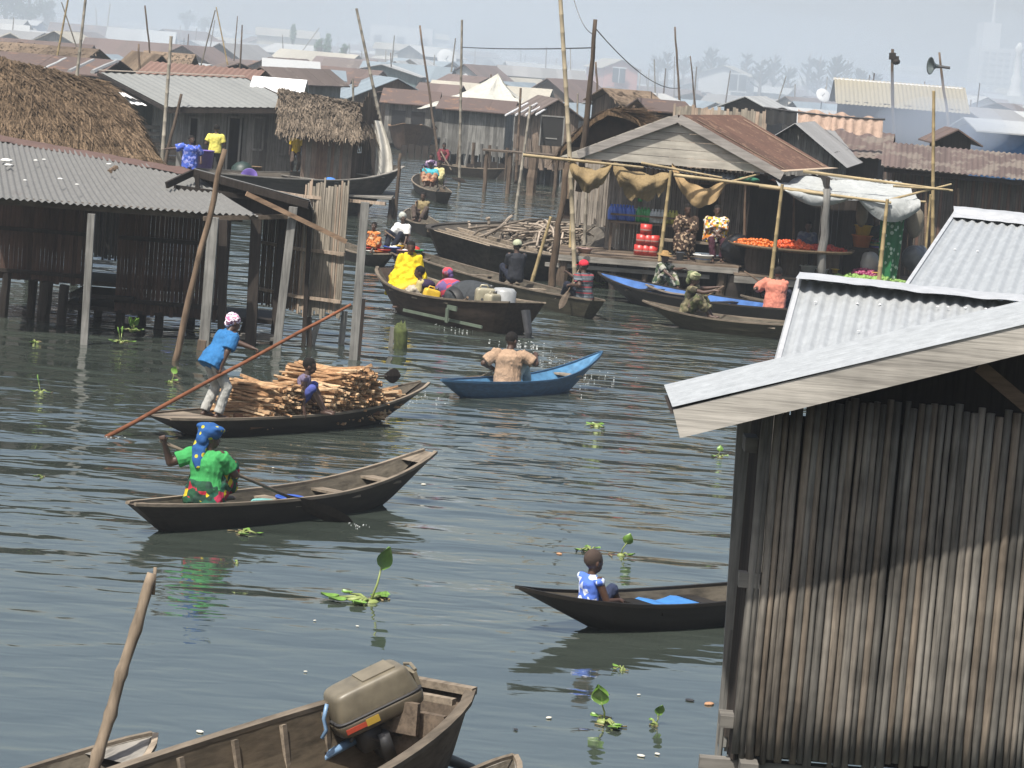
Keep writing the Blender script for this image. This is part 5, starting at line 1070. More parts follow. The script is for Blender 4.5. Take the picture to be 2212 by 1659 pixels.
# --- firewood load in canoe 2
FW = [wood('split_firewood', (.50, .29, .15), dark=.38, scl=(3, 14, 14), tint=.45, stain=.3, warm=(.54, .39, .24)), wood('dark_firewood', (.20, .10, .055), dark=.5, scl=(3, 14, 14))]
ax2 = b2.rotation_euler.z
def fw(label, n, t0, t1, h, m, l=(.7, 1.0), th=(.022, .07), spread=.45, ang=.0, grp='split firewood in the long low canoe', z0=.12, jit=.26, lay=.042):
    """courses of split logs laid in layers, each narrower than the one below, kept inside the rim"""
    o = root('firewood_stack', bpt(b2, i2, (t0 + t1) / 2, 0, .1), label, 'firewood', grp); M = MB(); L_ = i2['L']; z = z0; per = max(4, int(n / max(1, (h - z0) / lay)))
    while z < h:
        k = (z - z0) / (h - z0)
        for _ in range(per):
            e = (t1 - t0) * .5 * (1 - .8 * k ** 1.2); t = (t0 + t1) / 2 + rnd.uniform(-e, e) + .02 * k
            hw = max(i2['half'](t) - .09, .08); ll = rnd.uniform(*l) / 2; a = ang + rnd.gauss(0, jit)
            if z < .34: ll = min(ll, hw / max(abs(sin(a)), .15)); 
            room = max(hw - ll * abs(sin(a)), .02) if z < .34 else max(.05, spread - .0) * (1 - .6 * k)
            y = rnd.uniform(-room, room); c = V(((t - .5) * L_, y, z + rnd.uniform(-.03, .03))); d = V((cos(a), sin(a), rnd.gauss(.0, .09)))
            w1, w2 = rnd.uniform(*th), rnd.uniform(th[0] * .5, th[1] * .6); M.tint(); rr = rnd.uniform(-1, 1); M.bar(c - d * ll, c + d * ll, w1, w2, up=V((sin(rr) * .6, cos(rr) * .6, 1)))
        z += lay
    me = M.build('split_logs', m, o); me.rotation_euler.z = ax2; me.location = b2.location - o.location; return o
fw('tall mound of pale split firewood behind the boy, highest in the boat', 900, .45, .75, .86, FW[0], (.85, 1.15), ang=-1.2, spread=.16, z0=.15)
fw('lower stack of split firewood between the standing woman and the boy', 430, .26, .45, .66, FW[0], (.8, 1.05), ang=-1.15, spread=.14, z0=.15)
fw('bottom layer of dark reddish slabs under the firewood', 110, .2, .74, .3, FW[1], (.7, 1.1), (.06, .12), ang=-.15)
fw('long pale sticks scattered loosely toward the bow', 60, .70, .86, .46, FW[0], (.6, 1.0), (.02, .05), ang=-.1, spread=.1, jit=.25, z0=.2)
fw('broken dark firewood ends in the slope of the mound', 90, .62, .73, .6, FW[1], (.25, .4), ang=-.9, spread=.2, jit=.6)
pc = bpt(b2, i2, .44, -.28, .3)
person('boy with close-cropped hair leaning between the two firewood stacks', pc, ax2 - .9, .9, hz=.12, lean=16, hyaw=.0, lh=(.35, .1, .1), rh=(.15, -.3, .02), lf=(.45, .1, .05), rf=(.45, -.1, .05), shirt=C('mauve_vest', (.13, .11, .17)), sleeve=.0, bottoms=C('blue_shorts', (.07, .09, .3)), blen=1, vox=.012, group=PB, skin=SKIN, face=False)
a = bpt(b2, i2, .52, .35, .78); paddle('paddle', on(600, 815, a.y), on(835, 812, a.y + 1.6), 'dark-bladed paddle lying along the top of the firewood', blade=.35, bw=.12, m=W_RAIL, mb_=W_DARK)
rodthing('stick', on(672, 860, 42.6), on(802, 788, 44.6), .02, 'thin stick sticking up past the firewood mound', 'stick', FW[0])
# extras in canoe 1
pot('basin', bpt(b1, i1, .40, -.12, .1), [(0, .16), (.16, .15), (.2, .1), (.2, 0), (0, 0)], plain('turquoise_plastic', (.2, .5, .45), .4), 'turquoise bowl upside down at the knees of the woman in green', 'bowl', group=None)
pot('basin', bpt(b1, i1, .485, -.1, .06), tubprof(.12, .16, .2), cols['blue'], 'blue plastic pail under the first thwart of the grey canoe', 'pail', group=None)
q = MB(); q.grid(lambda i, j: V(((.44 + .16 * i - .5) * i4['L'], (j * 2 - 1) * i4['half'](.44 + .16 * i) * .9, .19 + .02 * sin(i * 9))), 6, 4); o = q.build('blue_sheet', plain('blue_sheeting', (.05, .2, .5), .5), smooth=False); o.location = b4.location; o.rotation_euler = b4.rotation_euler; tag(o, 'bright blue sheet lying in the bottom of the dark canoe of the boy', 'sheet')
# ================================================================ the waterside shop and its neighbours
SY = 73.0
SH_ = root('waterside_shop', on(1560, 600, 74), 'open-fronted stilt shop with cream gable and rusty roof, bamboo-framed awning over its deck', 'shop')
dz = .85
def sx(u, y=SY, z=dz): return wx(u, y, z)
# deck
M = MB(); xa, xb = sx(1205), sx(1595); 
for k in range(11): M.tint(); M.box(((xa + xb) / 2, SY + .14 + k * .28, dz - .03), (xb - xa + rnd.uniform(-.1, .1), .27, .05))
xc, xd = sx(1585), sx(2010)
for k in range(14): M.tint(); M.box(((xc + xd) / 2, SY - .3 + k * .28, dz - .18), (xd - xc, .27, .05))
put(M, SH_, 'deck', W_BROWNX)
M = MB(); M.tint(.9); M.box(((xa + xb) / 2, SY - .03, dz - .13), (xb - xa, .07, .14)); M.tint(.6); M.box(((xc + xd) / 2, SY - .48, dz - .3), (xd - xc, .07, .16)); M.box(((xa + xb) / 2 - .5, SY + .1, dz - .34), (xb - xa - .4, .1, .1)); put(M, SH_, 'edge_beam', W_GREYX)
for k, u in enumerate((1218, 1262, 1330, 1395, 1450, 1510, 1560, 1592, 1640, 1700, 1760, 1820, 1880, 1940, 1300, 1475, 1660)):
    M = MB(); M.tint(); y = SY + (.15 if k < 14 else 1.8); x = sx(u, y); r = (.16, .08, .09, .07, .1, .07, .12, .25, .09, .08, .1, .09, .1, .09, .1, .1, .1)[k]; M.stick(V((x, y, -.5)), V((x + rnd.uniform(-.05, .05), y, dz - (.1 if k < 7 or k > 13 else .25))), r, 9, .02); put(M, SH_, 'pile', W_DARK if k % 3 else W_BROWN)
M = MB(); M.tint(.4); M.box(((xa + xd) / 2, 76.5, .1), (xd - xa, .08, 1.3)); put(M, SH_, 'underfloor_shade_backing', W_DARK)  # added dark backing, stands in for the black shade under the deck
# walls
BY = 75.8
M = MB(); x0, x1 = sx(1312, BY, 2), sx(1605, BY, 2)
dr0, dr1 = sx(1506, BY, 2) - x0, sx(1552, BY, 2) - x0
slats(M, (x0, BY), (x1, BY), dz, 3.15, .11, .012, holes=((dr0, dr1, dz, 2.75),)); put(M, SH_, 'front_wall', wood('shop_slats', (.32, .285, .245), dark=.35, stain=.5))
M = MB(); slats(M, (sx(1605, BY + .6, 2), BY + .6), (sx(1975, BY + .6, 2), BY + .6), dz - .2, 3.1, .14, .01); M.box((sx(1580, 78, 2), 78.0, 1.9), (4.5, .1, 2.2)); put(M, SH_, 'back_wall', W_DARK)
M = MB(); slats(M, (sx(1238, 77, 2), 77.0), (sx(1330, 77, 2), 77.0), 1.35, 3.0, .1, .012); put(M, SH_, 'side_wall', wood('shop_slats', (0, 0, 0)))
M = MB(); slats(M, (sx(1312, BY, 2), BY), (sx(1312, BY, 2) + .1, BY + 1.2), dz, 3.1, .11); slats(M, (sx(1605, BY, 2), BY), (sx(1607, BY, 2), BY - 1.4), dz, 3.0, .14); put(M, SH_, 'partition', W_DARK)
M = MB(); M.tint(.7); frame(M, (x0, BY), (x1, BY), dr0, dr1, dz, 2.75, .06); put(M, SH_, 'door_frame', W_BROWN)
# gable and roof
GY = 74.2
ap, gl, gr = on(1466, 252, GY), on(1248, 330, GY), on(1686, 375, GY)
CREAM = wood('cream_boards', (.46, .43, .37), dark=.75, scl=(1.0, 14, 10), stain=.4, tint=.2)
M = MB(); n_ = 6; zlo = 3.2
for k in range(n_):
    z0, z1 = zlo + (ap.z - zlo) * k / n_, zlo + (ap.z - zlo) * (k + 1) / n_ - .012; M.tint()
    def xs(z): t = (ap.z - z) / (ap.z - (gl.z - .0)); return ap.x + (gl.x - ap.x) * t * .97, ap.x + (gr.x - ap.x) * (ap.z - z) / (ap.z - gr.z) * .97
    a0_, a1_ = xs(z0 - .1); c0_, c1_ = xs(z1 - .1); M.hexa([V((a0_, GY + .1, z0)), V((a1_, GY + .1, z0)), V((a1_, GY + .14, z0)), V((a0_, GY + .14, z0)), V((c0_, GY + .1, z1)), V((c1_, GY + .1, z1)), V((c1_, GY + .14, z1)), V((c0_, GY + .14, z1))])
put(M, SH_, 'gable_boards', CREAM)
RU = sheetmetal('deep_rust_sheet', (.10, .052, .036), rust=(.15, .09, .06), amount=.35, rough=.85, metal=0, scale=2.2)
bk_ = V((0.35, 6.0, 0))
apb = on(1600, 252, 79.8); grb = on(1797, 368, 79.6)
M = MB(); k_ = 6
for i in range(k_): M.tint(); M.corr(ap.lerp(apb, i / k_) + V((0, 0, .04)), ap.lerp(apb, (i + 1) / k_) + V((0, 0, .04)), gr.lerp(grb, (i + 1) / k_) + V((0, 0, .04)), gr.lerp(grb, i / k_) + V((0, 0, .04)), .12, .015, 6)
M.corr(ap + V((0, 0, .04)), apb + V((0, 0, .04)), gl + (apb - ap) + V((0, 0, .04)), gl + V((0, 0, .04)), .15, .015, 4)
put(M, SH_, 'roof', RU, True)
M = MB()
for t in (.12, .88): # pale lap lines
    a = ap.lerp(gr, .1) + (apb - ap) * t + V((0, 0, .075)); b = (ap.lerp(gr, .97)) + (grb - gr) * t + V((0, 0, .075)); M.tint(); M.bar(a, b, .09, .01)
M.bar(gr + V((0, 0, .07)), grb + V((0, 0, .07)), .35, .02)
put(M, SH_, 'roof_lap', sheetmetal('flaking_sheet', (.40, .31, .22), rust=(.13, .05, .03), amount=.25, rough=.8, metal=0, scale=6))
M = MB(); M.tint(.9); M.bar(gl + V((0, -.02, -.05)), ap + V((0, -.02, -.04)), .05, .2, up=V((0, 0, 1))); M.bar(ap + V((0, -.03, -.04)), gr + V((.05, -.03, -.06)), .05, .22, up=V((0, 0, 1))); put(M, SH_, 'barge_board', wood('grey_barge', (.28, .26, .24), scl=(1.2, 14, 14), dark=.7, stain=.35))
M = MB(); M.tint(.4); M.box((grb.x - .6, 76.5, 3.0), (.1, 4, .4)); M.bar(gr + V((0, .1, -.2)), grb + V((0, 0, -.2)), .08, .2); put(M, SH_, 'eave_beam', W_DARK)
# low awning sheets
M = MB(); M.tint(.9); M.corr(on(1335, 345, 75.6), on(1590, 377, 75.9), on(1585, 388, 74.4), on(1330, 352, 74.3), .12, .015, 3); put(M, SH_, 'awning_sheet', CAPM, True)
M = MB(); M.tint(.8); M.corr(on(1760, 376, 77.0), on(1945, 392, 77.0), on(1965, 405, 76.2), on(1780, 388, 76.2), .14, .02, 3); put(M, SH_, 'awning_sheet', ZG, True)
# bamboo frame of the awning
fr = [((1130, 335), (1390, 362), 72.2, 72.6, .055), ((1385, 352), (1560, 384), 72.9, 72.9, .045), ((1455, 378), (1790, 418), 72.6, 72.6, .06), ((1640, 402), (1925, 438), 72.3, 72.3, .06), ((1735, 370), (2058, 412), 74.2, 74.4, .055), ((1930, 402), (2050, 410), 73.0, 73.4, .04), ((1880, 432), (2000, 436), 72.6, 72.8, .05), ((1905, 436), (2055, 398), 72.7, 73.6, .045), ((1560, 398), (1640, 376), 73.2, 74.4, .045)]
for (a, b, ya_, yb_, r) in fr: M = MB(); M.bamboo(on(*a, ya_), on(*b, yb_), r * .82, 7, .45); put(M, SH_, 'awning_pole', BAMBOOX, True)
for (a, b, y, r, m, kind) in (((1240, 345), (1232, 535), 72.9, .06, BAMBOO, 'b'), ((1449, 368), (1425, 565), 72.6, .07, BAMBOO, 'b'), ((1690, 398), (1664, 615), 72.0, .075, BAMBOO, 'b'), ((1786, 408), (1776, 610), 72.3, .15, W_GREY, 's'), ((1917, 430), (1898, 612), 72.2, .08, BAMBOO, 'b'), ((1610, 400), (1606, 580), 74.0, .055, POLE, 'b'), ((1715, 420), (1714, 545), 75.4, .05, POLE, 'b'), ((1950, 440), (1940, 600), 74.6, .06, POLE, 'b'), ((1268, 395), (1262, 530), 76.5, .07, BAMGREY, 'b'), ((2010, 420), (1998, 560), 75.5, .05, BAMBOO, 'b')):
    M = MB(); M.tint(); p, q_ = on(*b, y), on(*a, y); r *= .78
    (M.bamboo(p, q_, r, 8) if kind == 'b' else M.stick(p, q_, r, 9, .05, r * .8)); put(M, SH_, 'awning_post', m, True)
# cloths
HES = cloth('ragged_hessian', (.24, .175, .09), .8, 8); GTARP = cloth('grey_plastic_tarp', (.36, .375, .37), .9, 4)
def swag(name, a, b, drop, depth, m, label, ragged=0., ny=10, nx=22, off=.25, group='cloths hung on the shop awning'):
    a, b = V(a), V(b); o = root(name, a, label, 'cloth', group); M = MB()
    rg = [rnd.uniform(0, ragged) for _ in range(nx + 1)]
    def fn(i, j):
        s = 4 * i * (1 - i); dd = drop * (.25 + .75 * s) * (j if j < .95 else 1 + rg[int(i * nx)]); p = a.lerp(b, i) - V((0, 0, dd + depth * s * .3)); w_ = .06 * sin(i * 17 + j * 3) + .05 * NZ.noise(V((i * 6, j * 4, a.x)))
        return p + V((0, -off * sin(pi * j) * s + w_, w_ * .5))
    M.grid(fn, nx, ny); put(M, o, 'drape', m, True); return o
swag('hessian_swag', on(1228, 338, 72.4), on(1322, 352, 72.5), .55, .75, HES, 'wide brown hessian swag hanging between the tall bamboo and the first awning corner', .12)
swag('hessian_swag', on(1326, 350, 72.7), on(1450, 372, 72.7), .6, .5, HES, 'ragged frayed sacking hanging over the bottle shelf', .45)
swag('hessian_swag', on(1452, 352, 73.0), on(1572, 385, 72.7), .5, 1.3, cloth('tan_mat', (.34, .235, .12), .5, 6), 'curled tan mat sagging over the two seated people', .08, off=.1)
o = root('plastic_tarp', on(1850, 400, 73), 'pale grey plastic tarpaulin sagging over the vegetable stall', 'tarpaulin', 'cloths hung on the shop awning'); M = MB()
t0, t1, t2, t3 = on(1650, 376, 76.0), on(1960, 402, 76.0), on(1988, 434, 72.5), on(1695, 409, 72.3)
def tf(i, j):
    p = t0.lerp(t1, i).lerp(t3.lerp(t2, i), j); s = sin(pi * i) ** .5 * sin(pi * j * .8); return p + V((0, 0, -.18 * s + .10 * NZ.noise(p * 1.7)))
M.grid(tf, 36, 16)
def tf2(i, j):
    p = t3.lerp(t2, i); s = abs(sin(pi * min(i * 1.9, 1.9))) ** .8 * (.34 if i < .5 else .58); return p + V((0, -.1 * sin(j * 3), -s * j)) + V((0, .05 * NZ.noise(V((i * 12, j * 2, 0))), .05 * NZ.noise(p * 2 + V((0, 0, j * 2)))))
M.grid(tf2, 40, 6); 
put(M, o, 'sheet', GTARP, True)
bundle('green_net', on(1618, 388, 74.3), (.28, .2, .07), plain('green_net', (.02, .16, .09), .9), 'small green net bundle lying on the awning poles', 'net', group=None)
# tall poles around the shop
def bpole(u0, v0, u1, v1, y, r, label, m=None, name='bamboo_pole', b=.0, sink=1.0, cat='pole', group='tall poles sticking up among the huts', r2=None, stick=False):
    a, c = on(u1, v1, y), on(u0, v0, y); a = a + (a - c).normalized() * sink; o = root(name, a, label, cat, group); M = MB(); M.tint()
    (M.stick(a, c, r, 7, r * .35, r2 or r * .6, 9) if stick else M.bamboo(a, c, r, 7, .45, b, r2)); put(M, o, 'stem', m or BAMGREY, True); return o
bpole(1210, -8, 1238, 530, 72.8, .064, 'very tall pale bamboo pole at the corner of the shop, reaching out of the picture', wood('pale_bamboo', (.5, .42, .29), dark=.75, scl=(12, 12, 2.5), rough=.5, tint=.3, stain=.3), b=-.03, r2=.056)
bpole(1286, 42, 1258, 330, 74.5, .09, 'dark wooden pole standing behind the very tall pale bamboo', W_BROWN, stick=True)
bpole(1226, 352, 1190, 612, 71.8, .1, 'brown stout log pole slanting at the corner of the shop deck', POLE, 'pole', stick=True, sink=.4)
bpole(1190, 468, 1148, 612, 71.6, .055, 'slanting bamboo leaning between barge and shop deck', BAMBOO, sink=.3)
bpole(1146, 228, 1119, 420, 108, .07, 'slim pale bamboo standing in the channel in front of the hut stilts'); bpole(1125, 190, 1117, 345, 120, .07, 'dark slim pole beside the slim pale bamboo of the channel', W_BROWN)
bpole(2017, 196, 2014, 545, 77.5, .062, 'yellow bamboo pole in front of the rust-roofed slatted building', BAMBOO)
# goods
DG = 'goods on the shop deck'
SYh = BY - .45
o = root('bottle_shelf', V((sx(1312, SYh), SYh, dz)), 'plank shelf of coloured bottles against the shop wall', 'shelf'); M = MB(); M.tint(.8); L2 = sx(1470, SYh, 1.6) - sx(1312, SYh, 1.6)
M.box((L2 / 2, 0, .75), (L2, .4, .05)); M.box((L2 / 2, -.2, .95), (L2, .03, .05)); o2 = M.build('shelf_board', W_BROWNX, o)
for k in range(3): M = MB(); M.box((.05 + (L2 - .1) * k / 2, 0, .36), (.06, .3, .73)); M.build('leg', W_BROWN, o)
def bottle(u, m, cap, s, lab, z=dz + .79, y=None):
    y = y or SYh + rnd.uniform(-.08, .08); o = root('bottle', V((sx(u, y, z), y, z)), lab, 'bottle', 'coloured bottles on the shop shelf'); q = MB(); q.lathe([(0, 0), (.1 * s, 0), (.105 * s, .06 * s), (.105 * s, .3 * s), (.07 * s, .38 * s), (.03 * s, .42 * s), (.03 * s, .46 * s), (0, .46 * s)], n=10); q.build('bottle_body', m, o, True)
    q = MB(); q.lathe([(.036 * s, .43 * s), (.036 * s, .48 * s), (0, .48 * s)], n=8); q.build('bottle_cap', cap, o)
BB = plain('blue_bottle', (.05, .13, .5), .3); GB = plain('green_bottle', (.03, .32, .08), .3); WB = plain('milky_bottle', (.5, .55, .55), .3); YB = plain('lime_bottle', (.5, .5, .12), .3)
for k in range(8): bottle(1319 + k * 6.5, BB, BB, .85, 'blue plastic bottle at the end of the shop shelf nearest the side wall')
for k in range(2): bottle(1369 + k * 5, WB, WB, .7, 'milky bottle standing between blue and green ones on the shop shelf')
for k in range(4): bottle(1378 + k * 7, GB, plain('green_cap', (.03, .2, .05), .4), .8, 'green bottle in the middle of the shop shelf')
for k in range(4): bottle(1408 + k * 7, WB, WB, .75, 'milky white bottle between green and lime ones on the shop shelf')
for k in range(4): bottle(1438 + k * 7, YB, YB, .75, 'lime yellow bottle at the shelf end nearest the seated people')
for k in range(3): bottle(1383 + k * 3, GB, GB, .6, 'green bottle hanging in a bunch above the shop shelf', z=dz + 1.3 + k * .22, y=BY - .15)
for k, (u, z) in enumerate(((1381, 0), (1394, 0), (1407, 0), (1384, .27), (1397, .27), (1409, .27), (1391, .54))):
    pot('paint_tin', V((sx(u, SY + 1.3), SY + 1.3, dz + z)), [(0, 0), (.15, 0), (.15, .26), (0, .26)], cols['red'], 'red tin %s in the stack' % ('at the bottom, next to the shelf', 'at the bottom, in the middle', 'at the bottom, next to the bamboo post', 'on the second layer, shelf side', 'on the second layer, middle', 'on the second layer, post side', 'topmost')[k], 'tin', [('tin_band', [(.153, .1), (.153, .135)], plain('tin_label', (.35, .2, .17), .5))], group='red tins stacked on the shop deck')
o = root('bench', V((sx(1500, BY - 1.2), BY - 1.2, dz)), 'plain wooden bench under the two seated people in patterned clothes', 'bench'); M = MB(); M.tint(.9); M.box((0, 0, .42), (2.2, .35, .06)); M.build('seat', W_RAIL, o)
for s in (-.95, .95): M = MB(); M.box((s, 0, .2), (.07, .3, .4)); M.build('leg', W_RAIL, o)
pz_ = lambda u, z=.47, y=BY - 1.2: V((sx(u, y), y, dz + z))
GS = 'people in the shop'
LP_ = pattern('brown_leaf_print', [(.03, .02, .015), (.3, .22, .15), (.04, .025, .02), (.05, .03, .02)], 20)
person('person in long brown and cream leaf-print outfit leaning forward on the shop bench', pz_(1478), -1.7, 1.08, hz=.1, lean=16, hyaw=.4, lh=(.45, .1, .25), rh=(.4, -.15, .15), lf=(.48, .14, -.38), rf=(.5, -.12, -.38), shirt=LP_, sleeve=1.5, loose=.05, bottoms=LP_, shirtlen=.05, skirt=LP_, vox=.016, group=GS, face=False, bulk=1.1, skirtr=.22)
person('person in bright white, orange and yellow patterned shirt seated on the shop bench', pz_(1540), -1.45, 1.08, hz=.1, lean=2, lh=(.32, -.02, .2), rh=(.32, .02, .2), lf=(.5, .1, -.38), rf=(.5, -.1, -.38), shirt=pattern('orange_white_print', [(.6, .6, .55), (.6, .2, .03), (.06, .05, .05), (.6, .55, .5), (.55, .42, .05)], 20), sleeve=1.0, loose=.09, shirtlen=.02, bottoms=C('dark_maroon', (.05, .015, .025)), vox=.016, group=GS, face=False, bulk=1.2)
pot('basin', V((sx(1518, SY + .3), SY + .3, dz)), tubprof(.17, .25, .2), WHITEP, 'white enamel basin on the deck edge before the bench', 'basin', [('blue_dots', [(.213, .08), (.22, .11)], plain('dark_pattern', (.15, .2, .3), .5))], group=DG)
pot('basin', V((sx(1262, SY + .35), SY + .35, dz)), tubprof(.14, .2, .13), plain('pinkish_plastic', (.45, .3, .26), .5), 'pinkish bowl near the deck corner by the tall bamboo', 'basin', group=DG)
pot('cup', V((sx(1468, SY + .6), SY + .6, dz)), tubprof(.08, .1, .2), plain('steel_grey', (.3, .32, .34), .4), 'grey cup at the feet of the person in leaf-print', 'cup', group=DG); pot('basin', V((sx(1435, SY + .8), SY + .8, dz)), tubprof(.1, .16, .14), plain('tan_bowl', (.4, .3, .15), .5), 'tan bowl beside the grey cup', 'basin', group=DG)
BAG = plain('black_plastic_bag', (.012, .013, .016), .25, bump=.8, scale=5, var=.4)
bundle('bin_bag', V((sx(1590, SY + 1), SY + 1.0, dz + .35)), (.42, .35, .42), BAG, 'heap of shiny black plastic bags beside the bench', 'bag', group=DG)
# tomato table
TT = V((sx(1705, SY + .6), SY + .6, dz - .15)); o = root('round_table', TT, 'broad basket table spread with red tomatoes at the stall front', 'table'); q = MB(); q.lathe([(0, .62), (1.55, .66), (1.62, .74), (1.5, .7), (0, .67)], n=28); q.build('basket_tray', wood('wicker', (0, 0, 0)), o, True)
for s in (-.8, .1, .9): q = MB(); q.lathe([(.32, 0), (.36, .3), (.34, .62)], (s, 0, 0), 14); q.build('basket_leg', W_BROWN, o)
TOM = plain('tomato_red', (.62, .09, .02), .35, var=.3, scale=2)
def heap(name, c, rx, ry, h, r, n, m, label, cat):
    o = root(name, c, label, cat, 'vegetables on the stall'); M = MB()
    for _ in range(n):
        a, k = rnd.random() * 6.28, sqrt(rnd.random()); p = V((cos(a) * rx * k, sin(a) * ry * k, h * (1 - k * k) * (.6 + .4 * NZ.noise(V((cos(a) * 2, sin(a) * 2, k * 2)))) + rnd.uniform(0, r))); M.tint(); M.ell(p, (r, r, r * .9), None, 6, 5)
    M.ell((0, 0, 0), (rx * .95, ry * .9, h * .7), None, 16, 8); M.build('pile', m, o, True); return o
heap('tomatoes', TT + V((-.85, 0, .68)), .62, .55, .14, .045, 230, plain('orange_tomato', (.65, .15, .02), .35, var=.3, scale=2), 'orange tomatoes heaped at the near end of the basket table', 'tomatoes')
heap('tomatoes', TT + V((.05, 0, .68)), .6, .6, .2, .045, 230, TOM, 'scarlet tomatoes heaped in the middle of the basket table', 'tomatoes'); heap('tomatoes', TT + V((.85, 0, .68)), .55, .5, .14, .04, 180, plain('dark_tomato', (.42, .035, .02), .4), 'dark red peppers heaped beside the thick grey log post', 'peppers')
heap('onions', V((sx(1873, SY + .3), SY + .3, dz)), .42, .3, .16, .055, 90, plain('onion_purple', (.28, .04, .11), .4), 'purple onions on a low tray in the stall', 'onions')
heap('leafy_greens', V((sx(1880, SY - .1), SY - .1, dz - .12)), 1.1, .3, .12, .06, 160, plain('pale_greens', (.2, .34, .08), .6), 'pale green vegetables spread along the stall edge', 'greens')
for k, (u, c_, z, r, lab) in enumerate(((1880, 'orange', .75, .26, 'orange red bucket on a stand in the stall'), (1881, 'yellow', 1.05, .22, 'yellow tub stacked on the orange red bucket'), (1893, 'yellow', .0, .18, 'yellow bowl beside the purple onions'), (1803, 'yellow', .1, .09, 'small yellow ball-shaped fruit by the stall post'), (1745, 'white', .0, .2, 'white pail under the basket table'), (1775, 'white', .0, .16, 'white tub next to the thick grey log post'))):
    if u > 1870 and k < 2: u -= 25
    pot('bucket' if k < 2 else 'basin', V((sx(u, SY + 1.2 - (k > 1)), SY + 1.2 - (k > 1), dz - .1 + z)), tubprof(r * .75, r, r * 1.2), cols[c_], lab, 'bucket' if k < 2 else 'basin', group=DG)
o = root('stall_table', V((sx(1858, SY + 1.2), SY + 1.2, dz - .15)), 'dark crate stand under the orange red bucket', 'stand'); q = MB(); q.box((0, 0, .4), (.9, .5, .78)); q.build('crate', W_DARK, o)
person('stall keeper in striped wrapper standing in the shade among buckets', V((sx(1885, SY + 1.6), SY + 1.6, dz - .15)), -1.9, 1.0, hz=.9, lean=12, lh=(.4, .1, 1.0), rh=(.35, -.15, 1.0), shirt=C('dark_teal', (.02, .04, .05)), sleeve=.6, skirt=pattern('stripe_wrapper', [(.06, .07, .22), (.35, .33, .12), (.05, .2, .08), (.3, .08, .1)], 5, which='stripes'), vox=.018, group=GS, face=False, female=True, bulk=1.15)
person('person sitting deep in the shadow behind the tomato table', V((sx(1738, SY + 2.0), SY + 2.0, dz + .2)), -1.6, 1.0, hz=.2, lean=5, lf=(.5, .1, -.2), rf=(.5, -.1, -.2), shirt=pattern('blue_faded_print', [(.06, .08, .14), (.14, .16, .2)], 9), sleeve=.8, skirt=C('dark_maroon', (0, 0, 0)), vox=.02, group=GS, face=False)
swag('green_dress', on(1905, 452, 73.0), on(1955, 456, 73.2), 3.0, .0, pattern('green_dotted_cloth', [(.4, .5, .4), (.015, .11, .04), (.02, .13, .05)], 7, which='dots'), 'long dark green dotted cloth hanging at the end of the stall', .05, off=.12)
bundle('nylon_bag', on(1862, 462, 74.0), (.16, .12, .35), plain('cream_sack', (.22, .19, .14), .6), 'cream sack hanging in the dark of the stall', 'sack', group=DG); bundle('nylon_bag', on(1976, 480, 74.6), (.22, .16, .42), plain('cream_sack', (0, 0, 0)), 'creased cream sack behind the green dotted cloth', 'sack', group=DG)
bundle('nylon_bag', on(1975, 558, 74.0), (.34, .25, .34), plain('grey_nylon', (.12, .13, .14), .3, bump=.6), 'grey nylon bags under the creased cream sack', 'bag', group=DG); bundle('nylon_bag', on(1880, 570, 73.6), (.25, .2, .32), plain('white_bag', (.5, .5, .48), .4), 'white carrier bag beside the striped wrapper', 'bag', group=DG)
for (u, v, s, lab) in ((1248, 588, .45, 'bright green weeds under the deck corner'), (1272, 612, .42, 'green weeds beside the man in the red cap'), (1205, 598, .35, 'weeds at the foot of the slanting bamboo'), (1720, 715, .25, 'green weed strip at the hull of the brown-grey canoe')):
    hyacinth(u, v, s, lab, 8 if s > .5 else 0, 16, .7, p=at(u, v, 0), group='weeds under the shop deck')
# rust-roofed slatted building
RB = root('slatted_building', on(2060, 560, 80), 'long slatted building with streaky rust-brown corrugated roof beside the shop', 'building')
RBM = sheetmetal('streaky_rust_sheet', (.105, .075, .066), rust=(.16, .14, .12), amount=.1, rough=.85, metal=0, scale=.9, patch=(.145, .12, .10))
e0_, e1_, g1_, g0_ = on(1903, 358, 79.2), on(2260, 393, 79.2), on(2260, 337, 82.5), on(1908, 306, 82.5)
M = MB(); k_ = 10
for i in range(k_): M.tint(); t0_, t1_ = i / k_, (i + 1) / k_; M.corr(g0_.lerp(g1_, t0_), g0_.lerp(g1_, t1_), e0_.lerp(e1_, t1_), e0_.lerp(e1_, t0_), .13, .02, 4, rag=.01)
put(M, RB, 'roof', RBM, True)
M = MB(); x0 = sx(1922, 80, 2.5); x1 = sx(2270, 80, 2.5); slats(M, (x0, 80.0), (x1, 80.0), .4, 3.35, .075, .012, holes=((sx(2205, 80, 2) - x0, sx(2240, 80, 2) - x0, .5, 3.0),)); slats(M, (x0, 80), (x0 + .2, 83.5), .4, 3.4, .1); put(M, RB, 'slat_wall', wood('mid_slats', (.19, .165, .14), dark=.4, warm=(.17, .10, .075)))
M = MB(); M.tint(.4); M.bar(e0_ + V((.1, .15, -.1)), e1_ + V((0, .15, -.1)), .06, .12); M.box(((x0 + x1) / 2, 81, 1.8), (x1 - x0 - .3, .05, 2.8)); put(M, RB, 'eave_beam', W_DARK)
for u in (1960, 2000, 2070): M = MB(); M.tint(); M.bamboo(V((sx(u, 79.7, 0), 79.7, 0)), V((sx(u, 79.7, 3), 79.7, 3.0)), .06); put(M, RB, 'wall_pole', POLE)
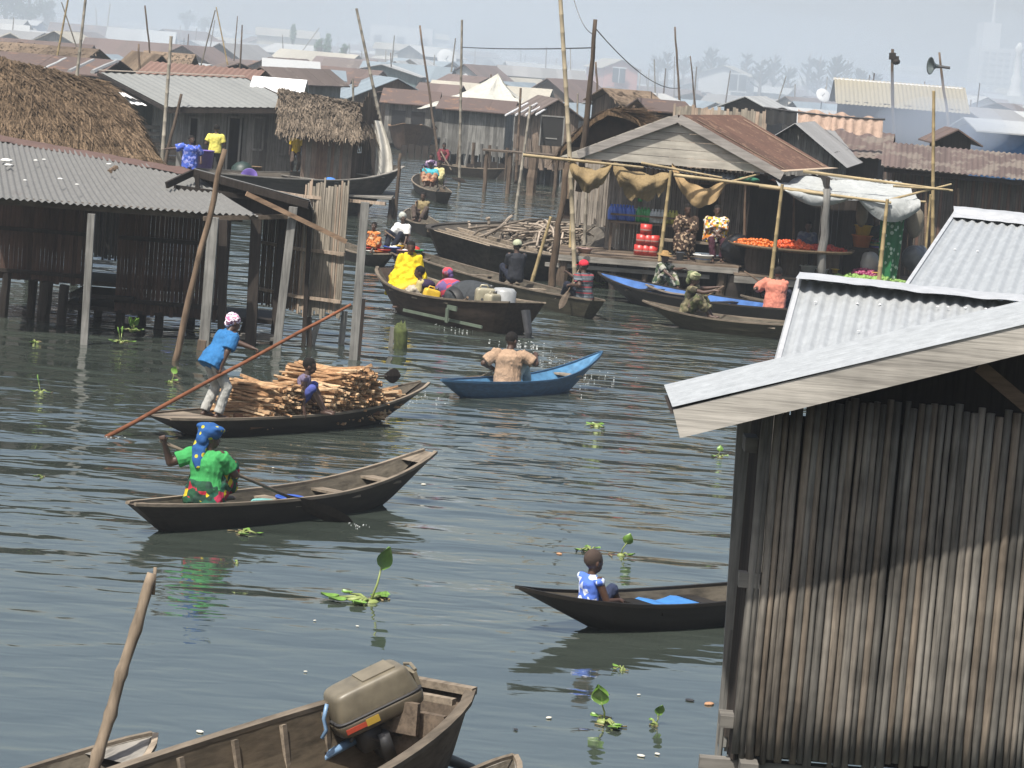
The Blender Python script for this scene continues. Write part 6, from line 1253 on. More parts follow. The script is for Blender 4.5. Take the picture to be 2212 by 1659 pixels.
# thatched hut behind the shop corner
TH = root('thatched_hut', on(1290, 330, 86), 'small dark open-gabled hut with straggly brown thatch behind the tall bamboo', 'hut')
apx, hl, hr = on(1312, 238, 84), on(1212, 325, 84), on(1392, 268, 84)
THD = thatchmat('mid_brown_thatch', (.15, .10, .06))
thatch(TH, 'thatch_roof', patch(apx, apx + V((.5, 3.5, .1)), hl + V((.5, 3.5, 0)), hl, .1), THD, 900, .7, .03); thatch(TH, 'thatch_roof', patch(apx + V((.6, 3.5, .0)), apx, hr, hr + V((.6, 3.5, 0)), .1), THD, 1500, .7, .03)
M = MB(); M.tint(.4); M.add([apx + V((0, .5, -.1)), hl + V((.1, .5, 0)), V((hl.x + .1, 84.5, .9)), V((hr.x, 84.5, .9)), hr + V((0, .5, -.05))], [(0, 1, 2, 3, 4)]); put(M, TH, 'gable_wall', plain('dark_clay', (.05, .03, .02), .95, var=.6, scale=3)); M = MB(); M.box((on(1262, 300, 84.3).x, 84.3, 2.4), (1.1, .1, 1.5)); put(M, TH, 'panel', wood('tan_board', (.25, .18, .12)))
# ================================================================ the settlement behind
RM = {'rust brown': sheetmetal('far_rust_sheet', (.115, .09, .078), rust=(.17, .145, .125), amount=.25, rough=.9, metal=0, scale=.5), 'dark brown': sheetmetal('dark_brown_sheet', (.10, .07, .06), rust=(.18, .1, .06), amount=.3, rough=.9, metal=0), 'pale zinc': sheetmetal('pale_zinc', (.33, .34, .34), amount=-.2, rough=.7, metal=0, scale=.5),
      'grey': sheetmetal('grey_sheet', (.22, .22, .22), rust=(.14, .09, .07), amount=.15, rough=.85, metal=0, scale=.6), 'reddish': sheetmetal('reddish_sheet', (.125, .09, .08), rust=(.10, .075, .065), amount=.4, rough=.85, metal=0, scale=.5), 'cream': sheetmetal('cream_sheet', (.33, .31, .26), amount=-.1, rough=.8, metal=0, scale=.4), 'thatch': thatchmat('far_thatch', (.14, .105, .075)),
      'bluish grey': sheetmetal('bluish_sheet', (.18, .22, .25), amount=0, rough=.8, metal=0, scale=.5)}
WM = {'grey plank': W_GREY, 'dark plank': W_DARK, 'brown plank': W_BROWN, 'cream': plain('cream_plaster', (.48, .44, .34), .9, var=.2, scale=1), 'white': plain('white_plaster', (.55, .56, .56), .9, var=.15, scale=1), 'pink': plain('pink_plaster', (.50, .23, .18), .9, var=.15, scale=1),
      'blue-green': wood('bluegreen_boards', (.14, .20, .20)), 'blue': plain('blue_boards', (.04, .12, .26), .8)}
WIN = plain('window_dark', (.02, .022, .025), .3)
def house(c, w, d, ze, zr, yaw, roof, wall, label, wins=2, cat='house', name='house', group=None, zb=.3, ov=.35, slat=False, cr=0, strips=1, gableside=None, door=False):
    """ridge runs along the local x axis; c is the middle of the footprint"""
    o = root(name, (c.x, c.y, 0), label, cat, group, yaw); rm, wm = RM.get(roof, roof), WM.get(wall, wall); hw, hd = w / 2, d / 2
    M = MB()
    if slat:
        for a, b in (((-hw, -hd), (hw, -hd)), ((hw, hd), (-hw, hd))): slats(M, a, b, zb, ze, .18, .01, jz=.08)
        for s in (-1, 1): slats(M, (s * hw, -s * -hd * -1), (s * hw, s * hd * 1), zb, ze, .18, .01, jz=.08, top=lambda t: ze + (zr - ze) * (1 - abs(2 * t - 1)) - .05)
    else:
        M.tint(.6); v = [(-hw, -hd, zb), (hw, -hd, zb), (hw, hd, zb), (-hw, hd, zb), (-hw, -hd, ze), (hw, -hd, ze), (hw, hd, ze), (-hw, hd, ze), (-hw, 0, zr - .05), (hw, 0, zr - .05)]
        M.add(v, [(0, 1, 5, 4), (2, 3, 7, 6), (1, 2, 6, 9, 5), (3, 0, 4, 8, 7)])
    M.build('wall', wm, o)
    M = MB(); k = (zr - ze) / hd; ee = ze - ov * k; n = max(1, int(w / 1.0)) if strips else 1
    for s in (-1, 1):
        for i in range(n):
            M.tint(rnd.uniform(.2, 1) if not cr else rnd.uniform(.6, 1)); xa, xb = -hw - ov + (w + 2 * ov) * i / n, -hw - ov + (w + 2 * ov) * (i + 1) / n; z_ = .008 * (i % 2)
            if cr: M.corr(V((xa, 0, zr)), V((xb, 0, zr)), V((xb, s * (hd + ov), ee)), V((xa, s * (hd + ov), ee)), cr, cr * .09, 3, sp=6); continue
            M.hexa([V((xa, s * (hd + ov), ee + z_)), V((xb, s * (hd + ov), ee + z_)), V((xb, 0, zr + z_)), V((xa, 0, zr + z_)), V((xa, s * (hd + ov), ee + .05 + z_)), V((xb, s * (hd + ov), ee + .05 + z_)), V((xb, 0, zr + .05 + z_)), V((xa, 0, zr + .05 + z_))])
    if roof == 'thatch': straw(M, lambda i, j: V((-hw - ov + (w + 2 * ov) * i, -(hd + ov) * j, zr + (ee - zr) * j)), 350, .8, .06)
    M.build('roof', rm, o)
    for i in range(wins):
        x = -hw + w * (i + .7) / (wins + .4); z = zb + (ze - zb) * .62; Q = MB(); Q.box((x, -hd - .02, z), (.75, .06, .8)); Q.build('window', WIN, o)
    if door: Q = MB(); Q.box((hw * .2, -hd - .02, (zb + ze) / 2 - .1), (.9, .06, (ze - zb) * .8)); Q.build('door', BLACK, o)
    return o
def ih(u0, u1, vr, ve, Y, d, yaw, roof, wall, label, **kw):
    uc = (u0 + u1) / 2; s = FP / Y; w = (u1 - u0) / 2.16 / s - .6; f = on(uc, ve, Y); r = on(uc, vr, Y + d / 2)
    c = V((on(uc, (vr + ve) / 2, Y + d / 2).x, Y + d / 2, 0))
    return house(c, max(w, 1), d, f.z, max(r.z, f.z + .3), yaw, roof, wall, label, **kw)
def gh(u0, u1, vr, ve, Y, ln, yaw, roof, wall, label, **kw):
    """gable towards the viewer: span u0..u1, apex vr"""
    uc = (u0 + u1) / 2; s = FP / Y; span = (u1 - u0) / 2.16 / s - .6; ze = on(uc, ve, Y).z; zr = on(uc, vr, Y).z; c = V((on(uc, ve, Y).x, Y + ln / 2, 0))
    o = house(c, ln, max(span, 1), ze, zr, yaw + pi / 2, roof, wall, label, wins=0, **kw); Q = MB()
    return o
G1 = 'huts of the settlement'
# mid-distance, individually placed
LONGH = ih(955, 1118, 215, 240, 143, 7, -.05, 'dark brown', 'grey plank', 'long grey stilt hut with brown roof beside the channel', slat=True, zb=.55, wins=0, group=G1)
TANH = gh(1118, 1245, 214, 246, 128, 7, .12, 'rust brown', wood('tan_planks', (.26, .2, .155)), 'tan plank hut with square dark window, next to the long grey stilt hut', slat=True, zb=.7, group=G1)
o = root('window_opening', on(1192, 284, 126.6), 'square dark window in the tan plank hut by the channel', 'window'); Q = MB(); Q.box((0, 0, 0), (.95, .3, 1.25)); Q.build('opening', BLACK, o); attach(o, TANH)  # window opening drawn as a solid near-black box

Q = MB(); Q.tint(.9)
for s in (-.5, .5): Q.box((s, -.15, 0), (.06, .06, 1.3)); 
Q.box((0, -.15, .66), (1.1, .06, .06)); Q.box((0, -.15, -.3), (.5, .06, .05)); Q.build('window_frame', W_GREY, o)
for k in range(6):
    q = MB(); q.tint(1); a, b = on(1080 + k * 3 + 2, 246 - k * 5, 126 + k * .8), on(1150 + k * 6, 219 + k * 1 - k * 4.2 + 8, 130 + k * .8)
    if k < 4: o = rodthing('roof_strip', on(1092 + k * 22, 249 - k * .5, 125.5), on(1140 + k * 20, 223 + k * .5, 130.5), .045, 'white strip of metal number %s on the tan hut roof' % 'one two three four'.split()[k], 'roof strip', plain('white_sheet', (0, 0, 0))); attach(o, TANH)
for k, u in enumerate((962, 985, 1003, 1020, 1040, 1058, 1074, 1090, 1104, 1120, 1133, 1150, 1168, 1190, 1212, 1230)):
    y = 141 - k * .9; x = wx(u, y, 0); o = root('stilt', V((x, y, -.6)), 'thin grey stilt in the row under the channel huts', 'stilt', 'stilts under the channel huts'); q = MB(); q.tint(); q.stick(V(), V((rnd.uniform(-.15, .15), 0, 1.9)), .09 if k < 10 else .12, 6); q.build('stem', W_BROWN if k % 2 else W_GREY, o); attach(o, LONGH if k < 10 else TANH)
o = root('walkway', on(1180, 335, 118), 'low plank walkway on posts in front of the tan plank hut', 'walkway'); q = MB()
for k in range(5): q.tint(); q.box((k * .0, k * .3, .0), (5.2, .28, .06))
q.build('boards', W_BROWNX, o)
for k in range(6): q = MB(); q.tint(); q.stick(V((-2.4 + k * .95, 0, -1.9)), V((-2.4 + k * .95, 0, 0)), (.08, .1, .2, .08, .1, .08)[k]); q.build('pile', W_BROWN, o)
ih(846, 905, 196, 212, 168, 6, .5, 'dark brown', 'dark plank', 'brown-roofed dark hut at the bend, beside the bow-on boat', slat=True, group=G1)
ih(905, 1000, 183, 213, 172, 7, -.1, 'reddish', 'grey plank', 'hut with plain reddish-brown roof behind the white tent', slat=True, group=G1)
ih(762, 830, 172, 188, 176, 6, .1, 'dark brown', 'brown plank', 'brown plank hut with tall wall behind the canvas sheet', slat=True, group=G1)
gh(752, 925, 141, 160, 200, 9, -.1, 'pale zinc', 'blue-green', 'wide hut with blue-green boarded gable under pale eaves', group=G1)
ih(828, 952, 196, 224, 160, 6, .0, 'dark brown', 'grey plank', 'low grey shed at the end of the channel next to the bow-on boat', slat=True, group=G1)
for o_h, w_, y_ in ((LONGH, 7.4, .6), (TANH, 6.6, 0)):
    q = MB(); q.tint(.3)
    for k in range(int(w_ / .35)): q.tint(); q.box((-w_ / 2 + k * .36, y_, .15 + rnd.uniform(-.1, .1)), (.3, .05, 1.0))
    oo = q.build('underfloor_shade_backing', W_DARK, o_h); oo.rotation_euler.z = 0 if o_h is LONGH else -pi / 2  # dark backing added below both huts to imitate the shade under their floors
# tent
o = root('tent', on(1010, 230, 158), 'pointed dirty white canopy tent rising behind the long grey stilt hut', 'tent'); M = MB()
apx = on(1076, 160, 162); bl0, br0, fl0, fr0 = on(1010, 196, 167), on(1132, 214, 165), on(900, 234, 157), on(1128, 222, 157.5)
def tri(A_, B_, n=10):
    M.grid(lambda i, j: apx.lerp(A_.lerp(B_, i), j) - V((0, 0, .35 * sin(pi * j) * (.6 + .4 * sin(pi * i)))) + V((0, 0, .06 * NZ.noise(V((i * 7, j * 5, A_.x))))), 14, n)
tri(fl0, on(1040, 222, 156.5)); tri(on(1040, 222, 156.5), fr0); tri(fr0, br0); tri(bl0, fl0); M.build('canvas', cloth('tent_canvas', (.43, .425, .38), .4, 3), o, True); 
for v_ in M.v: pass
o.children[0].location = -o.location
gh(1672, 1880, 271, 330, 84, 9, -.18, 'grey', 'grey plank', 'grey slatted gable hut with long lean roof behind the shop', slat=True, group=G1, ov=.5, cr=.2)
ih(1748, 1930, 281, 332, 90, 6, -.15, RBM, 'dark plank', 'long streaked brown roof behind the grey gable hut', group=G1, wins=0, zb=.4, cr=.2)
BH = ih(1800, 2082, 178, 228, 112, 6, -.06, sheetmetal('yellowish_sheet', (.25, .225, .16), rust=(.20, .13, .06), amount=.1, rough=.8, metal=0, scale=.6), 'dark plank', 'big dark house with yellowish ribbed roof and white ridge in drifting smoke', slat=True, group=G1, wins=0, zb=1.0, cr=.15)
q = MB(); q.tint(1); q.bar(on(1800, 170, 115), on(2078, 192, 115), .4, .08); put(q, BH, 'ridge_cap', plain('white_sheet', (0, 0, 0)))
BH.children[-1].matrix_parent_inverse = Matrix.Identity(4); 
ih(2075, 2185, 236, 262, 118, 6, .15, 'grey', 'brown plank', 'grey low gabled hut right of the big yellowish roof'.replace(' right of', ' just past'), group=G1)
ih(2080, 2240, 262, 286, 100, 6, .0, 'pale zinc', 'blue', 'blue-walled hut with clean pale roof at the picture edge', group=G1, wins=0)
gh(2036, 2094, 281, 300, 95, 2.5, .0, 'dark brown', 'dark plank', 'tiny dark gable peeping over the long rust roof', group=G1)
gh(1586, 1700, 212, 232, 150, 8, -.2, 'pale zinc', 'dark plank', 'low dark gable edged in white behind the hanging cloths', group=G1)
ih(1350, 1440, 202, 238, 118, 7, .5, 'pale zinc', 'dark plank', 'hut with glaring white sloping roof beyond the thatched gable', group=G1, slat=True)
ih(1300, 1405, 196, 226, 112, 6, .2, 'thatch', 'brown plank', 'long thatched roof in front of the pink house', group=G1, slat=True)
ih(1400, 1455, 218, 240, 100, 5, .1, 'dark brown', 'dark plank', 'low dark brown roof beside the glaring white slope', group=G1)
M = MB(); fo = root('mat_fence', on(1545, 240, 96), 'ragged brown cane mat fence above the rusty shop roof', 'fence'); slats(M, (wx(1450, 96, 3.5), 96), (wx(1648, 96, 3.5), 95), 2.2, on(1550, 233, 96).z, .1, .005, jt=.08); put(M, fo, 'cane_mat', W_PALE); M = MB(); M.bamboo(V((wx(1450, 95.9, 3), 95.9, 3.1)), V((wx(1650, 95, 3), 94.9, 3.1)), .04); put(M, fo, 'rail', BAMBOOX)
WHH = gh(1522, 1636, 143, 162, 330, 12, -.15, 'cream', 'white', 'white plastered house with small dark window before the feathery trees', group=G1)
Q = MB(); w1_ = root('window_opening', on(1594, 179, 329.5), 'small dark square window in the white plastered house', 'window'); Q.box((0, 0, 0), (1.9, .1, 1.9)); Q.build('pane', WIN, w1_); Q = MB(); Q.box((0, -.06, 0), (.12, .1, 2)); Q.box((0, -.06, 1.0), (2.2, .1, .15)); Q.box((0, -.06, -1.0), (2.2, .1, .15)); Q.build('window_frame', WM['white'], w1_); attach(w1_, WHH)
PKH = gh(1282, 1368, 128, 146, 300, 11, .15, 'cream', 'pink', 'pink plastered house with one square window, hazy in smoke', group=G1)
Q = MB(); w1_ = root('window_opening', on(1337, 163, 299.5), 'square dark window in the pink plastered house', 'window'); Q.box((0, 0, 0), (1.3, .1, 1.5)); Q.build('pane', WIN, w1_); Q = MB(); Q.box((0, -.06, 0), (.08, .1, 1.5)); Q.box((0, -.06, .8), (1.5, .1, .12)); Q.build('window_frame', WM['white'], w1_); attach(w1_, PKH)
# left side, behind the thatch
STR_H = ih(-30, 262, 122, 156, 118, 9, -.03, 'dark brown', 'dark plank', 'long brown roof with pale stripes and orange ridge behind the big thatch', group=G1, wins=0)
for k, u in enumerate((40, 90, 150, 200)):
    o = rodthing('roof_strip', on(u, 153 + k, 118), on(u + 52, 126 + k * 2.5, 122), .1, 'pale stripe sheet %s on the long brown roof' % ('nearest the picture edge', 'beside the edge one', 'under the leaning bamboo', 'nearest the dark gable')[k], 'roof strip', RM['pale zinc']); attach(o, STR_H)
ih(0, 215, 100, 122, 150, 7, -.02, 'thatch', 'brown plank', 'ragged thatched roof above the orange ridge', group=G1, wins=0)
gh(256, 324, 116, 140, 135, 8, .3, 'thatch', 'dark plank', 'dark gable with thatch edge behind the grey plank house', group=G1)
ih(312, 420, 115, 138, 150, 6, .05, 'thatch', 'dark plank', 'sagging thatch just over the grey metal roof ridge', group=G1, wins=0)
ih(322, 574, 142, 172, 122, 7, -.05, RUSTR, 'dark plank', 'long rusty roof with pale flaking patches behind the grey metal roof', group=G1, wins=0, cr=.25)
gh(572, 672, 150, 174, 132, 8, -.3, 'rust brown', 'grey plank', 'grey gable hut behind the thatched cabin', group=G1)
ih(566, 690, 131, 158, 165, 7, .1, 'pale zinc', 'dark plank', 'white sloping roof above the grey gable hut', group=G1)
ih(548, 660, 178, 190, 104, 1.2, -.02, plain('white_sheet', (0, 0, 0)), 'dark plank', 'thin bright white roof strip above the thatched cabin', group=G1, wins=0)
ih(668, 745, 152, 172, 160, 6, .1, 'bluish grey', 'blue-green', 'bluish dark hut beside the grey gable hut', group=G1, slat=True, wins=1)
ih(108, 258, 54, 86, 310, 9, .08, 'dark brown', 'grey plank', 'tall brown-roofed hut with dark doorway, alone above the orange ridge', group=G1, wins=1)
ih(334, 484, 82, 100, 320, 9, -.1, 'reddish', 'brown plank', 'long reddish roof with gable end beyond the rusty one', group=G1)
ih(33, 92, 44, 54, 380, 8, 0, 'pale zinc', 'blue', 'white striped roof below the hazy tree mass', group=G1)
ih(552, 690, 64, 80, 420, 12, .1, 'cream', 'cream', 'large cream house with broad hipped pale roof by the cypress', group=G1, wins=4)
ih(810, 904, 95, 108, 330, 9, 0, 'cream', 'cream', 'cream building with row of dark openings below the white dome', group=G1, wins=4)
ih(882, 978, 102, 122, 300, 10, .35, 'pale zinc', 'grey plank', 'grey house with pale gable and satellite dish', group=G1, wins=0)
def dish(u, v, Y, r, label):
    o = root('satellite_dish', on(u, v, Y), label, 'satellite dish'); q = MB(); m_ = Matrix.Rotation(R(60), 3, 'X') @ Matrix.Rotation(.3, 3, 'Y'); q.lathe([(0, 0), (r * .5, r * .08), (r, r * .3), (r * .98, r * .33), (0, .03)], n=18, m=m_); q.build('dish_bowl', WM['white'], o, True); q = MB(); q.tube([m_ @ V((0, 0, 0)), m_ @ V((0, 0, r * .8))], r * .04, 5); q.tube([V((0, 0, 0)), V((0, .2, -r * 2.2))], r * .06, 6); q.build('feed_arm', DKM, o)
dish(963, 129, 296, 1.05, 'white satellite dish on the grey house with pale gable'); dish(1776, 208, 190, .5, 'small white satellite dish beside the big yellowish roof')
# dome house
o = root('domed_house', on(868, 95, 520), 'pale house crowned by a broad white dome on the skyline', 'house', G1); q = MB(); q.lathe([(3.4, -.2), (3.3, .4), (2.7, 1.0), (1.6, 1.5), (.5, 1.75), (0, 1.8)], (0, 0, on(868, 80, 520).z - o.location.z), 24); q.build('dome', WM['white'], o, True); q = MB(); q.box((0, 0, -1), (11, 9, 8)); q.build('wall', WM['white'], o)
for s in (-4, 0, 4): q = MB(); q.box((s, -5.05, .5), (1.4, .1, 1.5)); q.build('window', WIN, o)
ih(900, 968, 73, 84, 520, 12, .1, 'cream', 'white', 'white hip-roofed house next to the domed one', group=G1, wins=3)
# towers in the haze
def block(name, u0, u1, v0, Y, d, m, label, rows, cols_, cat='tower', zb=0):
    s = FP / Y; w = (u1 - u0) / 2.16 / s; t = on((u0 + u1) / 2, v0, Y); o = root(name, (t.x, Y, zb), label, cat); q = MB(); q.box((0, 0, t.z / 2), (w, d, t.z)); q.build('tower_body', m, o)
    for r in range(rows):
        q = MB(); z = t.z * (r + .7) / (rows + .6); q.box((0, -d / 2 - .05, z), (w * .9, .2, t.z / rows * .35)); q.build('window_band', WIN, o)
    for c in range(cols_): q = MB(); q.box((-w / 2 + w * (c + .5) / cols_, -d / 2 - .3, t.z / 2), (w * .05, .8, t.z * .98)); q.build('pier', m, o)
    return o, t, w
CON = plain('pale_concrete', (.42, .42, .42), .9, var=.1)
o, t, w_ = block('office_tower', 2106, 2182, 104, 950, 22, CON, 'faint high office tower with antenna far off in the haze', 9, 5)
q = MB(); q.box((-w_ * .15, 0, t.z + 4), (w_ * .5, 14, 8)); q.build('penthouse', CON, o); q = MB(); q.tube([V((-w_ * .05, 0, t.z + 8)), V((-w_ * .05, 0, t.z + 20))], [.7, .15], 6); q.build('antenna', CON, o)
block('office_block', 1930, 1985, 141, 900, 20, CON, 'faint square block just beside the dark lamp pole', 4, 4, 'building'); block('office_block', 1975, 2032, 162, 880, 20, CON, 'low faint block under the loudspeaker', 3, 4, 'building')
block('office_tower', 1702, 1716, 100, 1000, 14, CON, 'very faint slim tower behind the feathery trees', 6, 2)
o = root('monument', on(2192, 208, 520), 'pale slender monument figure near the picture edge in haze', 'monument'); q = MB(); q.lathe([(2.6, -2), (1.5, 0), (.9, 2), (1.0, 3.2), (.6, 4), (.75, 5), (.5, 7.5), (.9, 8.3), (.3, 9.4), (0, 9.6)], n=12); q.build('pedestal', WM['white'], o, True)
# lattice mast
o = root('radio_mast', on(858, 75, 800), 'very faint lattice radio mast behind the dome', 'mast'); q = MB(); hh = 40
for s in ((-1, -1), (1, -1), (1, 1), (-1, 1)): q.tube([V((s[0] * 3, s[1] * 3, 0)), V((s[0] * .8, s[1] * .8, hh))], .18, 4)
for k in range(9):
    z0, z1 = hh * k / 9, hh * (k + 1) / 9; r0, r1 = 3 - 2.2 * k / 9, 3 - 2.2 * (k + 1) / 9; q.bar(V((-r0, -r0, z0)), V((r1, -r1, z1)), .15); q.bar(V((r0, -r0, z0)), V((-r1, -r1, z1)), .15)
q.build('lattice', plain('red_white_steel', (.35, .2, .18), .6), o)
# trees
FOL = [plain('dusty_foliage', (.045, .075, .03), .9, var=.5, scale=.7), plain('casuarina_foliage', (.03, .05, .035), .9, var=.5, scale=.7), plain('bright_foliage', (.06, .14, .04), .9, var=.4, scale=.7)]
def tree(u, v0, v1, wpx, Y, label, kind=0, m=None, n=700, group='trees beyond the roofs', name='tree'):
    top, bot = on(u, v0, Y), on(u, v1, Y); h = top.z - bot.z; w = wpx / 2.16 / (FP / Y) / 2; zb = min(bot.z, .4); o = root(name, (bot.x, Y, 0), label, 'tree', group); T = MB(); Cn = MB(); H_ = top.z
    T.tube([V((0, 0, zb)), V((w * .05, 0, H_ * .5)), V((0, 0, H_ * .93))], [.3, .2, .05], 7)
    lobes = []
    if kind == 1:
        T.tube([V((0, 0, H_ * .5)), V((w * .1, 0, H_))], [.08, .02], 5)
        for k in range(40):
            z0 = bot.z + h * rnd.uniform(.05, .75); a = rnd.random() * 6.28; l = w * rnd.uniform(.5, 1.15) * (1.15 - .6 * (z0 - bot.z) / h); d = V((cos(a) * l, sin(a) * l * .7, l * rnd.uniform(.35, 1.1))); p0 = V((0, 0, z0)); p2 = p0 + d; T.tube([p0, p0 + d * .5 + V((0, 0, -.1 * l)), p2], [.07, .05, .02], 4)
            for _ in range(int(n / 40)):
                t = rnd.random() ** .7; p = p0 + d * t + V((0, 0, -.4 * l * t * (1 - t))); q1 = (d.normalized() * .6 + V((rnd.gauss(0, .45), rnd.gauss(0, .45), rnd.uniform(.1, 1)))).normalized() * w * rnd.uniform(.10, .24); q2 = q1.cross(V((rnd.random(), 1, .2))).normalized() * w * .045; Cn.tint(); Cn.add([p - q2, p + q2, p + q1], [(0, 1, 2)])
    elif kind == 2: lobes = [(V((0, 0, bot.z + h * (k + .5) / 6)), w * (.5 + .5 * sin(pi * (k + .5) / 6))) for k in range(6)]
    else:
        for k in range(14):
            a = rnd.random() * 6.28; z = bot.z + h * rnd.uniform(.2, .9); rr = w * rnd.uniform(.2, .85) * (1.1 - .5 * (z - bot.z) / h); c = V((cos(a) * rr, sin(a) * rr * .7, z)); lobes.append((c, w * rnd.uniform(.22, .42))); T.tube([V((0, 0, z * .6 + zb * .4)), c * .6 + V((0, 0, z * .35)), c], [.12, .08, .03], 5)
    for c, r in lobes:
        for _ in range(n // len(lobes)):
            d = V((rnd.gauss(0, 1), rnd.gauss(0, 1), rnd.gauss(0, 1))).normalized() * r * rnd.random() ** .4; p = c + d; Cn.tint(); s = r * rnd.uniform(.07, .16)
            if kind == 1: q1 = V((rnd.gauss(0, .5), rnd.gauss(0, .5), 1)).normalized() * s * 5; q2 = q1.cross(V((rnd.random(), rnd.random(), .1))).normalized() * s * .55; p = p + d * .4
            else: q1 = V((rnd.gauss(0, 1), rnd.gauss(0, 1), rnd.gauss(0, 1))).normalized() * s * 1.6; q2 = q1.cross(V((rnd.random(), 1, .3))).normalized() * s
            Cn.add([p - q1 - q2, p + q1 - q2 * .3, p + q1 + q2 * .3, p - q1 + q2], [(0, 1, 2, 3)])
    T.build('trunk', W_BROWN, o); Cn.build('crown', m or FOL[kind], o); return o
tree(632, 52, 92, 16, 360, 'narrow dark cypress before the large cream house', 2, FOL[2], 600, name='cypress_tree')
tree(690, 80, 128, 36, 300, 'rounded green tree pair next to the cypress', 0, FOL[2]); tree(706, 73, 128, 20, 305, 'slim pointed green tree behind the rounded pair', 2, FOL[2]); tree(742, 96, 126, 32, 290, 'low bright green bush-like tree above the white sloping roofs', 0, FOL[2], 500)
tree(403, 26, 60, 50, 480, 'spreading hazy tree on the skyline behind the long reddish roof', 0); tree(440, 40, 62, 40, 490, 'small hazy tree beside the spreading one', 0, n=400)
for k, (u, v0, w_) in enumerate(((10, -30, 90), (60, -24, 80), (100, 0, 50))): tree(u, v0, 50, w_, 420, ('huge hazy tree cut by the picture corner', 'second huge hazy tree beside the corner one', 'lower shoulder of the hazy tree mass')[k], 0, n=1100)
cs = [(1440, 105, 160, 30), (1475, 118, 165, 36), (1535, 98, 160, 40), (1560, 118, 165, 34), (1608, 104, 190, 34), (1640, 122, 195, 44), (1668, 106, 195, 42), (1700, 140, 200, 40), (1742, 108, 205, 36), (1765, 112, 208, 46), (1800, 112, 205, 50), (1826, 122, 200, 34), (1860, 150, 195, 40), (1890, 156, 195, 34), (1510, 128, 168, 30), (1420, 122, 160, 34)]
for k, (u, v0, v1, w_) in enumerate(cs):
    tree(u, v0, v1, w_, 330 + (k * 37) % 60, ('feathery casuarina above the pink house roof|wispy tree by the thin dark pole|feathery tree left of the white plastered house|low feathery tree over the white plastered house roof|spiky tree just past the white plastered house|broad feathery tree behind the low white gable|high feathery tree in the middle of the grove|leaning bare-topped tree in the grove|spiky tree starting the dense clump by the yellowish roof|full tree of the dense clump|tallest rounded tree of the dense clump|tree ending the dense clump|low hazy tree over the yellowish roof|faint low tree beside the square block|small tree behind the white plastered house ridge|hazy tree on the smoky side of the grove').split('|')[k].replace(' left of', ' beside'), 1, n=4800, name='casuarina_tree', group='feathery trees of the grove')
# filler huts
rk = ['rust brown', 'dark brown', 'pale zinc', 'grey', 'reddish', 'cream', 'bluish grey', 'pale zinc', 'dark brown', 'grey']; wk = ['grey plank', 'dark plank', 'brown plank', 'cream', 'white', 'grey plank', 'dark plank']
rg = ['above the big brown thatch', 'above the grey metal roof', 'beyond the thatched cabin', 'around the domed house', 'behind the white tent', 'in the smoke by the tall bamboo', 'near the pink house', 'near the white plastered house', 'under the feathery grove', 'around the big yellowish roof', 'at the hazy edge by the office tower']
hr_ = random.Random(5); protos = {}
Y = 178; nh = 0
FARM = {}
while Y < 900:
    hwid = .176 * Y + 6; x = -hwid + hr_.uniform(0, 8); step = 11 if Y < 330 else 14 if Y < 500 else 22
    while x < hwid:
        w = hr_.uniform(4.5, 8.5) * (1 if Y < 420 else 1.2); d = hr_.uniform(3.5, 5.5); yy = Y + hr_.uniform(-4, 4); u, v = proj(V((x, yy, 3)))
        if not (845 < u < 950 and Y < 190) and nh < 900:
            rf, wl = hr_.choice(rk), hr_.choice(wk); ze = hr_.uniform(2.3, 3.3) + (hr_.random() < .08) * .9 + max(0, Y - 450) * .0025; zr = ze + hr_.uniform(.6, 1.3)
            if 1240 < u < 1720 and Y < 335: ze = hr_.uniform(1.7, 2.3); zr = ze + hr_.uniform(.5, .9)
            lab = '%s roof %s, %s rows back' % (rf, rg[min(10, max(0, int(u / 2212 * 11)))], 'a few' if Y < 300 else 'many')
            if Y > 450: lab = 'tiny hazed %s roof near the skyline %s' % (rf, rg[min(10, max(0, int(u / 2212 * 11)))])
            yaw = hr_.gauss(0, .4) + (pi / 2 if hr_.random() < .4 else 0)
            if nh > 236:
                q = FARM.setdefault(rf, MB()); q.tint(hr_.random()); cc = V((x, yy, 0)); mm = Matrix.Rotation(yaw, 3, 'Z'); hw, hd = w / 2 + .3, d / 2 + .3
                pts = [cc + mm @ V(k) for k in ((-hw, -hd, 0), (hw, -hd, 0), (hw, hd, 0), (-hw, hd, 0), (-hw, -hd, ze), (hw, -hd, ze), (hw, hd, ze), (-hw, hd, ze), (-hw, 0, zr), (hw, 0, zr))]
                q.add(pts, [(0, 1, 5, 4), (2, 3, 7, 6), (1, 2, 6, 9, 5), (3, 0, 4, 8, 7), (4, 5, 9, 8), (6, 7, 8, 9)]); nh += 1; x += w + hr_.uniform(.5, 9); continue
            house(V((x, yy, 0)), w, d, ze, zr, yaw, rf, wl, lab, wins=hr_.choice((0, 1, 2)) if Y < 450 else 0, group='far huts crowding toward the skyline', strips=Y < 300)
            nh += 1
        x += w + hr_.uniform(.3, 3 if Y < 330 else 5 if Y < 500 else 9)
    Y += 13 if Y < 300 else 20 if Y < 500 else 45
for rf_, q in FARM.items():
    q.build('distant_roofs', RM[rf_], kind='stuff', label='mass of tiny %s roofs fading into haze at the skyline' % rf_)
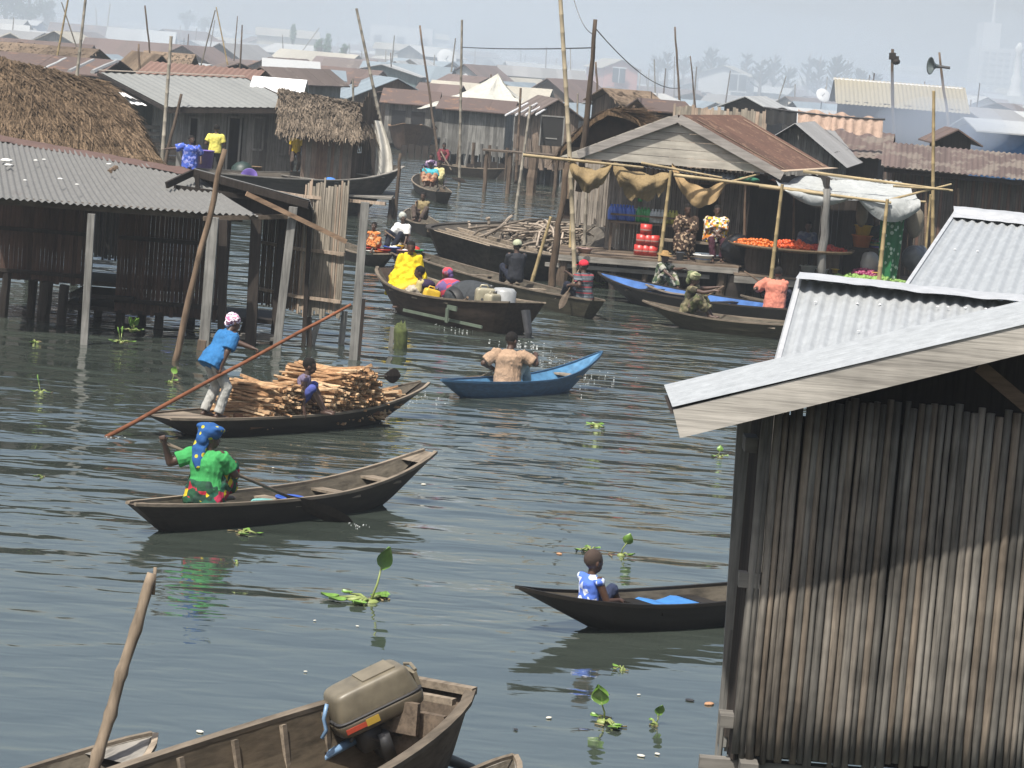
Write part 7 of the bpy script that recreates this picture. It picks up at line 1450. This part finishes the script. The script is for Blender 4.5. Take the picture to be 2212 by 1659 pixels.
# poles
pls = [(148, -5, 123, 125, 150, .07, 'thick yellowish bamboo leaning up behind the orange ridge', 1), (187, -20, 167, 158, 112, .075, 'grey bamboo crossing the long brown roof, out of the top', 0), (133, 5, 165, 100, 170, .05, 'thin bamboo leaning against the yellowish one', 0), (238, 8, 232, 60, 300, .08, 'thin far pole above the tall brown-roofed hut', 0), (207, 18, 209, 52, 330, .07, 'short far pole beside the tall brown-roofed hut', 0),
 (313, 12, 328, 152, 140, .06, 'dark thin pole over the sagging thatch', 2), (370, 78, 350, 350, 97, .08, 'grey bamboo in front of the grey plank house wall', 0), (392, 203, 358, 345, 96, .075, 'short brown branch pole leaning at the grey plank house', 2), (465, 22, 436, 135, 170, .05, 'thin pole slanting one way over the rusty roof', 0), (467, 15, 490, 130, 172, .05, 'pale thin pole crossing the slanting one', 1), (513, 35, 506, 122, 190, .05, 'brown thin pole next to the crossed pair', 2), (523, 70, 518, 147, 160, .055, 'dark pole over the long rusty roof', 2), (300, 95, 301, 152, 130, .07, 'short dark post at the thatched gable', 2), (30, 38, 26, 82, 260, .07, 'short pole near the striped roof', 0),
 (770, 18, 824, 270, 120, .08, 'long grey bamboo leaning over the canvas sheet', 0), (907, 55, 942, 305, 135, .07, 'thin dark bamboo leaning by the end of the channel', 2), (998, 43, 993, 358, 122, .07, 'upright knotted bamboo in front of the long grey stilt hut', 0), (844, 114, 846, 190, 200, .06, 'thin pole before the blue-green gable', 2), (1287, 134, 1292, 236, 130, .07, 'dark pole in front of the pink house', 2), (865, 331, 855, 440, 96, .08, 'dark pole standing alone in the channel water', 2),
 (1458, 58, 1468, 212, 140, .07, 'straight dark pole between grove and glaring white roof', 2), (1491, 121, 1500, 212, 170, .06, 'thin dark pole beside the white plastered house', 2), (1698, 165, 1683, 212, 220, .06, 'short slanting pole in the grove', 0), (762, 170, 764, 240, 150, .08, 'pale post beside the brown plank hut wall', 0), (1384, 150, 1381, 190, 290, .08, 'faint pole past the pink house', 0), (1402, 150, 1400, 190, 290, .08, 'second faint pole past the pink house', 0), (1370, 228, 1368, 250, 90, .07, 'short stub on the thatched gable hut', 2), (1248, 202, 1247, 245, 130, .06, 'short pole behind the tan plank hut', 0), (690, 60, 668, 90, 300, .06, 'slim pole by the cypress', 0), (610, 75, 612, 115, 280, .06, 'thin post before the large cream house', 2)]
for (u0, v0, u1, v1, Y, r, lab, k) in pls: bpole(u0, v0, u1, v1, Y, r, lab, (BAMGREY, BAMBOO, W_BROWN)[k], 'pole', stick=k == 2, sink=2.0 if Y > 100 else 1)
o = bpole(1928, 106, 1930, 305, 104, .085, 'dark pole carrying a lamp bracket before the yellowish roof', W_BROWN, 'lamp_pole', stick=True, sink=3)
q = MB(); q.box(on(1931, 125, 104), (.34, .16, .14)); q.ell(on(1935, 133, 104), (.16, .16, .12), None, 8, 6); q.bar(on(1928, 128, 104), on(1928, 114, 104), .22); put(q, o, 'lamp_bracket', W_DARK)
o = bpole(2029, 113, 2039, 192, 108, .07, 'leaning dark pole that holds the loudspeaker', W_BROWN, 'pole', stick=True, sink=3)
q0 = on(2020, 143, 108); o = root('loudspeaker', q0, 'dark grey horn loudspeaker on the leaning pole', 'loudspeaker'); rr = Matrix.Rotation(R(-90), 3, 'Y') @ Matrix.Rotation(.3, 3, 'X'); q = MB(); q.lathe([(.06, -.45), (.08, -.3), (.1, -.05), (.2, .1), (.4, .22), (.42, .25), (.36, .2), (.1, 0)], (0, 0, 0), 18, rr); q.v = [(x * .78, y * .78, z * .78) for x, y, z in q.v]; q.build('horn', plain('horn_grey', (.07, .09, .09), .5), o, True); q = MB(); q.tube([V((.1, 0, 0)), V((.55, 0, -.02))], .06, 6); q.build('speaker_mount', DKM, o)
def wire(a, b, sag, label, n=14, r=.02):
    o = root('wire', a, label, 'wire', 'overhead wires'); q = MB(); q.tube([a.lerp(b, i / n) - V((0, 0, sag * 4 * (i / n) * (1 - i / n))) - a for i in range(n + 1)], r, 4); q.build('strand', DKM, o)
wire(on(998, 102, 122), on(1286, 103, 80), .05, 'thin wire strung level between knotted bamboo and dark pole', r=.018); wire(on(1285, 60, 76), on(1470, 190, 160), .5, 'thin wire dropping from the dark pole to the white roofs'); wire(on(1240, 0, 76), on(1285, 75, 75), .2, 'thin wire from the top edge to the dark pole', r=.012)
# hanging cloths
for k, (u0, u1, v0, v1, m, lab) in enumerate(((1655, 1722, 232, 266, plain('black_sheet', (.03, .03, .03), .4, bump=.5), 'crumpled black sheet on the line behind the shop'), (1724, 1798, 236, 270, C('peach_curtain', (.58, .42, .33)), 'first peach curtain on the line, beside the black sheet'), (1790, 1845, 242, 278, C('peach_curtain', (0, 0, 0)), 'tan peach curtain overlapping in the middle of the line'), (1845, 1908, 250, 288, C('peach_curtain', (0, 0, 0)), 'last peach curtain toward the lamp pole'))):
    o = root('hanging_cloth', on(u0, v0, 90.0), lab, 'cloth', 'cloths drying behind the shop'); q = MB(); a, b = on(u0, v0, 90.0), on(u1, v0 + (u1 - u0) * .11, 90.0); dz_ = a.z - on(u0, v1, 90.0).z
    q.grid(lambda i, j: a.lerp(b, i) - a + V((.02 * j, .022 * sin(i * 19) * (.4 + j), -dz_ * j - .05 * sin(i * 9))), 36, 5); q.build('fabric', m, o, True)
wire(on(1650, 232, 90.0), on(1912, 258, 90.0), .05, 'clothes line carrying the peach curtains', r=.03)
for k in range(70): # thin poles all over the settlement
    Yp = hr_.uniform(150, 480); u = hr_.uniform(0, 2212); x = wx(u, Yp, 3); hgt = hr_.uniform(3.5, 6.5); le_ = hr_.gauss(0, .35)
    if 840 < u < 960 and Yp < 190: continue
    o = root('pole', V((x, Yp, 0)), 'thin mast rising between the hazy roofs %s' % rg[min(10, max(0, int(u / 2212 * 11)))], 'pole', 'thin masts over the far roofs'); q = MB(); q.tint(hr_.random()); q.tube([V(), V((le_ * .5, 0, hgt * .5)), V((le_, 0, hgt))], [.08, .07, .045], 5); q.build('stem', (BAMGREY, W_BROWN)[k % 2], o)
# smoke
def smoke(name, c, r, dens, label, col=(.74, .84, .93), rz=0):
    m = bpy.data.materials.new(name + '_air'); m.use_nodes = True; t = m.node_tree; t.nodes.clear(); o_ = t.nodes.new('ShaderNodeOutputMaterial'); v = t.nodes.new('ShaderNodeVolumePrincipled'); v.inputs['Color'].default_value = (*col, 1); v.inputs['Density'].default_value = dens; v.inputs['Anisotropy'].default_value = .2; t.links.new(v.outputs[0], o_.inputs['Volume'])
    q = MB(); q.ell((0, 0, 0), r, None, 40, 24); q.v = [tuple(V(p) * (1 + .22 * NZ.noise(V(p) * (2.2 / max(r[2], 1)) * .35 + V(c) * .1))) for p in q.v]
    o = q.build(name, m, smooth=True); o.location = c; o.rotation_euler.z = rz; tag(o, label, 'smoke', kind='stuff'); return o
smoke('smoke', V((0, 330, 4)), (120, 150, 13), .0041, 'wide bank of thin blue smoke lying over the far roofs'); smoke('smoke', V((0, 620, 10)), (220, 240, 26), .0016, 'paler smoke and haze over the farthest roofs')
smoke('smoke', V((8, 300, 6)), (34, 30, 7), .010, 'thicker drift of smoke near the pink house')
pz = on(1960, 255, 100); smoke('smoke', pz, (4.2, 2.5, 1.5), .10, 'blue smoke puff drifting before the big dark house', (.75, .84, .97)); smoke('smoke', on(2035, 275, 99), (2.2, 1.6, 1.0), .16, 'denser smoke rising beside the bamboo pole', (.78, .86, .97)); smoke('smoke', on(270, 95, 280), (9, 9, 5), .03, 'smoke wisp beside the tall brown-roofed hut')
# ================================================================ small broken water at hulls and paddles
FM = MB()
def foam(u0, v0, u1, v1, n, w, s=.02):
    for _ in range(n):
        t = rnd.random(); p = at(u0 + (u1 - u0) * t, v0 + (v1 - v0) * t, 0) + V((rnd.gauss(0, w), rnd.gauss(0, w * 1.5), .004)); FM.ell(p, (s * rnd.uniform(.4, 1.5), s * rnd.uniform(.3, 1), s * .25), None, 5, 4)
foam(1150, 760, 1300, 835, 60, .35, .012); foam(1250, 850, 1310, 800, 16, .15, .01); foam(765, 1133, 790, 1138, 16, .07, .009); foam(232, 945, 250, 945, 8, .06, .01); foam(1090, 735, 1150, 745, 30, .25, .016); foam(880, 880, 930, 855, 24, .2, .012); foam(430, 930, 900, 905, 40, .14, .008); foam(860, 665, 1000, 715, 40, .12, .013)
FM.build('foam', plain('foam_white', (.75, .78, .78), .6), kind='stuff', label='small flecks of foam behind the moving boats')
